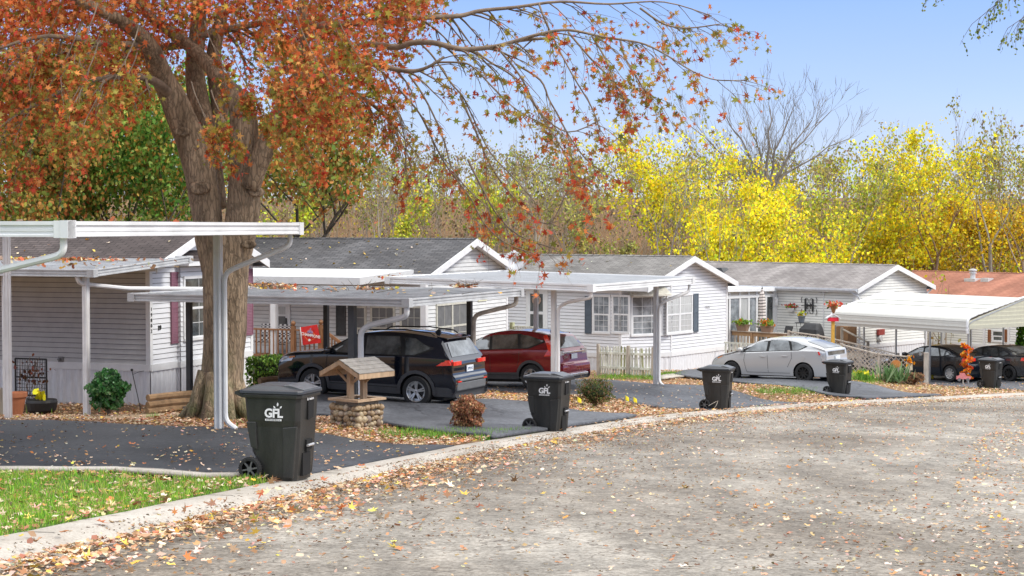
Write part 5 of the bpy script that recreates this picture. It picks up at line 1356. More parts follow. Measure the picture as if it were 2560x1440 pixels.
    ba = MB(); ba.tube([(.36, -.06, .415), (.36, .11, .415)], .016, 8); ba.build('catch_bar', mat('catch_metal', (.5, .5, .5), .35, .4), t)
    lg = MB()
    for s_ in (-1, 1):
        F_ = Matrix.Translation((0.03, s_ * .2905, .805)) @ (Matrix.Identity(4) if s_ < 0 else Matrix.Rotation(math.pi, 4, 'Z')) @ Matrix.Rotation(rad(-3), 4, 'X') @ STAND
        text_mesh('GFL', .142, F_ @ Matrix.Translation((0, -.0, .0)), lg, depth=.003, bold=.0045, spacing=.94)
        for dx, dy, an, ln in ((.052, .105, 90, .05), (.026, .082, 135, .042), (.078, .082, 45, .042)):
            c_, s2 = math.cos(rad(an)), math.sin(rad(an)); o_ = len(lg.v)
            q = [(0, 0), (.35, .22), (.7, .2), (1, 0), (.7, -.2), (.35, -.22)]
            lg.add([F_ @ Vector((dx + (a * c_ - b * s2) * ln - .0, dy + (a * s2 + b * c_) * ln - .02, .003)) for a, b in q], [(0, 1, 2, 3, 4, 5)])
        lg.add([F_ @ Vector(v_) for v_ in ((-.105, -.085, .003), (.105, -.085, .003), (.105, -.062, .003), (-.105, -.062, .003))], [(0, 1, 2, 3)])
        lgo = lg.build('logo', WTEXT, t, fixn=False); lg = MB(); lgn = lgo if s_ < 0 else lgn
    lgo = lgn
    sm = MB()
    F_ = Matrix.Translation((0.03, -.2905, .805)) @ Matrix.Rotation(rad(-3), 4, 'X') @ STAND
    text_mesh('ENVIRONMENTAL', .023, F_ @ Matrix.Translation((0, -.0735, .004)), sm, depth=.001); sm.build('logo_small_print', BTEXT, lgo, fixn=False)
    vt = MB(); text_mesh('95 Gallon', .05, Matrix.Translation((.364, .02, .965)) @ Matrix.Rotation(rad(90), 4, 'Z') @ STAND, vt, depth=.001, bold=.001); vt.build('volume_print', WTEXT, t, fixn=False)
    return t
bins = [(705, 1203, 17, 'large black wheeled bin standing beside the lawn corner, nearest of the row', 1.0),
        (1372, 1080, 24, 'black wheeled bin behind the kerb, beside the reddish brown and evergreen bushes', 1.0),
        (1794, 1024, 19, 'black wheeled bin with pale cord round its wheel, in front of the silver car bonnet', 1.0),
        (2097, 990, 37, 'black wheeled bin close behind the rear bumper of the silver car', 1.0),
        (2477, 973, 45, 'black wheeled bin beside the orange leaf garland, farthest along the street', 1.0)]
b0 = make_bin()
for k, (px, py, an, lab, sc) in enumerate(bins):
    o = b0 if k == 0 else copy_tree(b0)
    g = on(px, py - (4 if k > 2 else 0), .05); o.location = (g.x, g.y, g.z + (.03 if k == 0 else 0)); o.rotation_euler = (0, 0, -rad(an)); o['label'] = lab; o.scale = (.95, .95, .95)
    if k == 2:
        cd = MB(); cd.tube([(-.15, -.33, .12), (.02, -.34, .22), (.08, -.345, .25), (.05, -.345, .16), (-.02, -.35, .04), (-.18, -.36, .0), (-.3, -.34, .02)], .008, 5)
        c_ = cd.build('cord', mat('pale_cord', (.55, .5, .42), .7)); c_.matrix_world = Matrix.Translation(o.location) @ Matrix.Rotation(-rad(an), 4, 'Z')
        tag(c_, 'pale cord looped over the wheel of the bin by the silver car', 'cord')

# ------------------------------------------------------------------ wishing well
g = on(893, 1070); t = thing('wishing_well', 'small wooden roofed wishing well on a cobble stone base', 'wishing well', g, -rad(38)); t.scale = (.86, .86, .97)
hx, hy, hz = .34, .34, .50
core = MB(); core.box(-hx + .04, hx - .04, -hy + .04, hy - .04, -.1, hz - .02); 
core.build('mortar', mat('mortar_grey', (.23, .20, .16), .9, var=.2, scale=20), t)
st = MB(); r7 = random.Random(4)
def pebble(c, r, ax):
    vs = []; fs = []; n, m = 7, 4
    sx, sy, sz = r * r7.uniform(.9, 1.4), r * r7.uniform(.9, 1.3), r * r7.uniform(.75, 1.1)
    for i in range(m + 1):
        ph = math.pi * i / m
        for j in range(n):
            a = 2 * math.pi * j / n; k = 1 + r7.uniform(-.09, .09)
            vs.append((c[0] + sx * math.sin(ph) * math.cos(a) * k, c[1] + sy * math.sin(ph) * math.sin(a) * k, c[2] + sz * math.cos(ph) * k))
    fs = [(i * n + j, i * n + (j + 1) % n, (i + 1) * n + (j + 1) % n, (i + 1) * n + j) for i in range(m) for j in range(n)]
    st.add(vs, fs, r7.choice([0, 0, 1, 1, 2, 3, 4]))
for face in range(4):
    z = .0
    while z < hz - .03:
        u = -hx
        while u < hx:
            r = r7.uniform(.042, .078); d = hx - .015 + r7.uniform(-.01, .01)
            p = [(u, -d), (d, u), (-u, d), (-d, -u)][face]
            pebble((p[0], p[1], z + r7.uniform(-.015, .015)), r, face); u += r * 1.75
        z += .095
cols_ = [(.34, .24, .14), (.42, .33, .21), (.20, .14, .10), (.46, .38, .28), (.26, .20, .16)]
st.build('cobble_stones', [mat('cobble_%s' % n, c, .55, var=.25, scale=25) for n, c in zip(('tan', 'buff', 'umber', 'pale', 'slate'), cols_)], t, smooth=True)
fr = MB(); w = .13; o_ = hx + .07
fr.box(-o_, o_, -o_, -o_ + w, hz, hz + .04); fr.box(-o_, o_, o_ - w, o_, hz, hz + .04); fr.box(-o_, -o_ + w, -o_ + w, o_ - w, hz + .001, hz + .039); fr.box(o_ - w, o_, -o_ + w, o_ - w, hz + .001, hz + .039)
fr.build('coping', WOODT, t)
for s_ in (-1, 1):
    MB().box(-.045 + s_ * .0, .045, s_ * .19 - .06, s_ * .19 + .06, hz, hz + .62).build('post', WOODT, t)
rf = MB(); rh, rl, zr0, zr1 = .54, .52, hz + .50, hz + .73
for s_ in (-1, 1):
    A, B, C_, D = (s_ * rh, -rl, zr0), (s_ * rh, rl, zr0), (0, rl, zr1), (0, -rl, zr1)
    for q in range(4):
        f0, f1 = q / 4, (q + 1) / 4
        e = lambda P_, Q_, f, dz: (P_[0] + (Q_[0] - P_[0]) * f, P_[1], P_[2] + (Q_[2] - P_[2]) * f + dz)
        for m_ in range(5):
            y0, y1 = -rl + 2 * rl * m_ / 5 + .003, -rl + 2 * rl * (m_ + 1) / 5 - .003
            a = e(A, D, f0, .022); b = e(A, D, f1, .010)
            rf.add([(a[0], y0, a[2]), (a[0], y1, a[2]), (b[0], y1, b[2]), (b[0], y0, b[2]), (a[0], y0, a[2] - .012), (a[0], y1, a[2] - .012)], [(0, 1, 2, 3), (4, 5, 1, 0)])
ro = rf.build('roof', mat('grey_roof_slate', (.25, .235, .215), .8, var=.2, scale=6), t, fixn=False)
ub = MB()
for s_ in (-1, 1):
    for y in (-rl, rl - .025):
        ub.add([(s_ * rh, y, zr0), (0, y, zr1), (0, y, zr1 - .085), (s_ * rh, y, zr0 - .085), (s_ * rh, y + .025, zr0), (0, y + .025, zr1), (0, y + .025, zr1 - .085), (s_ * rh, y + .025, zr0 - .085)], [(0, 1, 2, 3), (4, 7, 6, 5), (0, 3, 7, 4), (0, 4, 5, 1), (2, 6, 7, 3)])
    ub.add([(s_ * rh, -rl, zr0), (s_ * rh, rl, zr0), (0, rl, zr1), (0, -rl, zr1)], [(0, 1, 2, 3)])
    ub.box(min(s_ * rh, s_ * (rh - .02)), max(s_ * rh, s_ * (rh - .02)), -rl, rl, zr0 - .085, zr0 - .002)
ub.build('roof_boards', WOODT, t)
for y in (-.19, .19):
    for s_ in (-1, 1): MB().bar((s_ * .03, y, hz + .30), (s_ * .38, y, hz + .52), .03, .045).build('brace', WOODT, t)
# ------------------------------------------------------------------ trees
def img(pts, Y0, k=None):
    """limb given as (photo x, photo y, depth offset, radius in photo pixels) -> points and radii"""
    P = []; Rr = []
    for px, py, dy, r in pts:
        p = at(px, py, Y0 + dy); P.append(p); Rr.append(r * (Y0 + dy) / FPX)
    # resample
    C = catmull([tuple(p) + () for p in P], 4)
    R2 = []
    for i in range(len(P) - 1):
        for q in range(4): R2.append(Rr[i] + (Rr[i + 1] - Rr[i]) * q / 4)
    R2.append(Rr[-1])
    return C, R2

def gnarl(mb, amp=.1, fr=1.6):
    for i, v in enumerate(mb.v):
        p = Vector(v); n_ = noise.noise_vector(p * fr) * amp + noise.noise_vector(p * fr * 3.1) * amp * .3
        mb.v[i] = (v[0] + n_.x, v[1] + n_.y, v[2] + n_.z * .4)

TW = random.Random(21)
def twigs(mb, start, d, length, r, depth, tips, droop=.12, n=3, kids=3, spread=.6, lift=0.):
    """recursive fine branch with small bends; leaf anchors are collected in tips"""
    p = Vector(start); d = Vector(d).normalized(); seg = 5; pts = [p.copy()]; rr = [r]
    for i in range(seg):
        d = (d + Vector((TW.uniform(-.18, .18), TW.uniform(-.18, .18), TW.uniform(-.18, .18) - droop + lift))).normalized()
        p = p + d * length / seg; pts.append(p.copy()); rr.append(r * (1 - .75 * (i + 1) / seg))
        if depth == 0 or i >= 2: tips.append((p.copy(), depth))
    mb.tube(pts, rr, n, cap=False)
    if depth > 0:
        for k in range(kids):
            j = 1 + (k * 4) // kids + TW.randint(0, 1); j = min(j, seg)
            dd = (pts[j] - pts[j - 1]).normalized(); s = Vector((TW.uniform(-1, 1), TW.uniform(-1, 1), TW.uniform(-.7, .9))).normalized()
            twigs(mb, pts[j], dd * (1 - spread * .5) + s * spread, length * TW.uniform(.5, .75), max(.004, rr[j] * .7), depth - 1, tips, droop, n, kids, spread, lift)

def clear_of_homes(X, Y, m=.8):
    X = np.atleast_1d(X); Y = np.atleast_1d(Y); ok = np.ones(X.shape, bool)
    for H in (H1, H2, H3, H4, H5):
        h_ = H['h']; c, s_ = math.cos(h_.rotation_euler[2]), math.sin(h_.rotation_euler[2]); dx = X - h_.location.x; dy = Y - h_.location.y
        u = dx * c + dy * s_; v = -dx * s_ + dy * c
        ok &= ~((u > -H['L'] - 1 - m) & (u < m) & (v > -m) & (v < H['W'] + m))
    return ok
OY = 29.3
root = at(548, 1050, OY); gzr = gz(root.x, root.y)
oak = thing('oak_tree', 'big oak with forked grey brown trunk and orange red leaves over the driveways', 'tree', (0, 0, 0))
oak.location = (root.x, root.y, gzr)
off_ = Vector(oak.location)
class TMB(MB):
    pass
trunk = MB(Matrix.Translation(-off_))
ydrop = (root.z - gzr) * FPX / OY
base_py = 1050 + ydrop
def limb(pts, n=12, mb=trunk, Y0=OY):
    P, Rr = img([(q[0] - 3, q[1], q[2], q[3] * .87) for q in pts], Y0); mb.tube(P, Rr, n); return P, Rr
limb([(544, base_py + 20, 0, 84), (547, base_py - 14, 0, 70), (553, 985, 0, 63), (562, 880, 0, 60), (567, 760, 0, 63), (566, 680, 0, 67), (564, 610, 0, 71), (560, 560, 0, 66)], 24)
Ls = limb([(532, 680, -.02, 30), (527, 600, -.03, 42), (518, 520, 0, 44), (505, 440, 0, 46), (486, 370, 0, 45), (462, 310, 0, 42), (436, 245, -.1, 38), (408, 190, -.3, 33), (372, 110, -.9, 24), (300, 50, -1.6, 18), (180, -10, -2.6, 13)], 16)
Rs = limb([(592, 690, 0, 30), (602, 600, 0, 44), (610, 520, 0, 48), (614, 440, 0, 46), (612, 370, 0, 44), (610, 300, 0, 40), (600, 255, .1, 33), (570, 215, .3, 24), (520, 160, .6, 20), (470, 110, .9, 18), (390, 50, 1.3, 14), (320, -20, 1.7, 11)], 16)
Ms = limb([(548, 520, .5, 26), (532, 400, .7, 30), (508, 300, .9, 33), (492, 190, 1.1, 29), (496, 90, 1.3, 24), (505, -30, 1.5, 18)], 12)
M2 = limb([(545, 360, .9, 20), (552, 270, 1.1, 26), (545, 200, 1.2, 24), (540, 120, 1.4, 20), (560, 20, 1.6, 16)], 12)
R2 = limb([(628, 470, -.2, 30), (660, 380, -.3, 30), (695, 300, -.35, 25), (728, 240, -.4, 20), (748, 190, -.4, 17), (766, 100, -.4, 14), (758, 0, -.4, 12), (765, -80, -.5, 10)], 12)
for a in range(9):
    an = a / 9 * 6.283 + .3; L_ = .55 + .25 * math.sin(a * 2.1)
    p0 = Vector((0, 0, .85)) + Vector((math.cos(an), math.sin(an), 0)) * .26; p1 = Vector((math.cos(an) * .42, math.sin(an) * .42, .26)); p2 = Vector((math.cos(an) * (.58 + L_ * .25), math.sin(an) * (.58 + L_ * .25), -.05))
    mb_ = trunk.M; trunk.M = Matrix.Identity(4); trunk.tube([p0, p1, p2], [.12, .13, .05], 10); trunk.M = mb_
for kx_, ky_, r in ((455, 330, 22), (622, 612, 20), (600, 275, 24), (700, 345, 18), (500, 470, 30), (640, 480, 24)):
    c = at(kx_, ky_, OY - .28) - off_; mb_ = trunk.M; trunk.M = Matrix.Identity(4); rr = r * .8 * OY / FPX
    trunk.lathe([(rr * 1.2, -rr * .2), (rr * 1.05, rr * .25), (rr * .7, rr * .4), (rr * .35, rr * .2)], 10, (0, 0, 0), 'y'); n_ = 40
    trunk.v[-n_:] = [(x + c.x, -y * .6 + c.y, z * .6 + c.z) for x, y, z in trunk.v[-n_:]]; trunk.M = mb_
gnarl(trunk, .032, 1.5)
trunk.build('trunk', BARK, oak, smooth=True)
br = MB(Matrix.Translation(-off_)); tips = []
LB = []
def obranch(pts, n=7, kids=5, droop=.16, ln=1.0, start=.25, depth=1, tip=True):
    P, Rr = img(pts, OY); br.tube(P, [max(.005, r * .82) for r in Rr], n, cap=False)
    m = len(P)
    for k in range(kids):
        j = min(m - 2, int(m * (start + (1 - start) * (k + TW.random()) / kids)))
        dd = (P[j + 1] - P[j]).normalized(); s = Vector((TW.uniform(-.3, .8), TW.uniform(-1, 1), TW.uniform(-.9, .3)))
        twigs(br, P[j], dd * .8 + s * .7, ln * TW.uniform(.6, 1.15), max(.008, Rr[j] * .5), depth, tips, droop)
    if tip: tips.append((P[-1], 0))
    return P
obranch([(680, 180, -.3, 12), (760, 165, -.4, 13), (858, 138, -.6, 12), (915, 111, -.7, 10), (991, 118, -.8, 9.5), (1031, 107, -.9, 9), (1084, 107, -1, 8.5), (1146, 122, -1.1, 8), (1191, 122, -1.1, 7.5), (1244, 115, -1.2, 6.5), (1298, 100, -1.2, 6), (1355, 84, -1.3, 5), (1422, 75, -1.3, 4.4), (1511, 93, -1.4, 3.6), (1600, 107, -1.4, 3), (1658, 133, -1.5, 2.6), (1733, 179, -1.5, 2.2), (1792, 200, -1.5, 1.8), (1870, 200, -1.5, 1.4)], 9, 22, .16, 1.0, .35)
obranch([(770, 60, -.3, 12), (800, 62, -.3, 11), (969, 53, .3, 9), (1049, 44, .5, 8), (1147, 40, .7, 7), (1200, 27, .8, 6), (1289, 18, .9, 5), (1400, 4, 1, 4), (1520, 10, 1.2, 3), (1660, 5, 1.3, 2), (1780, 40, 1.3, 1.5)], 8, 20, .16, 1.1, .3)
obranch([(867, 138, -.6, 9), (947, 164, -.9, 8), (1022, 178, -1.2, 7), (1067, 169, -1.3, 5), (1111, 142, -1.3, 4)], 7, 5)
obranch([(1382, 95, -1.2, 4), (1333, 98, -1.2, 5), (1298, 102, -1.2, 5)], 5, 1)
for d_ in ([(1040, 98), (1076, 133), (1102, 169), (1129, 209), (1156, 240), (1178, 284), (1225, 380), (1290, 450), (1350, 520)],
           [(933, 164), (969, 191), (1009, 236), (1049, 284), (1076, 338), (1107, 400), (1138, 444), (1178, 498), (1209, 556), (1262, 606), (1340, 636)],
           [(1022, 187), (1053, 231), (1084, 289), (1111, 356), (1129, 418), (1164, 467), (1220, 520)],
           [(1191, 129), (1227, 156), (1271, 182), (1302, 209), (1333, 258), (1373, 320), (1413, 387), (1440, 440), (1500, 485)],
           [(1289, 160), (1351, 200), (1373, 249), (1396, 289), (1422, 338), (1467, 400), (1510, 430)],
           [(1084, 156), (1138, 156), (1178, 164), (1227, 213), (1262, 249), (1307, 284), (1400, 330)],
           [(1347, 9), (1364, 53), (1391, 111), (1431, 187), (1480, 270), (1500, 330)],
           [(1551, 102), (1564, 147), (1591, 191), (1613, 227), (1640, 245)],
           [(950, 165), (975, 230), (1000, 300), (1015, 370), (1010, 440)],
           [(1150, 240), (1190, 330), (1230, 420), (1290, 500), (1370, 560), (1420, 470)],
           [(1170, 400), (1205, 470), (1245, 540), (1300, 590), (1380, 620)],
           [(1420, 80), (1480, 150), (1530, 200), (1560, 250)], [(1240, 115), (1300, 190), (1350, 280), (1420, 330), (1500, 300)],
           [(1480, 90), (1520, 160), (1545, 240)], [(1600, 20), (1660, 60), (1720, 70), (1800, 60)]):
    dy0 = TW.uniform(-1.4, .6); n_ = len(d_)
    obranch([(x, y, dy0 + TW.uniform(-.1, .1) - i * .06, 3.0 * (1 - .75 * i / n_) + .6) for i, (x, y) in enumerate(d_)], 5, 9, .22, .75, .2)
# hanging twigs on the left half, in front of the leaf mass
for k in range(34):
    x = TW.uniform(-60, 900); y = TW.uniform(-20, 230); dy = TW.uniform(-4.2, -1.4); ln = TW.uniform(80, 210); sgn = -1 if x < 420 else 1
    pts = [(x + sgn * ln * .5 * (i / 6) ** 1.3, y + ln * (i / 6), dy - .05 * i, 2.6 * (1 - .7 * i / 6)) for i in range(7)]
    obranch(pts, 4, 4, .2, .5, .3)
# limbs inside the leaf mass
for pts in ([(436, 245, 0, 18), (380, 200, -1, 13), (300, 190, -2, 9), (200, 210, -2.6, 7), (90, 260, -3, 5), (20, 300, -3, 3)], [(372, 110, -.8, 14), (270, 110, -1.8, 10), (120, 90, -2.8, 7), (0, 120, -3.2, 4)],
            [(748, 190, -.3, 12), (840, 210, .6, 9), (930, 260, 1.2, 6), (1000, 330, 1.4, 4)], [(470, 110, .9, 14), (350, 130, 2, 10), (230, 170, 2.8, 7), (120, 230, 3, 4)], [(495, 90, 1.2, 14), (640, 60, 2, 10), (800, 40, 2.6, 6)]):
    obranch(pts, 7, 12, .14, 1.0, .2)
br.build('limbs', mat('limb_bark', (.21, .16, .115), .9, var=.3, scale=5), oak, smooth=True, fixn=False)
# leaves
def lower(x):   # lower outline of the dense mass in photo pixels
    return lerpc([(-400, 380), (0, 345), (60, 400), (120, 330), (170, 410), (230, 300), (290, 330), (340, 260), (400, 230), (470, 130), (560, 120), (640, 130), (690, 290), (740, 360), (830, 420), (900, 330), (960, 300), (1000, 210), (1060, 110), (1100, 40), (1400, -60)], x)
NPAL = [(.56, .11, .03), (.62, .19, .05), (.62, .28, .09), (.48, .06, .03), (.36, .29, .05), (.24, .24, .04), (.60, .38, .08)]
pts = []; cl = []
centers = []
while len(centers) < 2150:
    x = rng.uniform(-420, 1080); y = rng.uniform(-420, 440); lo = lower(x)
    if y > lo - 62: continue
    dy = rng.normal(0, 2.3); dy = max(-4.6, min(4.6, dy))
    if 380 < x < 700 and y > 60 and dy < .4 and rng.random() < .93: continue
    centers.append((x, y, dy))
for x, y, dy in centers:
    n_ = int(rng.uniform(30, 62)); c = at(x, y, OY) ; c = Vector((c.x, OY + dy, c.z))
    q = rng.normal(0, 1, (n_, 3)) * np.array([.25, .28, .2]) + np.array(c); pts.append(q)
    edge = (lower(x) - y) / 400; green = min(.9, max(.15, .5 + .25 * math.sin(x * .013 + y * .02) + .1 * (dy > 1)))
    w = [1.6, 1.9, .9, .7, green * 1.2, green * 1.1, .2]
    cc = pick_cols(n_, NPAL, w, .2) * rng.uniform(.62, 1.25); cl.append(cc)
for p, dpt in tips:
    px_ = 1280 + FPX * p.x / p.y
    k = int(rng.uniform(1, 4)) if px_ > 1000 else int(rng.uniform(2, 6))
    if px_ > 1000 and rng.random() < (.68 if px_ < 1250 else .50): continue
    q = rng.normal(0, 1, (k, 3)) * .05 + np.array(p) + np.array([0, 0, -.03]); pts.append(q)
    reddish = 1.6 if p.z < 2.6 else .6
    cl.append(pick_cols(k, NPAL, [1.3 * reddish, 1.3, .7, .8 * reddish, 1.3 / reddish, .8 / reddish, .3], .25))
P_ = np.concatenate(pts) - np.array(off_); C_ = np.concatenate(cl)
leaf_cloud('crown', P_, np.where(P_[:, 0] + off_.x > -2.2, .10, .086), np.clip(C_, 0, .8), oak, shape='star', jitter=.55)
print('oak leaves', len(P_), 'tips', len(tips))

# generic background trees ------------------------------------------------------------
YEL = [(.86, .72, .015), (.70, .68, .03), (.88, .70, .02), (.48, .56, .04), (.55, .42, .05)]
LIME = [(.40, .48, .05), (.52, .54, .05), (.26, .36, .04), (.64, .56, .05), (.34, .28, .08)]
GOLD = [(.80, .54, .015), (.72, .50, .02), (.54, .36, .03), (.60, .54, .03), (.40, .26, .05)]
GREEN = [(.08, .22, .03), (.15, .33, .05), (.26, .42, .07), (.38, .44, .09), (.52, .30, .06)]
OLIVE = [(.18, .26, .05), (.30, .35, .06), (.44, .38, .08), (.60, .30, .07), (.52, .18, .05)]
MUTED = [(.35, .36, .08), (.28, .30, .08), (.42, .38, .10), (.24, .18, .10)]
def grow(mb, p, d, L_, r, depth, tips, lean=.0, spread=.5, up=.25, kids=(2, 3), n=5, wob=.12):
    d = Vector(d).normalized(); seg = 4; pts = [Vector(p)]; rr = [r]; q = Vector(p)
    for i in range(seg):
        d = (d + Vector((TW.uniform(-wob, wob), TW.uniform(-wob, wob), TW.uniform(-wob, wob) + up * .18))).normalized()
        q = q + d * L_ / seg; pts.append(q.copy()); rr.append(r * (1 - .42 * (i + 1) / seg))
        if depth <= 2: tips.append(q.copy())
    mb.tube(pts, rr, max(3, n), cap=False)
    if depth > 0:
        for k in range(TW.randint(*kids)):
            j = TW.choice((2, 3, 4, 4)); s = Vector((TW.uniform(-1, 1), TW.uniform(-1, 1), TW.uniform(-.3, .6))).normalized()
            grow(mb, pts[j], d * (1 - spread * .35) + s * spread, L_ * TW.uniform(.62, .85), max(.012, rr[j] * .68), depth - 1, tips, lean, spread, up, kids, n - 1, wob)

def bg_tree(name, label, px, py_top, Y, palette, nl, width, hfrac=(.25, 1.), lsize=.2, bark=BARKG, depth=4, trunk_r=.13, group='trees beyond the homes', spread=.5, lean=0., stems=1, up=.3, py_low=None, clumps=None):
    b = at(px, 600, Y); zg_ = gz(b.x, b.y); top = at(px, py_top, Y).z; H = top - zg_
    t = thing(name, label, 'tree', (b.x, b.y, zg_), 0, group)
    mb = MB(); tp = []
    for s_ in range(stems):
        a = TW.uniform(0, 6.28); f = .0 if stems == 1 else .22
        grow(mb, (f * math.cos(a), f * math.sin(a), -.3), (lean + f * math.cos(a), f * math.sin(a), 1), H * .36, trunk_r, depth, tp, 0, spread, up)
    zmax = max(q.z for q in tp); k = H / zmax
    mb.v = [(x * (1 if abs(x) < 9 else 1), y, z * k) for x, y, z in mb.v]
    xm = max(.1, np.percentile([abs(q.x) for q in tp], 92)); kw = (width / 2) / xm
    mb.v = [(x * (1 + (kw - 1) * min(1, max(0, z / H))), y * (1 + (min(kw, 1.4) - 1) * min(1, max(0, z / H))), z) for x, y, z in mb.v]
    mb.build('trunk', bark, t, smooth=True, fixn=False)
    if nl:
        lo = H * hfrac[0]; TP = np.array([(q.x * (1 + (kw - 1) * min(1, q.z * k / H)), q.y * (1 + (min(kw, 1.4) - 1) * min(1, q.z * k / H)), q.z * k) for q in tp])
        TP = TP[TP[:, 2] > lo]
        if py_low is not None:
            zl = at(px, py_low, Y).z - zg_; extra = []
        m = max(3, int(len(TP))); per = 7
        nc = max(8, int(nl * 1.25) // per); idx_ = rng.choice(len(TP), nc)
        C0 = TP[idx_] + rng.normal(0, .25, (nc, 3)) * np.array([width / 9, width / 9, H / 20])
        if nl > 2500:
            ns_ = int(nc * .55); dd_ = rng.normal(0, 1, (ns_, 3)); dd_ /= np.linalg.norm(dd_, axis=1)[:, None]
            lz = 1 + .22 * np.sin(dd_[:, 0] * 6 + px) * np.cos(dd_[:, 2] * 5 + px) + .12 * np.sin(dd_[:, 1] * 11 + dd_[:, 2] * 9)
            zc0 = (lo / H + 1) / 2 * H; C0[:ns_] = dd_ * (lz * rng.random(ns_) ** .3)[:, None] * np.array([width / 2 * 1.05, width / 2, (H - lo) / 2 * .96]) + np.array([0, 0, zc0])
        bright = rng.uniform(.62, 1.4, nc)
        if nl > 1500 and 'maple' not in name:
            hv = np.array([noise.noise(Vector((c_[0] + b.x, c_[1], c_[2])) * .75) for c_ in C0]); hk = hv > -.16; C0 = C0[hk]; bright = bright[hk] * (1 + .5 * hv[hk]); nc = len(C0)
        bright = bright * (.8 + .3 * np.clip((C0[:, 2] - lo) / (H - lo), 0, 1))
        Q = np.repeat(C0, per, 0) + rng.normal(0, .13 + width * .009, (nc * per, 3))
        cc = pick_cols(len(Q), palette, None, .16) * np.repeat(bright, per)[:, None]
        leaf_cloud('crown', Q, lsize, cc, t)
    return t

# maples behind the first home, left
for k, (px, top, Y, w, pal, nl, nm, lab) in enumerate([
    (60, 150, 62, 6.0, OLIVE, 12000, .2, 'olive and rust leaved maple at the left edge behind the first home'),
    (165, 130, 66, 5.5, GREEN, 12000, .2, 'dense green maple with one dark straight trunk, second behind the first home'),
    (300, 120, 64, 5.5, GREEN, 14000, .22, 'green maple with several leaning trunks rising over the first home ridge'),
    (430, 170, 68, 4.6, GREEN, 10000, .2, 'olive maple showing directly left of the forked oak trunk'),
    (760, 230, 60, 5.0, OLIVE, 7000, .2, 'olive and orange maple crown just right of the oak trunk')]):
    bg_tree('maple_tree', lab, px, top, Y, pal, nl, w, (.47 if k < 4 else .60, 1), .155, BARKD, 4, nm, 'leafy maples behind the first home', .55, 0, 2 if k in (2,) else 1)
TREES = [
 ('lime_tree', 'small lime green tree showing right beside the oak trunk above the roofs', 690, 470, 92, LIME, 3600, 3.4, .1),
 ('thin_bare_tree', 'tall thin bare trunk with tangled vines, left of the drooping oak twigs', 925, 250, 100, MUTED, 260, 2.6, .3),
 ('thin_bare_tree', 'slim leafless tree behind the charcoal roof, beside the vine tangled trunk', 985, 300, 104, MUTED, 300, 3.4, .3),
 ('lime_tree', 'lime yellow tree seen behind the drooping oak twigs above the charcoal roof', 1060, 430, 96, LIME, 1900, 4.4, .2),
 ('yellow_tree', 'yellow green tree above the peak of the charcoal roof', 1180, 430, 100, LIME, 1600, 4.4, .2),
 ('thin_bare_tree', 'grey bare tree standing above the satellite dish', 1330, 330, 108, MUTED, 300, 3.4, .3),
 ('thin_bare_tree', 'vine covered grey brown bare tree right of the drooping oak twigs', 1440, 370, 98, MUTED, 500, 3.6, .2),
 ('scrub_tree', 'muted green scrubby tree between the bare trees above the grey roof', 1530, 470, 96, MUTED, 1700, 4.2, .1),
 ('yellow_tree', 'tall lemon yellow tree with open crown left of the great bare tree', 1700, 318, 102, YEL, 6800, 7.6, .3),
 ('yellow_tree', 'yellow tree with dark twigs right below the lemon yellow crown', 1840, 372, 98, YEL, 5200, 5.6, .15),
 ('yellow_tree', 'low dense bright yellow tree over the light grey roof', 1960, 470, 92, YEL, 13000, 8.4, .05),
 ('lime_tree', 'lime green tree between the bright yellow tree and the twiggy tree', 2090, 400, 100, LIME, 5200, 5.6, .1),
 ('twiggy_tree', 'tall twiggy tree with sparse yellow leaves and crooked trunk', 2200, 330, 102, YEL, 2300, 5.8, .25),
 ('yellow_tree', 'tall sparse yellow tree beside the slim bare spire', 2330, 320, 100, YEL, 4200, 5.6, .2),
 ('golden_tree', 'low golden orange tree above the rust brown roof', 2400, 480, 104, GOLD, 11000, 8.0, .05),
 ('golden_tree', 'small golden bush like tree left of the chimney vent', 2290, 590, 106, GOLD, 7000, 5.6, .05),
 ('golden_tree', 'second golden tree filling the gap by the right edge', 2500, 500, 106, GOLD, 6500, 6.0, .05),
 ('yellow_tree', 'rounded yellow tree low behind the cream home gable', 2190, 520, 100, YEL, 6500, 5.4, .05),
 ('yellow_tree', 'pale yellow tree low over the grey roof, left of the bright one', 1790, 520, 94, YEL, 6000, 5.2, .05),
 ('thin_bare_tree', 'leafless tree before the lemon yellow crown, over the picket fence home', 1640, 330, 90, MUTED, 150, 3.6, .3),
 ('thin_bare_tree', 'dark twigged bare tree between lemon yellow crown and great bare tree', 1780, 400, 89, MUTED, 150, 3.2, .3),
 ('thin_bare_tree', 'bare tree standing in front of the lime green tree above the cream home', 2110, 360, 90, MUTED, 120, 3.4, .3),
 ('thin_bare_tree', 'bare forked tree above the peak of the cream home gable', 2240, 290, 101, MUTED, 120, 4.0, .3),
 ('thin_bare_tree', 'bare tree rising behind the chimney vent', 2430, 260, 106, MUTED, 150, 4.0, .3),
 ('thin_bare_tree', 'twisted bare tree over the satellite dish, with pale stem', 1260, 400, 92, MUTED, 150, 3.0, .3),
 ('thin_bare_tree', 'bare brown tree above the middle of the charcoal roof', 850, 380, 94, MUTED, 200, 3.4, .3),
 ('thin_bare_tree', 'slim bare spire rising highest behind the golden tree', 2360, 225, 106, MUTED, 120, 3.0, .3),
 ('sparse_tree', 'sparse tree with last dark leaves near the right edge', 2490, 270, 100, MUTED, 420, 6.0, .3),
 ('sparse_tree', 'leggy half bare tree cut by the right edge of the view', 2580, 300, 96, MUTED, 900, 5.0, .2)]
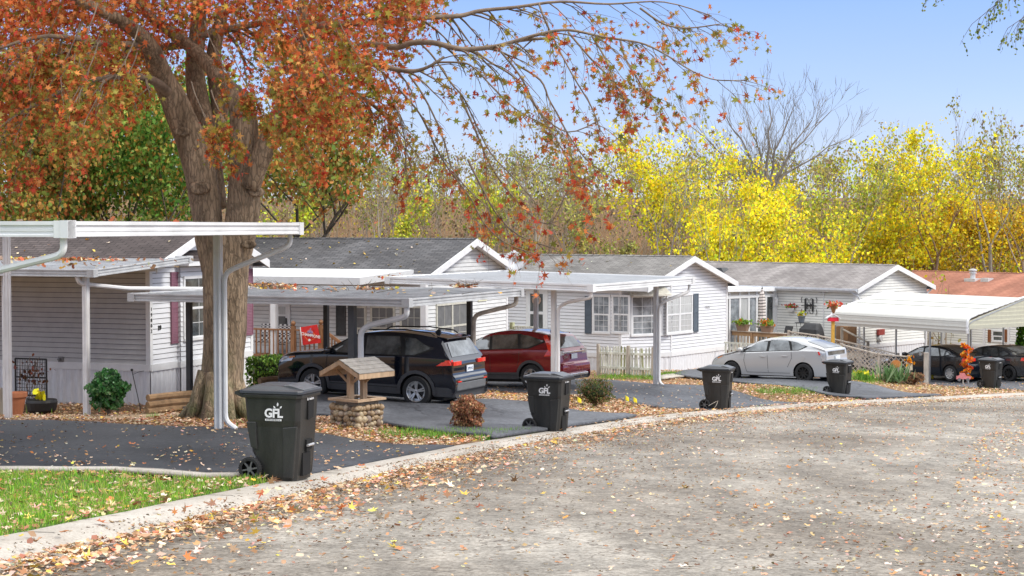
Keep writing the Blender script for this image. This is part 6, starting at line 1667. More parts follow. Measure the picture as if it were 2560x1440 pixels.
for nm, lab, px, top, Y, pal, nl, w, lo in TREES:
    bare = nl < 700
    bg_tree(nm, lab, px, top, Y, pal, nl, w, (lo, 1), .165, BARKG if bare else TWIG, 4, .13 if not bare else .16, 'autumn trees beyond the homes', .5 if w > 3.5 else .36, 0, 1, up=.35)
# the great bare tree
b = at(1905, 560, 104); zg_ = gz(b.x, b.y); t = thing('bare_tree', 'great leafless tree with fan of pale grey limbs against the blue sky', 'tree', (b.x, b.y, zg_), 0)
mb = MB(); tp = []; TW.seed(5)
H0 = at(1905, 500, 104).z - zg_
mb.tube([(0, 0, -.4), (.1, 0, H0 * .5), (.25, 0, H0)], [.30, .24, .2], 8, cap=False)
for (ex, ey, r) in ((1655, 300, .09), (1700, 235, .12), (1800, 200, .16), (1860, 215, .12), (1930, 185, .18), (1985, 200, .16), (2040, 220, .17), (2090, 200, .14), (2135, 265, .15), (2180, 420, .10), (1760, 330, .10)):
    e = at(1905 + (ex - 1905) * .93, ey + 75, 104 + TW.uniform(-2, 2)) - Vector((b.x, b.y, zg_)); s0 = Vector((.25, 0, H0 * TW.uniform(.8, 1.0)))
    P = []; n_ = 7
    for i in range(n_ + 1):
        f = i / n_; P.append(s0.lerp(e, f) + Vector((-(e.x - s0.x) * .18 * math.sin(f * 3.14), e.y * .0, -.1)) + Vector((TW.uniform(-.15, .15), TW.uniform(-.2, .2), TW.uniform(-.1, .1))))
    mb.tube(P, [r * .6 * (1 - .85 * i / n_) + .012 for i in range(n_ + 1)], 6, cap=False)
    for i in range(2, n_ + 1):
        for q in range(3):
            dd = (P[i] - P[i - 1]).normalized(); sd_ = Vector((TW.uniform(-1, 1), TW.uniform(-.8, .8), TW.uniform(0, .8)))
            grow(mb, P[i], dd * .9 + sd_ * .5, 1.25 * TW.uniform(.7, 1.3), .026 * (1.4 - i / n_), 2, tp, 0, .45, .4, (1, 3), 4, .16)
mb.build('trunk', mat('pale_bark', (.21, .185, .165), .9, var=.25), t, smooth=True, fixn=False)

# far woodland on top of the bank, one mass of thin trunks and twigs
mb = MB(); TW.seed(31); wt = []
for k in range(230):
    Y = TW.uniform(104, 150); px = TW.uniform(-200, 2760); X = (px - 1280) / FPX * Y; zg_ = gz(X, Y); top_px = TW.uniform(395, 505) + (25 if px > 1500 else 0) - (45 if 640 < px < 1500 and TW.random() < .35 else 0)
    H = at(px, top_px, Y).z - zg_; H = max(3.5, H); tp = []; b0_ = len(mb.v)
    grow(mb, (X, Y, zg_ - .2), (TW.uniform(-.12, .12), 0, 1), H * .42, TW.uniform(.07, .15), 3, tp, 0, .42, .5, (2, 3), 5, .13)
    zm = max(q.z for q in tp) - zg_; f = H / max(1, zm)
    for i in range(b0_, len(mb.v)): v = mb.v[i]; mb.v[i] = (v[0], v[1], zg_ + (v[2] - zg_) * f)
    wt += [(q.x, q.y, zg_ + (q.z - zg_) * f) for q in tp if TW.random() < .4]
tag(mb.build('woodland', mat('woodland_bark', (.30, .25, .20), .9, var=.25), fixn=False), 'tan leafless woodland of thin trunks on top of the bank', 'woodland', kind='stuff')
wt = np.array(wt); per = 7; Q = np.repeat(wt, per, 0) + rng.normal(0, .3, (len(wt) * per, 3)); sc_ = np.repeat(rng.uniform(.5, 1.1, len(wt)), per)[:, None]
yl_ = np.repeat(rng.random(len(wt)) < np.clip(.10 + (1280 + FPX * wt[:, 0] / wt[:, 1] - 700) / 3200, .08, .5), per)
C = np.where(yl_[:, None], pick_cols(len(Q), YEL + LIME, None, .2), pick_cols(len(Q), MUTED + [(.38, .30, .20), (.30, .24, .16)], None, .2)) * sc_
keep_ = (rng.random(len(Q)) < .6); tag(leaf_cloud('woodland_leaves', Q[keep_], .17, C[keep_]), 'last muted yellow and tan leaves of the woodland on the bank', 'woodland', kind='stuff')

# tangled undergrowth on the bank behind the homes
mb = MB(); TW.seed(9)
for k in range(6500):
    Y = 88 + 34 * TW.random() ** 1.1; X = TW.uniform(-38, 46) * Y / 100 * 1.0; 
    if not clear_of_homes(X, Y)[0]: continue
    hgt = TW.uniform(1.6, 5.4) * (.8 + .35 * math.sin(X * .5) * math.sin(Y * .4)); a = TW.uniform(0, 6.28); ln = TW.uniform(.3, 1.6)
    mb.m.append(0) if False else None
    mb.v.append((X, Y, 0)); 
    mb.v.pop()
    P0 = Vector((X, Y, 0)); r = TW.uniform(.012, .035)
    pts = [P0 + Vector((math.cos(a) * ln * f * f, math.sin(a) * ln * f * f, hgt * (f - .25 * f * f * ln / 1.6))) for f in (0, .35, .7, 1)]
    mb.tube(pts, [r, r * .8, r * .6, r * .3], 3, cap=False)
V = np.array(mb.v); zb_ = gzn(V.reshape(-1, 12, 3)[:, 0, 0], V.reshape(-1, 12, 3)[:, 0, 1]); V[:, 2] += np.repeat(zb_, 12)
mb.v = [tuple(v) for v in V]
tag(mb.build('undergrowth', [mat('brush_stems', (.33, .26, .19), .9, var=.3, scale=.6)], fixn=False), 'tangled brown brush on the bank behind the homes', 'undergrowth', kind='stuff')
n = 5200; Yc = 88 + 44 * rng.random(n) ** 1.1; Xc = rng.uniform(-36, 46, n) * Yc / 100; Zc = gzn(Xc, Yc) + rng.uniform(.2, 5.2, n) * (.75 + .35 * np.sin(Xc * .5) * np.sin(Yc * .4))
kk_ = clear_of_homes(Xc, Yc, 1.2); Xc, Yc, Zc = Xc[kk_], Yc[kk_], Zc[kk_]; n = len(Xc); per = 14; Q = np.repeat(np.stack([Xc, Yc, Zc], 1), per, 0) + rng.normal(0, .38, (n * per, 3))
side = np.repeat(1280 + FPX * Xc / Yc, per)
cY = pick_cols(len(Q), YEL + LIME, None, .2); cB = pick_cols(len(Q), [(.24, .17, .11), (.34, .25, .16), (.30, .27, .12), (.38, .36, .10)], None, .2)
prob = np.clip(.16 + np.clip(side - 1350, 0, 9999) / 1500, .16, .75); pc = np.repeat(rng.random(n) , per) < prob
C = np.where(pc[:, None], cY, cB) * np.repeat(rng.uniform(.5, 1.15, n), per)[:, None]
tag(leaf_cloud('undergrowth_leaves', Q, .19, C, shape='leaf'), 'yellow, green and brown leaves of the brush on the bank', 'undergrowth', kind='stuff')

# branch tips of a tree that stands beyond the right edge
bx, by = 11.0, 27.0; t = thing('elm_tree', 'thin leaved elm with small yellow green leaves reaching in at the top right', 'tree', (bx, by, gz(bx, by)), 0)
o_ = Vector(t.location); mb = MB(Matrix.Translation(-o_)); tp = []
mb.tube([o_ + Vector((0, 0, -.3)), o_ + Vector((0, .2, 3)), o_ + Vector((-.2, .2, 6.5))], [.3, .22, .16], 10)
TW.seed(3)
for e0, e1 in (((2560, -110), (2490, 10)), ((2600, -80), (2430, 60)), ((2640, -10), (2520, 70)), ((2500, -160), (2340, -30)), ((2640, -70), (2545, 60))):
    a = o_ + Vector((-.2, .2, 5.6)); b_ = at(e0[0], e0[1], 27); c_ = at(e1[0], e1[1], 26.5)
    mb.tube([a, a.lerp(b_, .5) + Vector((0, 0, .6)), b_, c_], [.07, .04, .012, .004], 5, cap=False)
    for q in range(9):
        s = b_.lerp(c_, q / 8); twigs(mb, s, Vector((-.5, TW.uniform(-.5, .5), -.6)), .38, .005, 1, tp, .2, 3, 2, .6)
mb.build('trunk', BARKD, t, smooth=True, fixn=False)
Q = np.array([tuple(p) for p, d in tp]) - np.array(o_); Q = Q[rng.random(len(Q)) < .8]; Q = Q + rng.normal(0, .02, Q.shape)
leaf_cloud('crown', Q, .05, pick_cols(len(Q), [(.10, .16, .03), (.25, .27, .04), (.16, .2, .04)], None, .2), t)
# ------------------------------------------------------------------ shrubs and plants
def shrub(name, label, px, py, w, h, palette, n, size, cat='shrub', boxy=False, shape='leaf', stems=6, Y=None, low=.12, group=None, core=None, rz=0, depth=None):
    g = on(px, py) if Y is None else at(px, py, Y)
    if Y is not None: g = Vector((g.x, g.y, gz(g.x, g.y)))
    k = g.y / FPX; W_, H_ = w * k, h * k; D_ = depth or W_
    t = thing(name, label, cat, g, rz, group)
    mb = MB(); R_ = random.Random(int(px))
    for i in range(stems * 3):
        a = R_.uniform(0, 6.28); q = R_.uniform(.25, .95)
        mb.tube([(0, 0, -.03), (math.cos(a) * W_ * .12 * q, math.sin(a) * D_ * .12 * q, H_ * .25), (math.cos(a) * W_ * .4 * q, math.sin(a) * D_ * .4 * q, H_ * R_.uniform(.6, .92))], [.012, .009, .003], 4, cap=False)
    mb.build('stem', TWIG, t, fixn=False)
    if boxy:
        P = rng.uniform(-1, 1, (n, 3)); ax = rng.integers(0, 3, n); sg = np.where(rng.random(n) < .5, -1, 1); m = rng.random(n) < .8
        for a in range(3):
            s_ = m & (ax == a); P[s_, a] = sg[s_] * rng.uniform(.85, 1, s_.sum())
        P = P * (1 + .07 * np.sin(P[:, [1, 2, 0]] * 5)); P = P * np.array([W_ / 2, D_ / 2, H_ / 2]) + np.array([0, 0, H_ / 2])
    else:
        d = rng.normal(0, 1, (n, 3)); d /= np.linalg.norm(d, axis=1)[:, None]; r = rng.random(n) ** .28
        lump = 1 + .10 * np.sin(d[:, 0] * 5 + 1 + px) * np.sin(d[:, 1] * 5) + .13 * np.sin(d[:, 2] * 7 + px) + .07 * np.sin(d[:, 0] * 13 + d[:, 2] * 11) + (rng.random(n) < .04) * rng.uniform(0, .22, n)
        P = d * (r * lump)[:, None] * np.array([W_ / 2, D_ / 2, H_ * (1 - low) / 2]) + np.array([0, 0, H_ * (low + (1 - low) / 2)])
    c = pick_cols(n, palette, None, .2)
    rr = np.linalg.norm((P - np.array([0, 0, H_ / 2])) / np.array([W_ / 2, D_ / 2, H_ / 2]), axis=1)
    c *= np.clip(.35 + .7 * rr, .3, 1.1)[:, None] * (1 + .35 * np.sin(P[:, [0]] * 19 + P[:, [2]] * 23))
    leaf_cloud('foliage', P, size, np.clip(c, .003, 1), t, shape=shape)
    if core:
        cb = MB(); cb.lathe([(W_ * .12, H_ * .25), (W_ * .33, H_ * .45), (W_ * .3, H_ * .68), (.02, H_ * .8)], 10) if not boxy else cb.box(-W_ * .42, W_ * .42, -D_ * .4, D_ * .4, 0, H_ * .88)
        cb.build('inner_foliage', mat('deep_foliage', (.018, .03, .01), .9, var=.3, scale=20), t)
    return t
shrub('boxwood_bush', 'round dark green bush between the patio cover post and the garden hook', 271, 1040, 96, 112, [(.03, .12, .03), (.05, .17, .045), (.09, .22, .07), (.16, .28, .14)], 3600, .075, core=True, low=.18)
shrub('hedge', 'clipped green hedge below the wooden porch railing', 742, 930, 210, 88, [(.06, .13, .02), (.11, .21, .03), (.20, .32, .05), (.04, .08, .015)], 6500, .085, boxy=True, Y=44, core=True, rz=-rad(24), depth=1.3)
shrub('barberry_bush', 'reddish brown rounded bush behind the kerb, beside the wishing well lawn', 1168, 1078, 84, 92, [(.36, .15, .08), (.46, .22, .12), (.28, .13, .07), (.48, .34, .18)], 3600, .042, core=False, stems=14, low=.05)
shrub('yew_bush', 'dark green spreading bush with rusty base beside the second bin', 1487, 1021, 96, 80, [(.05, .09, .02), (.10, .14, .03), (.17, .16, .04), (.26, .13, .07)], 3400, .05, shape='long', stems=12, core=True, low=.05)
shrub('dry_shrub', 'low reddish brown shrub in front of the lattice fence', 2285, 960, 52, 30, [(.25, .13, .07), (.30, .19, .10), (.20, .12, .07)], 1500, .06, Y=None, core=True)
shrub('vine', 'tall bright green climbing plant at the right edge beside the cream carport', 2553, 952, 34, 130, [(.14, .36, .03), (.24, .48, .05), (.08, .22, .02)], 2200, .10, Y=72, low=.0)
shrub('ground_shrub', 'low green plant spreading below the vine at the right edge', 2535, 950, 60, 40, [(.12, .28, .03), (.20, .38, .05), (.06, .16, .02)], 1500, .09, Y=71, low=0)
# long twigs sticking out of the second bush
tw = thing('bare_twigs', 'bare brown twigs sticking up out of the dark green bush', 'twigs', on(1483, 1018)); mb = MB()
for q in range(15):
    a = TW.uniform(0, 6.28); mb.tube([(0, 0, .1), (math.cos(a) * .22, math.sin(a) * .2, .5), (math.cos(a) * TW.uniform(.3, .6), math.sin(a) * .3, TW.uniform(.75, 1.15))], [.008, .005, .002], 3, cap=False)
mb.build('twig', TWIG, tw, fixn=False)

def tuft(name, label, px, py, w, h, pal, n, size, Y=None, group=None, flowers=None, cat='plant', kind=None):
    g = on(px, py) if Y is None else at(px, py, Y)
    k = g.y / FPX; t = thing(name, label, cat, g, 0, group); R_ = random.Random(px)
    P = rng.normal(0, 1, (n, 3)) * np.array([w * k / 4, w * k / 5, 0]); P[:, 2] = rng.random(n) * h * k * .25
    leaf_cloud('leaves', P, size, pick_cols(n, pal, None, .2), t, shape='blade')
    if flowers:
        m = flowers[1]; P = rng.normal(0, 1, (m, 3)) * np.array([w * k / 5, w * k / 6, h * k * .12]); P[:, 2] += h * k * .75
        leaf_cloud('flowers', P, flowers[2], pick_cols(m, flowers[0], None, .12), t)
    return t
GB = [(.10, .26, .04), (.18, .38, .06), (.25, .45, .08)]
tuft('daylily', 'clump of long grey green strap leaves before the lattice fence', 2232, 955, 60, 34, [(.10, .20, .07), (.18, .30, .12), (.28, .40, .20)], 160, .55)
tuft('weed', 'small bright green weed in the leaf litter beside the nearest driveway', 108, 1038, 40, 20, [(.22, .55, .06), (.35, .62, .10)], 26, .22)
tuft('weed', 'pale green weed between the boxwood and the oak roots', 385, 1048, 34, 18, [(.25, .42, .10), (.32, .45, .14)], 40, .12)
tuft('weed', 'bright lime weed growing over the kerb edge by the lawn', 318, 1342, 66, 34, [(.35, .58, .05), (.45, .62, .08)], 60, .13)
tuft('border_plant', 'green border plants with yellow flowers left of the daylily', 2155, 952, 60, 30, GB, 160, .35, flowers=([(.8, .62, .02)], 12, .16))
g = on(1375, 940)

# ------------------------------------------------------------------ fences, railings, steps
def local_at(p, theta): return Vector((p.x, p.y, gz(p.x, p.y))), -rad(theta)
A = on(1640, 944); B = on(1497, 937); A = Vector((A.x, A.y)); B = Vector((B.x, B.y)); d = (B - A)
fn = thing('picket_fence', 'mouldy white picket fence with leaning pickets in front of the cut-corner home', 'fence', (A.x, A.y, gz(A.x, A.y)), math.atan2(d.y, d.x))
L_ = d.length; n = int(L_ / .115); R_ = random.Random(8); PG = mat('greened_picket_paint', (.36, .37, .22), .8, var=.4, scale=8, stretch=(1, 1, .3))
for i in range(n):
    x = L_ * (i + .5) / n; w = fn.matrix_basis @ Vector((x, 0, 0)); z = gz(w.x, w.y) - gz(A.x, A.y); mb = MB(); hgt = 1.0 + R_.uniform(-.03, .03); ln = R_.uniform(-.03, .03) + (.04 if i in (4, 5, 6) else 0)
    pw = .038
    mb.add([(x - pw, 0, z + .02), (x + pw, 0, z + .02), (x + pw + ln, 0, z + hgt - .08), (x + .016 + ln, 0, z + hgt), (x - .016 + ln, 0, z + hgt), (x - pw + ln, 0, z + hgt - .08)] + [(x - pw, .018, z + .02), (x + pw, .018, z + .02), (x + pw + ln, .018, z + hgt - .08), (x + .016 + ln, .018, z + hgt), (x - .016 + ln, .018, z + hgt), (x - pw + ln, .018, z + hgt - .08)],
           [(0, 1, 2, 3, 4, 5), (11, 10, 9, 8, 7, 6)] + [(k, k + 6, (k + 1) % 6 + 6, (k + 1) % 6) for k in range(6)])
    mb.build('picket', PG if R_.random() < .22 else PICKET, fn)
w1 = fn.matrix_basis @ Vector((L_, 0, 0)); zE = gz(w1.x, w1.y) - gz(A.x, A.y)
for zz in (.28, .78): MB().bar((0, -.04 if False else .04, zz), (L_, .04, zE + zz), .04, .08).build('rail', PICKET, fn)
for x in (.05, L_ * .45, L_ - .05): MB().box(x - .045, x + .045, .05, .14, -.1, 1.05).build('post', WOODG, fn)

# home 2 porch: deck, railing, stair rail, flag, chairs
h = H2['h']; py_ = -1.9
def hx2(px, py, yy): return onplane(h, px, py, 'y', yy)
zr2 = hx2(700, 822, py_).z; zd = zr2 - .92
pr = thing('porch_railing', 'brown wooden porch railing with ball topped posts beside the hedge', 'railing', h.location, h.rotation_euler[2])
xa, xb, xc = hx2(560, 822, py_).x, hx2(733, 822, py_).x, hx2(802, 812, py_).x
dk = MB(); dk.box(xa - 4, xc, py_, -.06, zd - .12, zd); dk.build('deck', WOODB, pr)
for x0, x1, dz in ((xa, xb, 0), (xb, xc, 0)):
    MB().box(x0, x1, py_ - .03, py_ + .05, zr2 - .05, zr2).build('rail', WOODB, pr); MB().box(x0, x1, py_ - .0, py_ + .03, zd + .06, zd + .12).build('rail', WOODB, pr)
    k = int((x1 - x0) / .15)
    for i in range(k):
        x = x0 + (i + .5) * (x1 - x0) / k; MB().box(x - .018, x + .018, py_ - .008, py_ + .028, zd + .12, zr2 - .05).build('baluster', WOODB, pr)
for x, ex in ((xb, .1), (xc, .16)):
    pm = MB(); pm.box(x - .06, x + .06, py_ - .05, py_ + .07, zd - .9, zr2 + ex); pm.lathe([(.035, 0), (.07, .05), (.075, .09), (.05, .14), (.01, .16)], 10, (x, py_ + .01, zr2 + ex)); pm.build('post', WOODB, pr)
xs, zs = hx2(858, 866, py_).x, hx2(858, 866, py_).z
MB().bar((xc + .05, py_, zr2 + .02), (xs, py_, zs + .05), .05, .09).build('stair_rail', WOODB, pr)
for i in range(7):
    f = (i + .7) / 7.5; x = xc + (xs - xc) * f; zt_ = zr2 + (zs - zr2) * f; MB().box(x - .018, x + .018, py_ - .018, py_ + .018, zt_ - .8, zt_).build('baluster', WOODB, pr)
# flag
pts = [onplane(h, x, y, 'y', py_ - .08) for x, y in ((752, 818), (794, 811), (803, 857), (757, 863))]
REDF = mat('red_flag_cloth', (.62, .02, .018), .7, var=.1, scale=4)
f0 = thing('flag', 'red champions flag with white hem hanging on the wooden porch railing', 'flag', h.matrix_basis @ pts[0], h.rotation_euler[2])
o0 = pts[0]; mb = MB(); n_ = 14
for i in range(n_ + 1):
    for j in range(n_ + 1):
        u, v = i / n_, j / n_; p = pts[0].lerp(pts[1], u).lerp(pts[3].lerp(pts[2], u), v) - o0
        mb.v.append((p.x, p.y + .018 * math.sin(u * 11 + v * 2), p.z))
mb.f = [(i * (n_ + 1) + j, (i + 1) * (n_ + 1) + j, (i + 1) * (n_ + 1) + j + 1, i * (n_ + 1) + j + 1) for i in range(n_) for j in range(n_)]; mb.m = [0] * len(mb.f)
mb.build('cloth', REDF, f0, fixn=False)
MB().bar(tuple(pts[0] - o0 + Vector((-.01, -.02, .01))), tuple(pts[3] - o0 + Vector((-.01, -.02, -.01))), .045, .01).build('hem', WHITE, f0)
c_ = sum(((p - o0) for p in pts), Vector()) / 4; wd = (pts[1] - pts[0]).length; FM = Matrix.Translation(c_ + Vector((0, -.045, 0))) @ Matrix.Rotation(rad(8), 4, 'Y') @ STAND
em = MB()
text_mesh('CHAMPIONS', wd * .20, FM @ Matrix.Translation((.03, -.01, .004)), em, 0, .001, bold=.004)
em.build('lettering', WTEXT, f0, fixn=False)
em = MB(); dmd = [(-.42, -.03), (0, .28), (.42, -.03), (0, -.34)]
for (a, b), (c, d_) in zip(dmd, dmd[1:] + dmd[:1]): em.bar(FM @ Vector((a * wd, b * wd, 0)), FM @ Vector((c * wd, d_ * wd, 0)), .012, .012)
em.build('diamond_outline', mat('flag_orange', (.75, .22, .05), .6), f0)
em = MB(); q = [(-.18, .10), (-.15, .22), (-.05, .26), (-.03, .36), (.03, .36), (.05, .26), (.15, .22), (.18, .10)]; em.add([FM @ Vector((a * wd, b * wd, .003)) for a, b in q], [tuple(range(8))]); em.build('cup_emblem', mat('flag_lilac', (.28, .22, .42), .6, var=.4, scale=30), f0, fixn=False)
em = MB(); em.add([FM @ Vector((.02 * wd + .08 * wd * math.cos(a), -.26 * wd + .065 * wd * math.sin(a), .004)) for a in [k * .628 for k in range(10)]], [tuple(range(10))]); em.build('round_emblem', WTEXT, f0, fixn=False)
# porch chairs
def patio_chair(label, pos, rz, seatm, fm, sc=1.):
    t = thing('patio_chair', label, 'chair', pos, rz, None)
    s = sc; b = MB(); b.box(-.25 * s, .25 * s, -.25 * s, .25 * s, .40 * s, .46 * s); b.build('seat', seatm, t, bevel=.02)
    b = MB(); b.add([(-.25 * s, .22 * s, .46 * s), (.25 * s, .22 * s, .46 * s), (.25 * s, .38 * s, .98 * s), (-.25 * s, .38 * s, .98 * s), (-.25 * s, .26 * s, .46 * s), (.25 * s, .26 * s, .46 * s), (.25 * s, .42 * s, .98 * s), (-.25 * s, .42 * s, .98 * s)], [(0, 1, 2, 3), (4, 7, 6, 5), (0, 4, 5, 1), (3, 2, 6, 7), (0, 3, 7, 4), (1, 5, 6, 2)]); b.build('backrest', seatm, t)
    for sx in (-1, 1):
        for sy in (-1, 1): MB().bar((sx * .24 * s, sy * .24 * s, 0), (sx * .25 * s, sy * .25 * s, .42 * s), .03).build('leg', fm, t)
        MB().bar((sx * .28 * s, -.24 * s, .62 * s), (sx * .28 * s, .28 * s, .64 * s), .03).build('armrest', fm, t)
    return t
CHK = bpy.data.materials.new('black_white_cushion'); nt_, b_ = nodes(CHK); ck = nt_.nodes.new('ShaderNodeTexChecker'); ck.inputs['Scale'].default_value = 14; ck.inputs[1].default_value = (.7, .68, .66, 1); ck.inputs[2].default_value = (.03, .02, .03, 1)
tcc = nt_.nodes.new('ShaderNodeTexCoord'); nt_.links.new(tcc.outputs['Object'], ck.inputs[0]); nt_.links.new(ck.outputs[0], b_.inputs['Base Color'])
for px, lab in ((662, 'patterned black and white porch chair nearest the oak trunk'), (705, 'patterned porch chair standing closer to the ball topped railing post')):
    q = hx2(px, 860, -1.0); patio_chair(lab, h.matrix_basis @ Vector((q.x, -1.0, zd)), h.rotation_euler[2] + .2, CHK, WHITE)

# home 3 entry steps and railing
h = H3['h']; q = onplane(h, 1310, 830, 'y', -1.5); q2 = onplane(h, 1278, 830, 'y', -1.5); q3 = onplane(h, 1338, 820, 'y', -1.5)
er = thing('entry_railing', 'weathered pale railing of the entry steps showing over the dark red SUV roof', 'railing', h.location, h.rotation_euler[2])
zr3 = onplane(h, 1310, 815, 'y', -1.5).z
MB().box(q2.x, q3.x + .1, -1.54, -1.46, zr3 - .05, zr3).build('rail', PICKET, er); MB().box(q2.x - 1, q3.x + .3, -1.55, -.06, zr3 - 1.05, zr3 - .93).build('landing', PICKET, er)
for k in range(8):
    x = q2.x + .2 + (q3.x - q2.x - .2) * k / 8; MB().box(x - .03, x + .03, -1.52, -1.48, zr3 - .95, zr3 - .05).build('baluster', PICKET, er)
pm = MB(); pm.box(q2.x - .02, q2.x + .12, -1.58, -1.44, zr3 - 2.0, zr3 + .12); pm.build('post', PG, er)
MB().bar((q3.x, -1.5, zr3 - .0), (q3.x + 1.2, -1.5, zr3 - .75), .05, .09).build('stair_rail', PICKET, er)

# home 4: deck railing, ramp with lattice
h = H4['h']; yd = -3.4
def h4(px, py, yy=None): return onplane(h, px, py, 'y', yd if yy is None else yy)
x0, x1 = h4(1823, 835).x, h4(1972, 840).x; zt4 = h4(1890, 829).z; zd4 = zt4 - .95
dr = thing('deck_railing', 'weathered wooden deck railing carrying the flower boxes behind the silver car', 'railing', h.location, h.rotation_euler[2])
DKW = mat('old_deck_wood', (.34, .22, .12), .8, var=.3, scale=6, stretch=(.3, 1, 1))
MB().box(x0 - .8, x1, yd - .1, yd + .1, zt4 - .04, zt4).build('rail', WOODG, dr); MB().box(x0 - .8, x1, yd - .03, yd + .03, zt4 - .22, zt4 - .045).build('rail', DKW, dr)
MB().box(x0 - .8, x1 + 3.2, yd, -.06, zd4 - .1, zd4).build('deck', WOODG, dr)
for i in range(21):
    x = x0 - .6 + (x1 - x0 + .4) * i / 20; MB().box(x - .03, x + .03, yd - .02, yd + .02, zd4, zt4 - .22).build('baluster', WOODG if i % 3 else DKW, dr)
for px in (1823, 1880, 1965): x = h4(px, 840).x; MB().box(x - .06, x + .06, yd - .07, yd + .07, zd4 - 1.2, zt4 - .05).build('post', DKW, dr)

def lattice(mb, a, b, za, zb_, ha, hb_, step=.19, w=.03):
    """diagonal laths between plan points a-b; bottoms za/zb_, heights ha/hb_"""
    a = Vector(a); b = Vector(b); L__ = (b - a).length; d__ = (b - a) / L__
    def P(u, v): f = u / L__; q_ = a + d__ * u; z0 = za + (zb_ - za) * f; return Vector((q_.x, q_.y, z0 + v))
    hm = max(ha, hb_); n__ = int((L__ + hm) / step)
    for s_ in (1, -1):
        for i in range(n__ + 1):
            u0 = -hm + i * step; pts_ = []
            for k in range(25):
                v = hm * k / 24; u = u0 + v if s_ > 0 else L__ - (u0 + v)
                if 0 <= u <= L__ and v <= ha + (hb_ - ha) * u / L__: pts_.append((u, v))
            if len(pts_) > 1:
                p, q_ = P(*pts_[0]), P(*pts_[-1]); o__ = Vector((-d__.y, d__.x, 0)) * (.008 * s_); mb.bar(p + o__, q_ + o__, w, .008, up=(-d__.y, d__.x, 0))
def path_rail(name, label, pts, latt=True, m=WOODG, cat='railing', hgt=.95):
    """pts: (px, py_top, depth, height) posts of a sloping rail"""
    Q = [(at(px, py, Y), hh) for px, py, Y, hh in pts]; o = Q[0][0]; t = thing(name, label, cat, (o.x, o.y, gz(o.x, o.y)))
    of = Vector(t.location)
    for (a, ha), (b, hb_) in zip(Q[:-1], Q[1:]):
        a = a - of; b = b - of
        MB().bar(a, b, .12, .045).build('rail', m, t)
        if latt:
            MB().bar(a - Vector((0, 0, ha)), b - Vector((0, 0, hb_)), .04, .09).build('rail', m, t)
            mb = MB(); lattice(mb, (a.x, a.y), (b.x, b.y), a.z - ha, b.z - hb_, ha - .04, hb_ - .04); mb.build('lattice_panel', m, t)
    for a, ha in Q:
        p = a - of; g_ = gz(a.x, a.y) - of.z; MB().box(p.x - .055, p.x + .055, p.y - .055, p.y + .055, g_ - .1, p.z + .06).build('post', m, t)
    return t
path_rail('ramp_railing', 'upper lattice railing of the wheelchair ramp running down from the deck', [(1972, 829, 73.3, .9), (2045, 839, 72.6, .9), (2148, 862, 71.6, .85), (2245, 886, 70.8, .8)])
path_rail('ramp_railing', 'lower long lattice railing along the ramp nearest the street', [(2104, 862, 69.0, 1.15), (2197, 886, 68.3, 1.0), (2272, 892, 67.8, .95)])
path_rail('ramp_railing', 'short plain rail beside the brown cabinet at the top of the ramp', [(2105, 822, 74.5, .5), (2170, 856, 73.5, .5)], latt=False)
def post_thing(name, label, px, pyb, pyt, Y, w, m, cat):
    p = at(px, pyb, Y); t = thing(name, label, cat, (p.x, p.y, gz(p.x, p.y))); zt_ = at(px, pyt, Y).z - t.location.z
    b = MB(); b.box(-w / 2, w / 2, -w / 2, w / 2, -.1, zt_ - .03); b.box(-w / 2 - .012, w / 2 + .012, -w / 2 - .012, w / 2 + .012, zt_ - .03, zt_); b.build('shaft', m, t); return t, zt_
post_thing('fence_post', 'single weathered wooden post right of the lattice, before the black sedan', 2315, 945, 882, 66.8, .16, WOODG, 'post')
# small pickets left of the silver car
A = at(1824, 880, 66); pf = thing('picket_fence', 'short white picket fence between the cut-corner home and the silver car', 'fence', (A.x, A.y, gz(A.x, A.y)), -rad(45))
for i in range(7):
    x = -.2 + i * .19; zt_ = at(1824, 856, 66).z - pf.location.z; MB().prism([(x - .05, 0), (x + .05, 0), (x + .05, zt_ - .08), (x, zt_), (x - .05, zt_ - .08)], 0, .02).build('picket', PICKET, pf)
MB().bar((-.3, .03, 1.0), (1.1, .03, 1.0), .03, .07).build('rail', PICKET, pf)

# flower boxes on the rail
FLR = [(.65, .18, .03), (.75, .25, .03), (.55, .06, .04)]; GRN = [(.20, .34, .04), (.34, .48, .06), (.13, .24, .04)]
TAUPE = mat('taupe_planter', (.26, .175, .125), .6, var=.08)
def planter(label, px, py, w, hpx, fl, nf, lm=TAUPE, nl=160, grp=None):
    p = h4(px, py); t = thing('flower_box', label, 'planter', h.matrix_basis @ Vector((p.x, yd, zt4)), h.rotation_euler[2], grp)
    b = MB(); loft(b, [(0, rrect(-w * .4, w * .4, .10, .02)), (.26, rrect(-w * .5, w * .5, .14, .02)), (.26, rrect(-w * .53, w * .53, .155, .02)), (.30, rrect(-w * .53, w * .53, .155, .02))]); b.build('box', lm, t)
    P = rng.normal(0, 1, (nl, 3)) * np.array([w * .28, .09, .07]) + np.array([0, 0, .38]); leaf_cloud('foliage', P, .13, pick_cols(nl, GRN), t)
    P = rng.normal(0, 1, (nf, 3)) * np.array([w * .26, .09, .08]) + np.array([-.05, -.05, .44]); leaf_cloud('flowers', P, .11, pick_cols(nf, fl), t)
    return t
planter('taupe flower box with mostly lime green plants, left one on the deck rail', 1857, 822, .62, .25, FLR, 10, nl=230)
planter('taupe flower box with orange flowers spilling left, below the closed parasol', 1918, 826, .62, .25, FLR, 60, nl=130)
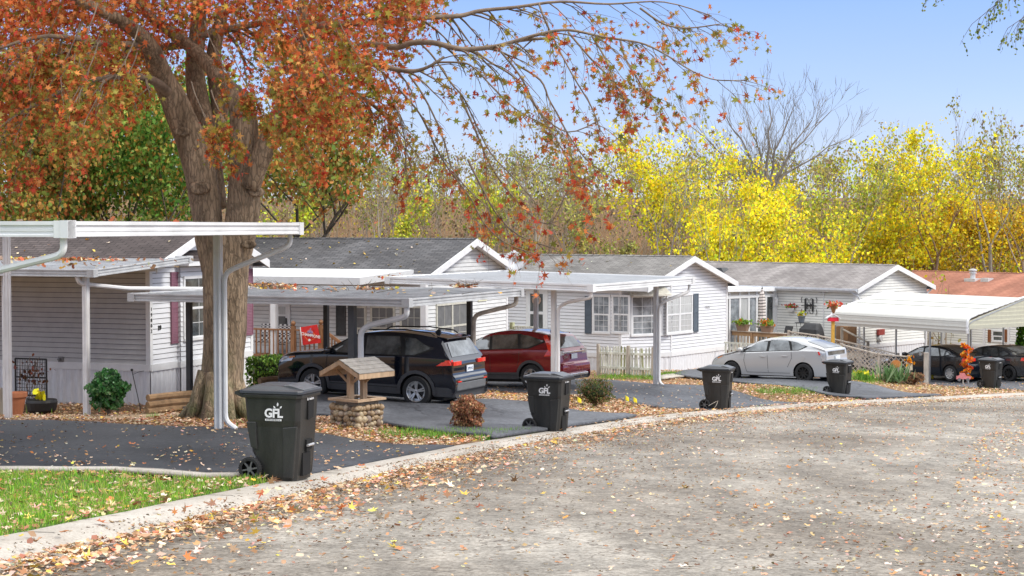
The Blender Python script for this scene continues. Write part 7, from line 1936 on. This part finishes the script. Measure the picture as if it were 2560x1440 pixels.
# closed striped parasol
p = h4(1905, 790, -2.4); zt_ = onplane(h, 1904, 719, 'y', -2.4).z; zb_ = onplane(h, 1906, 815, 'y', -2.4).z
STR = bpy.data.materials.new('striped_parasol_cloth'); nt_, b_ = nodes(STR); wv = nt_.nodes.new('ShaderNodeTexWave'); wv.bands_direction = 'Z'; wv.inputs['Scale'].default_value = 2.3; wv.inputs['Distortion'].default_value = 3.5; wv.inputs['Detail'].default_value = 1
tcc = nt_.nodes.new('ShaderNodeTexCoord'); nt_.links.new(tcc.outputs['Object'], wv.inputs[0]); rp_ = nt_.nodes.new('ShaderNodeValToRGB'); nt_.links.new(wv.outputs[0], rp_.inputs[0]); e = rp_.color_ramp.elements; rp_.color_ramp.interpolation = 'CONSTANT'
e[0].color = (.05, .045, .05, 1); e[1].position = .16; e[1].color = (.72, .66, .62, 1); q_ = e.new(.55); q_.color = (.45, .35, .30, 1); q_ = e.new(.72); q_.color = (.74, .70, .66, 1)
nt_.links.new(rp_.outputs[0], b_.inputs['Base Color']); b_.inputs['Roughness'].default_value = .8
t = thing('parasol', 'closed striped parasol with zigzag pattern standing on the deck', 'parasol', h.matrix_basis @ Vector((p.x, -2.4, zd4)), h.rotation_euler[2])
H_ = zt_ - zd4; zl_ = zb_ - zd4; mb = MB(); mb.tube([(0, 0, 0), (0, 0, H_ - .1)], .022, 8); mb.build('pole', BLACK, t)
mb = MB(); prf = [(.26, zl_ - .05), (.19, zl_ + .25), (.15, zl_ + .6), (.16, zl_ + .9), (.14, H_ - .55), (.11, H_ - .35), (.06, H_ - .15), (.02, H_ - .05)]
mb.lathe(prf, 24, cap=False); mb.v = [(x * (1 + .22 * math.sin(8 * math.atan2(y, x))), y * (1 + .22 * math.sin(8 * math.atan2(y, x))), z + .06 * math.sin(8 * math.atan2(y, x)) * (z < zl_)) for x, y, z in mb.v]; mb.build('canopy', STR, t, smooth=True)
mb = MB(); mb.lathe([(.03, H_ - .1), (.035, H_ - .04), (.01, H_ + .06)], 8); mb.build('finial', BLACK, t)
mb = MB(); mb.lathe([(.28, 0), (.28, .06), (.05, .1)], 14); mb.build('base', BLACK, t)
# chair, table with pot, covered grill
q = h4(1955, 830, -1.8); patio_chair('black slatted patio chair on the deck right of the orange flower box', h.matrix_basis @ Vector((q.x, -1.8, zd4 + .1)), h.rotation_euler[2] - .3, mat('dark_mesh_seat', (.05, .052, .055), .6), BLACK, 1.05)
q = h4(2006, 806, -1.5); zq = q.z - zd4; t = thing('side_table', 'small black folding table on the deck carrying a potted plant', 'table', h.matrix_basis @ Vector((q.x, -1.5, zd4)), h.rotation_euler[2])
MB().box(-.28, .28, -.2, .2, zq - .03, zq).build('tabletop', BLACK, t)
for sx in (-1, 1):
    for sy in (-1, 1): MB().tube([(sx * .22, sy * .16, 0), (sx * .12, sy * .16, zq * .5), (sx * .22, sy * .16, zq - .03)], .012, 5).build('leg', BLACK, t)
tp_ = thing('potted_plant', 'slate grey pot of yellow orange flowers on the folding table', 'potted plant', h.matrix_basis @ Vector((q.x - .05, -1.5, zd4 + zq)), h.rotation_euler[2])
mb = MB(); mb.lathe([(.12, 0), (.17, .26), (.19, .26), (.19, .30), (.16, .30)], 14); mb.build('pot', mat('slate_pot', (.13, .15, .18), .5), tp_)
P = rng.normal(0, 1, (90, 3)) * np.array([.09, .09, .06]) + np.array([0, 0, .4]); leaf_cloud('foliage', P, .10, pick_cols(90, [(.75, .42, .02), (.7, .5, .03), (.25, .35, .05), (.3, .4, .05)]), tp_)
q = h4(2029, 826, -1.7); t = thing('grill', 'barbecue grill under a black cover beside the folding table', 'grill', h.matrix_basis @ Vector((q.x, -1.7, zd4)), h.rotation_euler[2]); ht = h4(2029, 808, -1.7).z - zd4
mb = MB(); loft(mb, [(.02, rrect(-.62, .66, .30, .08)), (ht * .55, rrect(-.56, .58, .30, .08)), (ht * .8, rrect(-.52, .50, .27, .08)), (ht * .97, rrect(-.30, .42, .16, .06)), (ht, rrect(-.2, .38, .12, .05))]); gnarl(mb, .03, 3); mb.build('cover', mat('black_grill_cover', (.035, .036, .04), .5, var=.3, scale=4, bump=.6, bscale=7), t)
# hanging basket on the wall
q = onplane(h, 1978, 772, 'y', -.18); t = thing('hanging_basket', 'white wall basket of red flowers left of the monogram sign', 'planter', h.matrix_basis @ q, h.rotation_euler[2])
mb = MB(); mb.lathe([(.02, -.16), (.13, -.10), (.19, .0), (.20, .04), (.17, .04)], 14); mb.build('bowl', WHITE, t); MB().bar((0, .14, .1), (0, .16, .5), .012).build('bracket', WHITE, t)
P = rng.normal(0, 1, (110, 3)) * np.array([.14, .10, .05]) + np.array([0, 0, .10]); leaf_cloud('foliage', P, .10, pick_cols(110, [(.12, .26, .04), (.2, .35, .05), (.6, .06, .04)]), t)
P = rng.normal(0, 1, (30, 3)) * np.array([.15, .10, .04]) + np.array([0, -.03, .17]); leaf_cloud('flowers', P, .09, pick_cols(30, [(.65, .05, .04)]), t)
# small fittings on home 4
q = onplane(h, 2116, 831, 'y', -.4); cb = MB(); cb.box(q.x - .32, q.x + .32, -.75, -.05, q.z - .5, q.z + .28); tag(cb.build('garden_cabinet', mat('brown_cabinet', (.24, .13, .06), .6), None), 'brown garden cabinet under the tip of the cream carport roof', 'cabinet'); bpy.data.objects['garden_cabinet'].matrix_world = h.matrix_basis
q = onplane(h, 2201, 830, 'x', .06); mb = MB(); mb.box(.02, .14, q.y - .25, q.y + .25, q.z - .13, q.z + .13); mb.build('wall_box', mat('dull_red_box', (.32, .05, .04), .5), h)
q = onplane(h, 2199, 846, 'x', .06); mb = MB(); mb.lathe([(.16, .02), (.16, .12), (.12, .16)], 14, (0, q.y, q.z), 'x'); mb.build('meter', mat('meter_white', (.62, .63, .64), .4), h)

# feeder post with basket
t, zz = post_thing('feeder_post', 'yellow wooden post carrying a red bird feeder beside the carport tip', 2082, 866, 803, 70.5, .13, mat('yellow_wood', (.62, .36, .06), .7, var=.15), 'post')
mb = MB(); mb.box(-.22, .22, -.12, .12, zz, zz + .16); fd = mb.build('feeder', mat('red_feeder', (.70, .02, .05), .5), t)
mb = MB(); mb.prism([(-.30, zz + .14), (0, zz + .34), (.30, zz + .14), (.28, zz + .11), (0, zz + .29), (-.28, zz + .11)], -.16, .16, 'y'); mb.build('feeder_roof', mat('feeder_white', (.75, .75, .78), .5), fd)
t2_ = thing('flower_basket', 'hanging basket of red orange flowers above the red bird feeder', 'planter', t.location + Vector((.0, -.1, zz + .55)))
mb = MB(); mb.lathe([(.03, -.25), (.12, .0), (.16, .1)], 10); mb.build('basket', WOODB, t2_)
P = rng.normal(0, 1, (120, 3)) * np.array([.17, .12, .07]) + np.array([0, 0, .16]); leaf_cloud('flowers', P, .12, pick_cols(120, [(.7, .14, .06), (.6, .07, .04), (.16, .26, .05), (.8, .4, .2)]), t2_)
# orange disc on the lattice, sign with sunflower
p = at(2240, 910, 67.4); t = thing('pumpkin_plaque', 'flat brown orange pumpkin plaque hung on the low lattice', 'decoration', p); mb = MB(); mb.lathe([(.19, -.015), (.19, .015)], 22, (0, 0, 0), 'y'); mb.v = [(x * 1.05, y, z * .85) for x, y, z in mb.v]; mb.build('disc', mat('rust_orange', (.50, .20, .05), .7, var=.15), t)
MB().bar((0, 0, .15), (.03, 0, .22), .03).build('stalk', WOODB, t)
p = at(2273, 912, 67.2); t = thing('garden_sign', 'small cream sign with an orange sunflower at the lattice corner post', 'sign', p); mb = MB(); mb.box(-.13, .13, -.02, .02, -.22, .12); mb.build('board', mat('sign_cream', (.66, .58, .42), .6, var=.2, scale=12), t)
P = rng.normal(0, 1, (40, 3)) * np.array([.08, .02, .08]) + np.array([0, -.04, .18]); leaf_cloud('sunflower', P, .12, pick_cols(40, [(.85, .42, .01), (.8, .3, .01), (.5, .12, .01)]), t)
# garland and truck sign on the carport leg
p = at(2417, 905, 66.6); g_ = gz(p.x, p.y); t = thing('leaf_garland', 'orange autumn leaf garland wound round the front leg of the cream carport', 'garland', (p.x, p.y, g_))
n_ = 420; f = rng.random(n_); a = f * 3.6 * 2 * math.pi; P = np.stack([.16 * np.cos(a), .13 * np.sin(a), .3 + f * 1.35], 1) + rng.normal(0, .04, (n_, 3))
leaf_cloud('leaves', P, .11, pick_cols(n_, [(.85, .28, .01), (.8, .16, .01), (.75, .36, .02), (.6, .05, .02)]), t)
mb = MB(); mb.tube([(.22 * math.cos(k * .45), .16 * math.sin(k * .45), .3 + 1.35 * k / 50) for k in range(51)], .012, 4); mb.build('cord', WOODB, t)
p = at(2408, 944, 66.3); t = thing('truck_sign', 'small faded pink truck shaped sign standing at the garland foot', 'sign', (p.x, p.y, gz(p.x, p.y))); zc_ = p.z - t.location.z
mb = MB(); mb.prism([(-.28, -.06), (.30, -.06), (.30, .05), (.12, .06), (.06, .18), (-.12, .18), (-.16, .08), (-.27, .07)], -.015, .015, 'y'); mb.v = [(x, y, z + zc_) for x, y, z in mb.v]; tb_ = mb.build('truck_cutout', mat('faded_pink', (.62, .20, .20), .6, var=.2, scale=9), t)
for sx in (-.16, .18): mb = MB(); mb.lathe([(.065, -.03), (.065, .03)], 14, (sx, 0, zc_ - .08), 'y'); mb.build('wheel', mat('sign_wheel', (.16, .15, .15), .6), t)
MB().box(-.02, .02, -.01, .03, -.1, zc_).build('stake', WOODG, t)
# marker flags
YF = mat('marker_yellow', (.85, .72, .02), .5)
for px, py, lab in ((1443, 1022, 'yellow marker flag in the leaves directly beside the dark green bush'), (1563, 1016, 'first yellow marker flag from the pair right of the dark green bush'), (1583, 1020, 'second yellow marker flag, leaning furthest from the dark green bush')):
    g = on(px, py); t = thing('marker_flag', lab, 'marker flag', g, 0, None); MB().bar((0, 0, 0), (.02, 0, .28), .006).build('wire', STEEL, t)
    mb = MB(); mb.add([(.0, 0, .28), (.09, .03, .22), (.10, .02, .12), (.0, 0, .16)], [(0, 1, 2, 3)]); mb.build('flag', YF, t, fixn=False)
for px, py, lab in ((2318, 952, 'yellow marker strip standing left of the carport leg'), (2331, 950, 'yellow marker strip standing close against the carport leg')):
    g = on(px, py); t = thing('marker_strip', lab, 'marker', g, 0); MB().box(-.05, .05, -.01, .01, -.05, .28).build('strip', YF, t)

# satellite dish beside the charcoal roof
h = H2['h']; e_ = at(1284, 655, 57); t = thing('satellite_dish', 'pale grey satellite dish on a bracket at the roof corner behind the carport', 'satellite dish', e_, rad(20))
mb = MB(); mb.lathe([(.36, -.06), (.24, -.015), (.01, 0)], 22, (0, 0, 0), 'y', cap=False); mb.v = [(x, y, z * 1.1) for x, y, z in mb.v]; d_ = mb.build('dish', mat('dish_grey', (.56, .58, .62), .45, var=.04), t, smooth=True, fixn=False); md = d_.modifiers.new('t', 'SOLIDIFY'); md.thickness = .02
mb = MB(); mb.bar((0, .05, -.1), (-.05, .25, -.75), .05); mb.bar((.05, -.1, -.36), (.12, -.45, -.2), .03); mb.bar((.2, .05, -.2), (-.04, .25, -.6), .03); mb.bar((-.05, .25, -.75), (-.5, .5, -.8), .05); mb.build('bracket', mat('dark_bracket', (.12, .125, .13), .5), t)

# ------------------------------------------------------------------ the first home's garden corner
def gy(px, py, Y): p = at(px, py, Y); return Vector((p.x, p.y, gz(p.x, p.y)))
p = gy(40, 1010, 37.4); t = thing('flower_pot', 'large terracotta pot half hidden by the white posts', 'pot', p); mb = MB(); mb.lathe([(.13, 0), (.22, .46), (.25, .46), (.25, .56), (.21, .56), (.2, .5)], 18); mb.build('pot', mat('terracotta', (.40, .15, .07), .8, var=.1), t); mb = MB(); mb.lathe([(.2, .5), (.01, .53)], 12); mb.build('soil', SOIL, t)
p = gy(104, 998, 38.6); t = thing('planter_pot', 'wide black pot with a yellow flower before the wire trellis', 'pot', p); mb = MB(); mb.lathe([(.2, 0), (.33, .12), (.36, .30), (.34, .36), (.28, .34)], 18); mb.build('pot', BLACK, t)
leaf_cloud('flowers', rng.normal(0, 1, (16, 3)) * np.array([.07, .05, .04]) + np.array([0, 0, .45]), .17, pick_cols(16, [(.8, .68, .02)]), t)
p = gy(78, 1000, 39.4); t = thing('wire_trellis', 'black wire mesh trellis with dead vine leaves against the home skirting', 'trellis', p, -rad(20)); mb = MB(); zt_ = at(78, 897, 39.4).z - t.location.z
for i in range(19): x = -.42 + i * .84 / 18; mb.bar((x, 0, 0), (x, 0, zt_), .010)
for i in range(16): z = zt_ * i / 15; mb.bar((-.42, .006, z), (.42, .006, z), .010)
for z in (0.02, zt_ * .33, zt_ * .66, zt_): mb.bar((-.43, 0, z), (.43, 0, z), .035)
for x in (-.43, .43): mb.bar((x, 0, 0), (x, 0, zt_), .035)
mb.build('wire_mesh', BLACK, t); mb = MB()
for q in range(7): mb.tube([(TW.uniform(-.3, .4), -.02, 0), (TW.uniform(-.3, .4), -.05, zt_ * .5), (TW.uniform(-.4, .4), -.03, zt_ * TW.uniform(.8, 1.05))], .008, 3)
mb.build('dead_vine', TWIG, t); leaf_cloud('dead_leaves', rng.normal(0, 1, (70, 3)) * np.array([.25, .03, .16]) + np.array([.08, -.05, zt_ * .72]), .09, pick_cols(70, [(.16, .07, .04), (.25, .08, .05), (.10, .05, .03)]), t)
p = gy(354, 1035, 35.6); t = thing('garden_hook', 'thin black leaning garden hook between the bush and the timber steps', 'garden stake', p); mb = MB(); zt_ = at(331, 925, 35.6).z - p.z; mb.tube([(0, 0, 0), (-.20, 0, zt_)], .009, 5); mb.tube([(-.17, 0, zt_ - .09), (-.05, 0, zt_ - .04), (.06, 0, zt_ - .02)], .007, 4); mb.lathe([(.03, -.008), (.03, .008)], 8, (-.2, 0, zt_), 'y'); mb.build('hook', BLACK, t)
def timber(label, a, b, r, z): 
    t = thing('landscape_timber', label, 'timber', (a.x, a.y, a.z)); mb = MB(); d__ = b - a; mb.tube([(0, 0, z), tuple(d__ * .5 + Vector((0, 0, z + .01))), tuple(d__ + Vector((0, 0, z)))], r, 8); mb.build('log', TIMBER, t); return t
def straight(px0, px1, py, Y0, Y1): a = at(px0, py, Y0); b_ = at(px1, py - 6, Y1); g_ = gz(a.x, a.y); return Vector((a.x, a.y, g_)), Vector((b_.x, b_.y, g_))
a, b_ = straight(368, 496, 1006, 35.2, 36.2)
for k, w in enumerate(('bottom', 'middle', 'top')): timber('%s timber of the low stack between the hook and the oak trunk' % w, a + Vector((0, .03 * k, 0)), b_ + Vector((0, .03 * k, 0)), .075, .06 + .145 * k)
a, b_ = straight(632, 716, 975, 38.0, 38.6); timber('lower timber lying left of the black SUV bumper', a, b_, .09, .10)
timber('upper timber lying left of the black SUV bumper, under the hedge', a + Vector((.1, .35, .16)), b_ + Vector((.0, .3, .16)), .08, .12)
a = on(60, 1026); b_ = on(125, 1010); timber('old log lying in the leaves before the black pot', a, b_, .07, .05)
# steps at the left edge
p = at(2, 990, 38.5); t = thing('porch_steps', 'white railed porch steps cut by the left edge', 'steps', (p.x - .6, p.y, gz(p.x - .6, p.y)), -rad(20))
for k in range(3): MB().box(-1.2, .3, .25 * k, .25 * (k + 1), .0, .2 * (k + 1)).build('tread', WOODG, t)
MB().bar((.3, 0, 1.05), (-.9, .6, 1.7), .05, .1).build('handrail', WHITE, t); MB().box(.26, .34, -.04, .04, 0, 1.1).build('post', WHITE, t)
for k in range(5): MB().box(.2 - k * .2, .23 - k * .2, .02 + k * .1, .05 + k * .1, .1 + k * .1, 1.05 + k * .1).build('baluster', WHITE, t)

# ------------------------------------------------------------------ fallen leaves, lawn grass
def inpoly(X, Y, poly):
    c = np.zeros(X.shape, bool); n = len(poly)
    for i in range(n):
        x0, y0 = poly[i][:2]; x1, y1 = poly[(i + 1) % n][:2]
        c ^= ((y0 > Y) != (y1 > Y)) & (X < (x1 - x0) * (Y - y0) / (y1 - y0 + 1e-12) + x0)
    return c
DR = [(d[0], d[1], d[3], d[2]) for d in (D1, D2, D3, D4, D5)]
def patch(x, y, f, s=0): return .5 + .5 * np.sin(x * f + 1.7 * np.sin(y * f * .8 + s)) * np.sin(y * f * 1.1 + 1.3 * np.sin(x * f * .7 + s))
N_ = 900000
X = rng.uniform(-15, 27, N_); Y = 9 + 62 * rng.random(N_)
s = road_s(X, Y); vis = (np.abs(X / Y) < .36); X, Y, s = X[vis], Y[vis], s[vis]
ind = np.zeros(X.shape, bool)
for d in DR: ind |= inpoly(X, Y, d)
area = 42 * 62 / N_
lawn = (Y < 21) & (s > .66) & ~ind
pn = patch(X, Y, 1.1); pf_ = patch(X, Y, 3.1, 2)
dens = np.zeros(X.shape)
gut = (s <= 0.05) & (s > -2.4); dens += gut * (420 * np.exp(s / .36) * (.35 + pn) + 90 * np.exp(s / .8) * pf_) * np.where(Y < 22, 1, .55)
road = (s <= .05) & (s > -8.4); dens += road * (6 + 12 * pf_ ** 3)
dens += road * 20 * np.exp(-((X - 3.6) ** 2 / 3.0 + (Y - 12.5) ** 2 / 14)) * (.3 + pf_)
dens += (s < -6.8) * (s > -9) * 40 * (.3 + pf_)
kb = (s > .05) & (s <= .66); dens += kb * (5 + 60 * ((Y > 33) | ((Y < 12)) ) * pn)
dens += ind * (s > .5) * (9 + 18 * pf_ ** 2)
dens += lawn * (70 + 120 * pf_ * pn + 40 * np.exp(-(s - .66) / .35))
bed = (s > .66) & ~ind & ~lawn; dens += bed * np.where(s < 8, 300, 120) * (.5 + .7 * pn) * np.where(Y > 45, .6, 1)
dens *= np.clip(32 / Y, .45, 1)
keep = rng.random(X.shape) < dens * area
X, Y, s, bd, lw, idk = X[keep], Y[keep], s[keep], bed[keep], lawn[keep], ind[keep]
Z = gzn(X, Y); onroad = s < .4; Z = np.where(onroad, -SLOPE * Y + .045, Z); Z = np.where((s > .05) & (s < .7), -SLOPE * Y + .13, Z); Z = np.where(idk & (s > .7), Z + .055, Z)
Z += .012 + bd * rng.random(len(X)) * .05 + lw * rng.random(len(X)) * .05
n = len(X); print('fallen leaves', n)
LP = [(.48, .30, .18), (.58, .42, .28), (.40, .22, .11), (.30, .15, .075), (.66, .54, .40), (.60, .34, .06), (.46, .16, .07), (.68, .50, .10)]
cc = pick_cols(n, LP, [1.5, 1.4, 1.1, .8, .9, .28, .35, .12], .2)
cc = np.where((idk | (onroad & (s < -1.6)))[:, None], np.clip(cc * 1.1, 0, .85), cc)
sz = np.where(onroad | idk, np.where((s > -1.1) & ~idk, .066, .047), .068)
lo = leaf_cloud('fallen_leaves', np.stack([X, Y, Z], 1), sz, cc, shape='crumple', flat=.22, material=LEAFD, jitter=.5); tag(lo, 'dry tan and brown leaves scattered over kerb, beds, driveways and road', 'fallen leaves', kind='stuff')
# some bigger near oak leaves
m_ = 260; yy = 10.8 + 9 * rng.random(m_) ** 1.3; xx = np.array([np.interp(y, EPN[:, 1], EPN[:, 0]) for y in yy]) + rng.exponential(.75, m_) - .1 - (rng.random(m_) < .35) * rng.uniform(.7, 3.2, m_)
sv = road_s(xx, yy); zz = np.where(sv < .05, -SLOPE * yy + .05, gzn(xx, yy) + .05); zz = np.where((sv >= .05) & (sv < .7), -SLOPE * yy + .135, zz)
tag(leaf_cloud('fallen_leaves', np.stack([xx, yy, zz], 1), .10, pick_cols(m_, LP + [(.55, .20, .06)], None, .2), shape='star', flat=.5, material=LEAFD), 'large curled oak leaves along the nearest stretch of kerb', 'fallen leaves', kind='stuff')

# crushed leaf crumbs and grit on the street
N_ = 1200000; X = rng.uniform(-6, 16, N_); Y = 9 + 42 * rng.random(N_) ** 1.5; s = road_s(X, Y); m_ = (np.abs(X / Y) < .34) & (s < .3) & (s > -8.6); X, Y, s = X[m_], Y[m_], s[m_]
pn = patch(X, Y, .7, 4); pf_ = patch(X, Y, 2.7, 1); cell = 22 * 42 / N_ * 1.5 * np.sqrt((Y - 9) / 42 + .002)
dens = 10 + 60 * pn ** 2 * pf_ + 420 * np.exp(s / .55) * (.3 + pn) + 120 * np.exp(s / 1.9) * pf_ + 90 * np.exp(-((X - 3.6) ** 2 / 4 + (Y - 12.5) ** 2 / 18))
k_ = rng.random(len(X)) < dens * cell; X, Y, s = X[k_], Y[k_], s[k_]; Z = -SLOPE * Y + .012 + .035 * (1 - ((s + 4.2) / 4.2) ** 2) + .006
Z = np.where(s > .05, -SLOPE * Y + .035 + np.clip(s - .05, 0, .3) * .3, Z)
tag(leaf_cloud('leaf_crumbs', np.stack([X, Y, Z], 1), .030, pick_cols(len(X), [(.30, .19, .11), (.20, .12, .07), (.42, .30, .19), (.12, .08, .05), (.55, .44, .32)], [1.2, 1, .9, .8, .5], .2), shape='crumple', flat=.25, material=LEAFD, jitter=.6), 'crushed brown leaf crumbs ground into the street surface', 'leaf litter', kind='stuff'); print('crumbs', len(X))

# lawn sheet and grass
mb = MB(); nY, nX = 26, 22
for i in range(nY + 1):
    y = 9 + (D1[2][1] - 9 - .1) * i / nY; x0_ = float(np.interp(y, EPN[:, 1], EPN[:, 0])) - .72
    for j in range(nX + 1):
        x = x0_ - (9.0) * j / nX
        a = Vector(D1[3]) - Vector(D1[2]); ylim = D1[2][1] + a.y / a.x * (x - D1[2][0]) - .36
        yq = 9 + (ylim - 9) * i / nY; xq = float(np.interp(yq, EPN[:, 1], EPN[:, 0])) - .72 - 9.0 * j / nX
        mb.v.append((xq, yq, gz(xq, yq) + .012))
mb.f = [(i * (nX + 1) + j, i * (nX + 1) + j + 1, (i + 1) * (nX + 1) + j + 1, (i + 1) * (nX + 1) + j) for i in range(nY) for j in range(nX)]; mb.m = [0] * len(mb.f)
mb.build('lawn', ground_mat('lawn_soil', [(.05, .07, .02), (.08, .14, .03), (.14, .20, .05)], 12, rough=.95), kind='structure', smooth=True)
N_ = 150000; X = rng.uniform(-11, -2.2, N_); Y = rng.uniform(9.5, 21, N_); s = road_s(X, Y); a = Vector(D1[3]) - Vector(D1[2]); yl = D1[2][1] + a.y / a.x * (X - D1[2][0]) - .36
dn = .55 + .45 * patch(X, Y, 1.6, 1); k_ = (s > .62) & (Y < yl + .03) & (X / Y > -.36) & (rng.random(N_) < dn); X, Y = X[k_], Y[k_]; Z = gzn(X, Y) + .01
hgt = .7 + .5 * patch(X, Y, 2.3)
c = pick_cols(len(X), [(.15, .36, .03), (.24, .48, .04), (.36, .54, .07), (.13, .26, .03), (.46, .46, .12), (.5, .40, .2)], [1.1, 1.3, .9, .5, .6, .25], .18)
tag(leaf_cloud('grass', np.stack([X, Y, Z], 1), .072, c, shape='blade', jitter=.5), 'bright green lawn grass in the corner beside the nearest kerb', 'grass', kind='stuff'); print('grass', len(X))
# thin grass in the verges between the driveways
N_ = 60000; X = rng.uniform(-6, 22, N_); Y = rng.uniform(24, 66, N_); s = road_s(X, Y); ind = np.zeros(X.shape, bool)
for d in DR: ind |= inpoly(X, Y, d)
k_ = (s > .68) & (s < 5) & ~ind & (np.abs(X / Y) < .34) & (rng.random(N_) < .7 * patch(X, Y, .9, 3) ** 2); X, Y = X[k_], Y[k_]
tag(leaf_cloud('grass', np.stack([X, Y, gzn(X, Y) + .01], 1), .11, pick_cols(len(X), [(.16, .24, .04), (.26, .32, .07), (.20, .34, .04)], None, .2), shape='blade', jitter=.5), 'thin yellowish grass showing through leaf litter between the driveways', 'grass', kind='stuff')
for px0, px1, py0, py1, m_, lab in ((960, 1330, 1082, 1100, 2600, 'thin green grass on the corner between well and reddish brown bush'), (1650, 1700, 934, 941, 900, 'green grass strip at the foot of the picket fence'), (1500, 1640, 940, 950, 1500, 'patchy grass strip along the picket fence'), (1900, 2040, 975, 985, 1200, 'green patch on the verge before the silver car'), (2150, 2200, 948, 960, 900, 'green patch around the border flowers')):
    P = np.array([tuple(on(TW.uniform(px0, px1), TW.uniform(py0, py1), .01)) for _ in range(90)]); P = P[rng.integers(0, 90, m_)] + rng.normal(0, 1, (m_, 3)) * np.array([.16, .22, 0]); P[:, 2] = gzn(P[:, 0], P[:, 1]) + .01
    tag(leaf_cloud('grass', P, .10, pick_cols(m_, [(.16, .34, .04), (.24, .44, .06), (.12, .24, .03)], None, .2), shape='blade', jitter=.5), lab, 'grass', kind='stuff')

# leaves and twigs lying on the flat roofs
def roof_litter(t, hb, areas, lab, z=.15, twg=0):
    o = Vector(t.location); P = []
    for (px, py, wx, wy, n_) in areas:
        c = onplane(t, px, py, 'z', hb + z); P.append(rng.normal(0, 1, (n_, 3)) * np.array([wx, wy, .018]) + np.array([c.x, c.y, hb + z + .02]))
    P = np.concatenate(P); P[:, 2] = np.abs(P[:, 2] - (hb + z)) + hb + z
    M3 = np.array(t.matrix_basis.to_3x3()); Wp = P @ M3.T + np.array(o)
    tag(leaf_cloud('fallen_leaves', Wp, .11, pick_cols(len(P), LP + [(.55, .18, .08), (.5, .12, .05)], None, .2), shape='crumple', flat=.5, material=LEAFD), lab, 'fallen leaves', kind='stuff')
    if twg:
        mb = MB(t.matrix_basis)
        for q in range(twg):
            px, py, wx, wy, n_ = TW.choice(areas); c = onplane(t, px, py, 'z', hb + z); p0 = Vector((c.x + TW.gauss(0, wx), c.y + TW.gauss(0, wy), hb + z + .03)); a_ = TW.uniform(0, 6.28); L__ = TW.uniform(.2, .7)
            mb.tube([p0, p0 + Vector((math.cos(a_) * L__ * .5, math.sin(a_) * L__ * .5, .05)), p0 + Vector((math.cos(a_ + .4) * L__, math.sin(a_ + .4) * L__, TW.uniform(0, .2)))], [.010, .007, .003], 4)
        tag(mb.build('fallen_twigs', BARKD, fixn=False), 'broken dark twigs lying on the grey pan carport roof', 'fallen twigs', kind='stuff')
roof_litter(t3, hb3, [(650, 716, .45, .2, 200), (690, 722, .3, .15, 60), (925, 724, .22, .2, 40), (1160, 718, .18, .12, 60), (980, 732, 1.2, .5, 16), (800, 724, 1.2, .6, 12)], 'orange leaf piles on the grey pan roof over the black SUV', twg=75)
roof_litter(t2, hb2, [(120, 650, 1.4, .22, 330), (270, 648, .7, .25, 240), (370, 645, .4, .2, 110), (60, 660, 1.5, .7, 26), (250, 668, 1, .5, 18)], 'rust coloured leaf drift on the low patio cover of the first home', z=.3)
roof_litter(t4, hb4, [(1000, 693, .4, .4, 30), (1395, 690, .5, .2, 50), (1180, 690, 1.5, .4, 40)], 'few brown leaves lying on the clean light carport roof', z=.17)
roof_litter(t1, hb1, [(300, 556, 1.5, 1.5, 9), (650, 558, .6, 1.5, 7)], 'single leaves lying on the nearest white carport roof', z=.18)
def shingle_litter(H, n_, lab):
    h = H['h']; x = rng.uniform(-12, 0, n_); y = rng.uniform(-.2, H['W'] / 2 - .2, n_); z = np.array([H['zr'](v) for v in y]) + .02
    P = np.stack([x, y, z], 1) @ np.array(h.matrix_basis.to_3x3()).T + np.array(h.location)
    tag(leaf_cloud('fallen_leaves', P, .10, pick_cols(n_, [(.6, .5, .4), (.7, .6, .45), (.6, .42, .1)], None, .15), shape='crumple', flat=.3, material=LEAFD), lab, 'fallen leaves', kind='stuff')
shingle_litter(H1, 60, 'scattered pale leaves on the dark brown shingles'); shingle_litter(H2, 90, 'scattered pale leaves on the charcoal shingles'); shingle_litter(H3, 22, 'few pale leaves on the grey shingles')
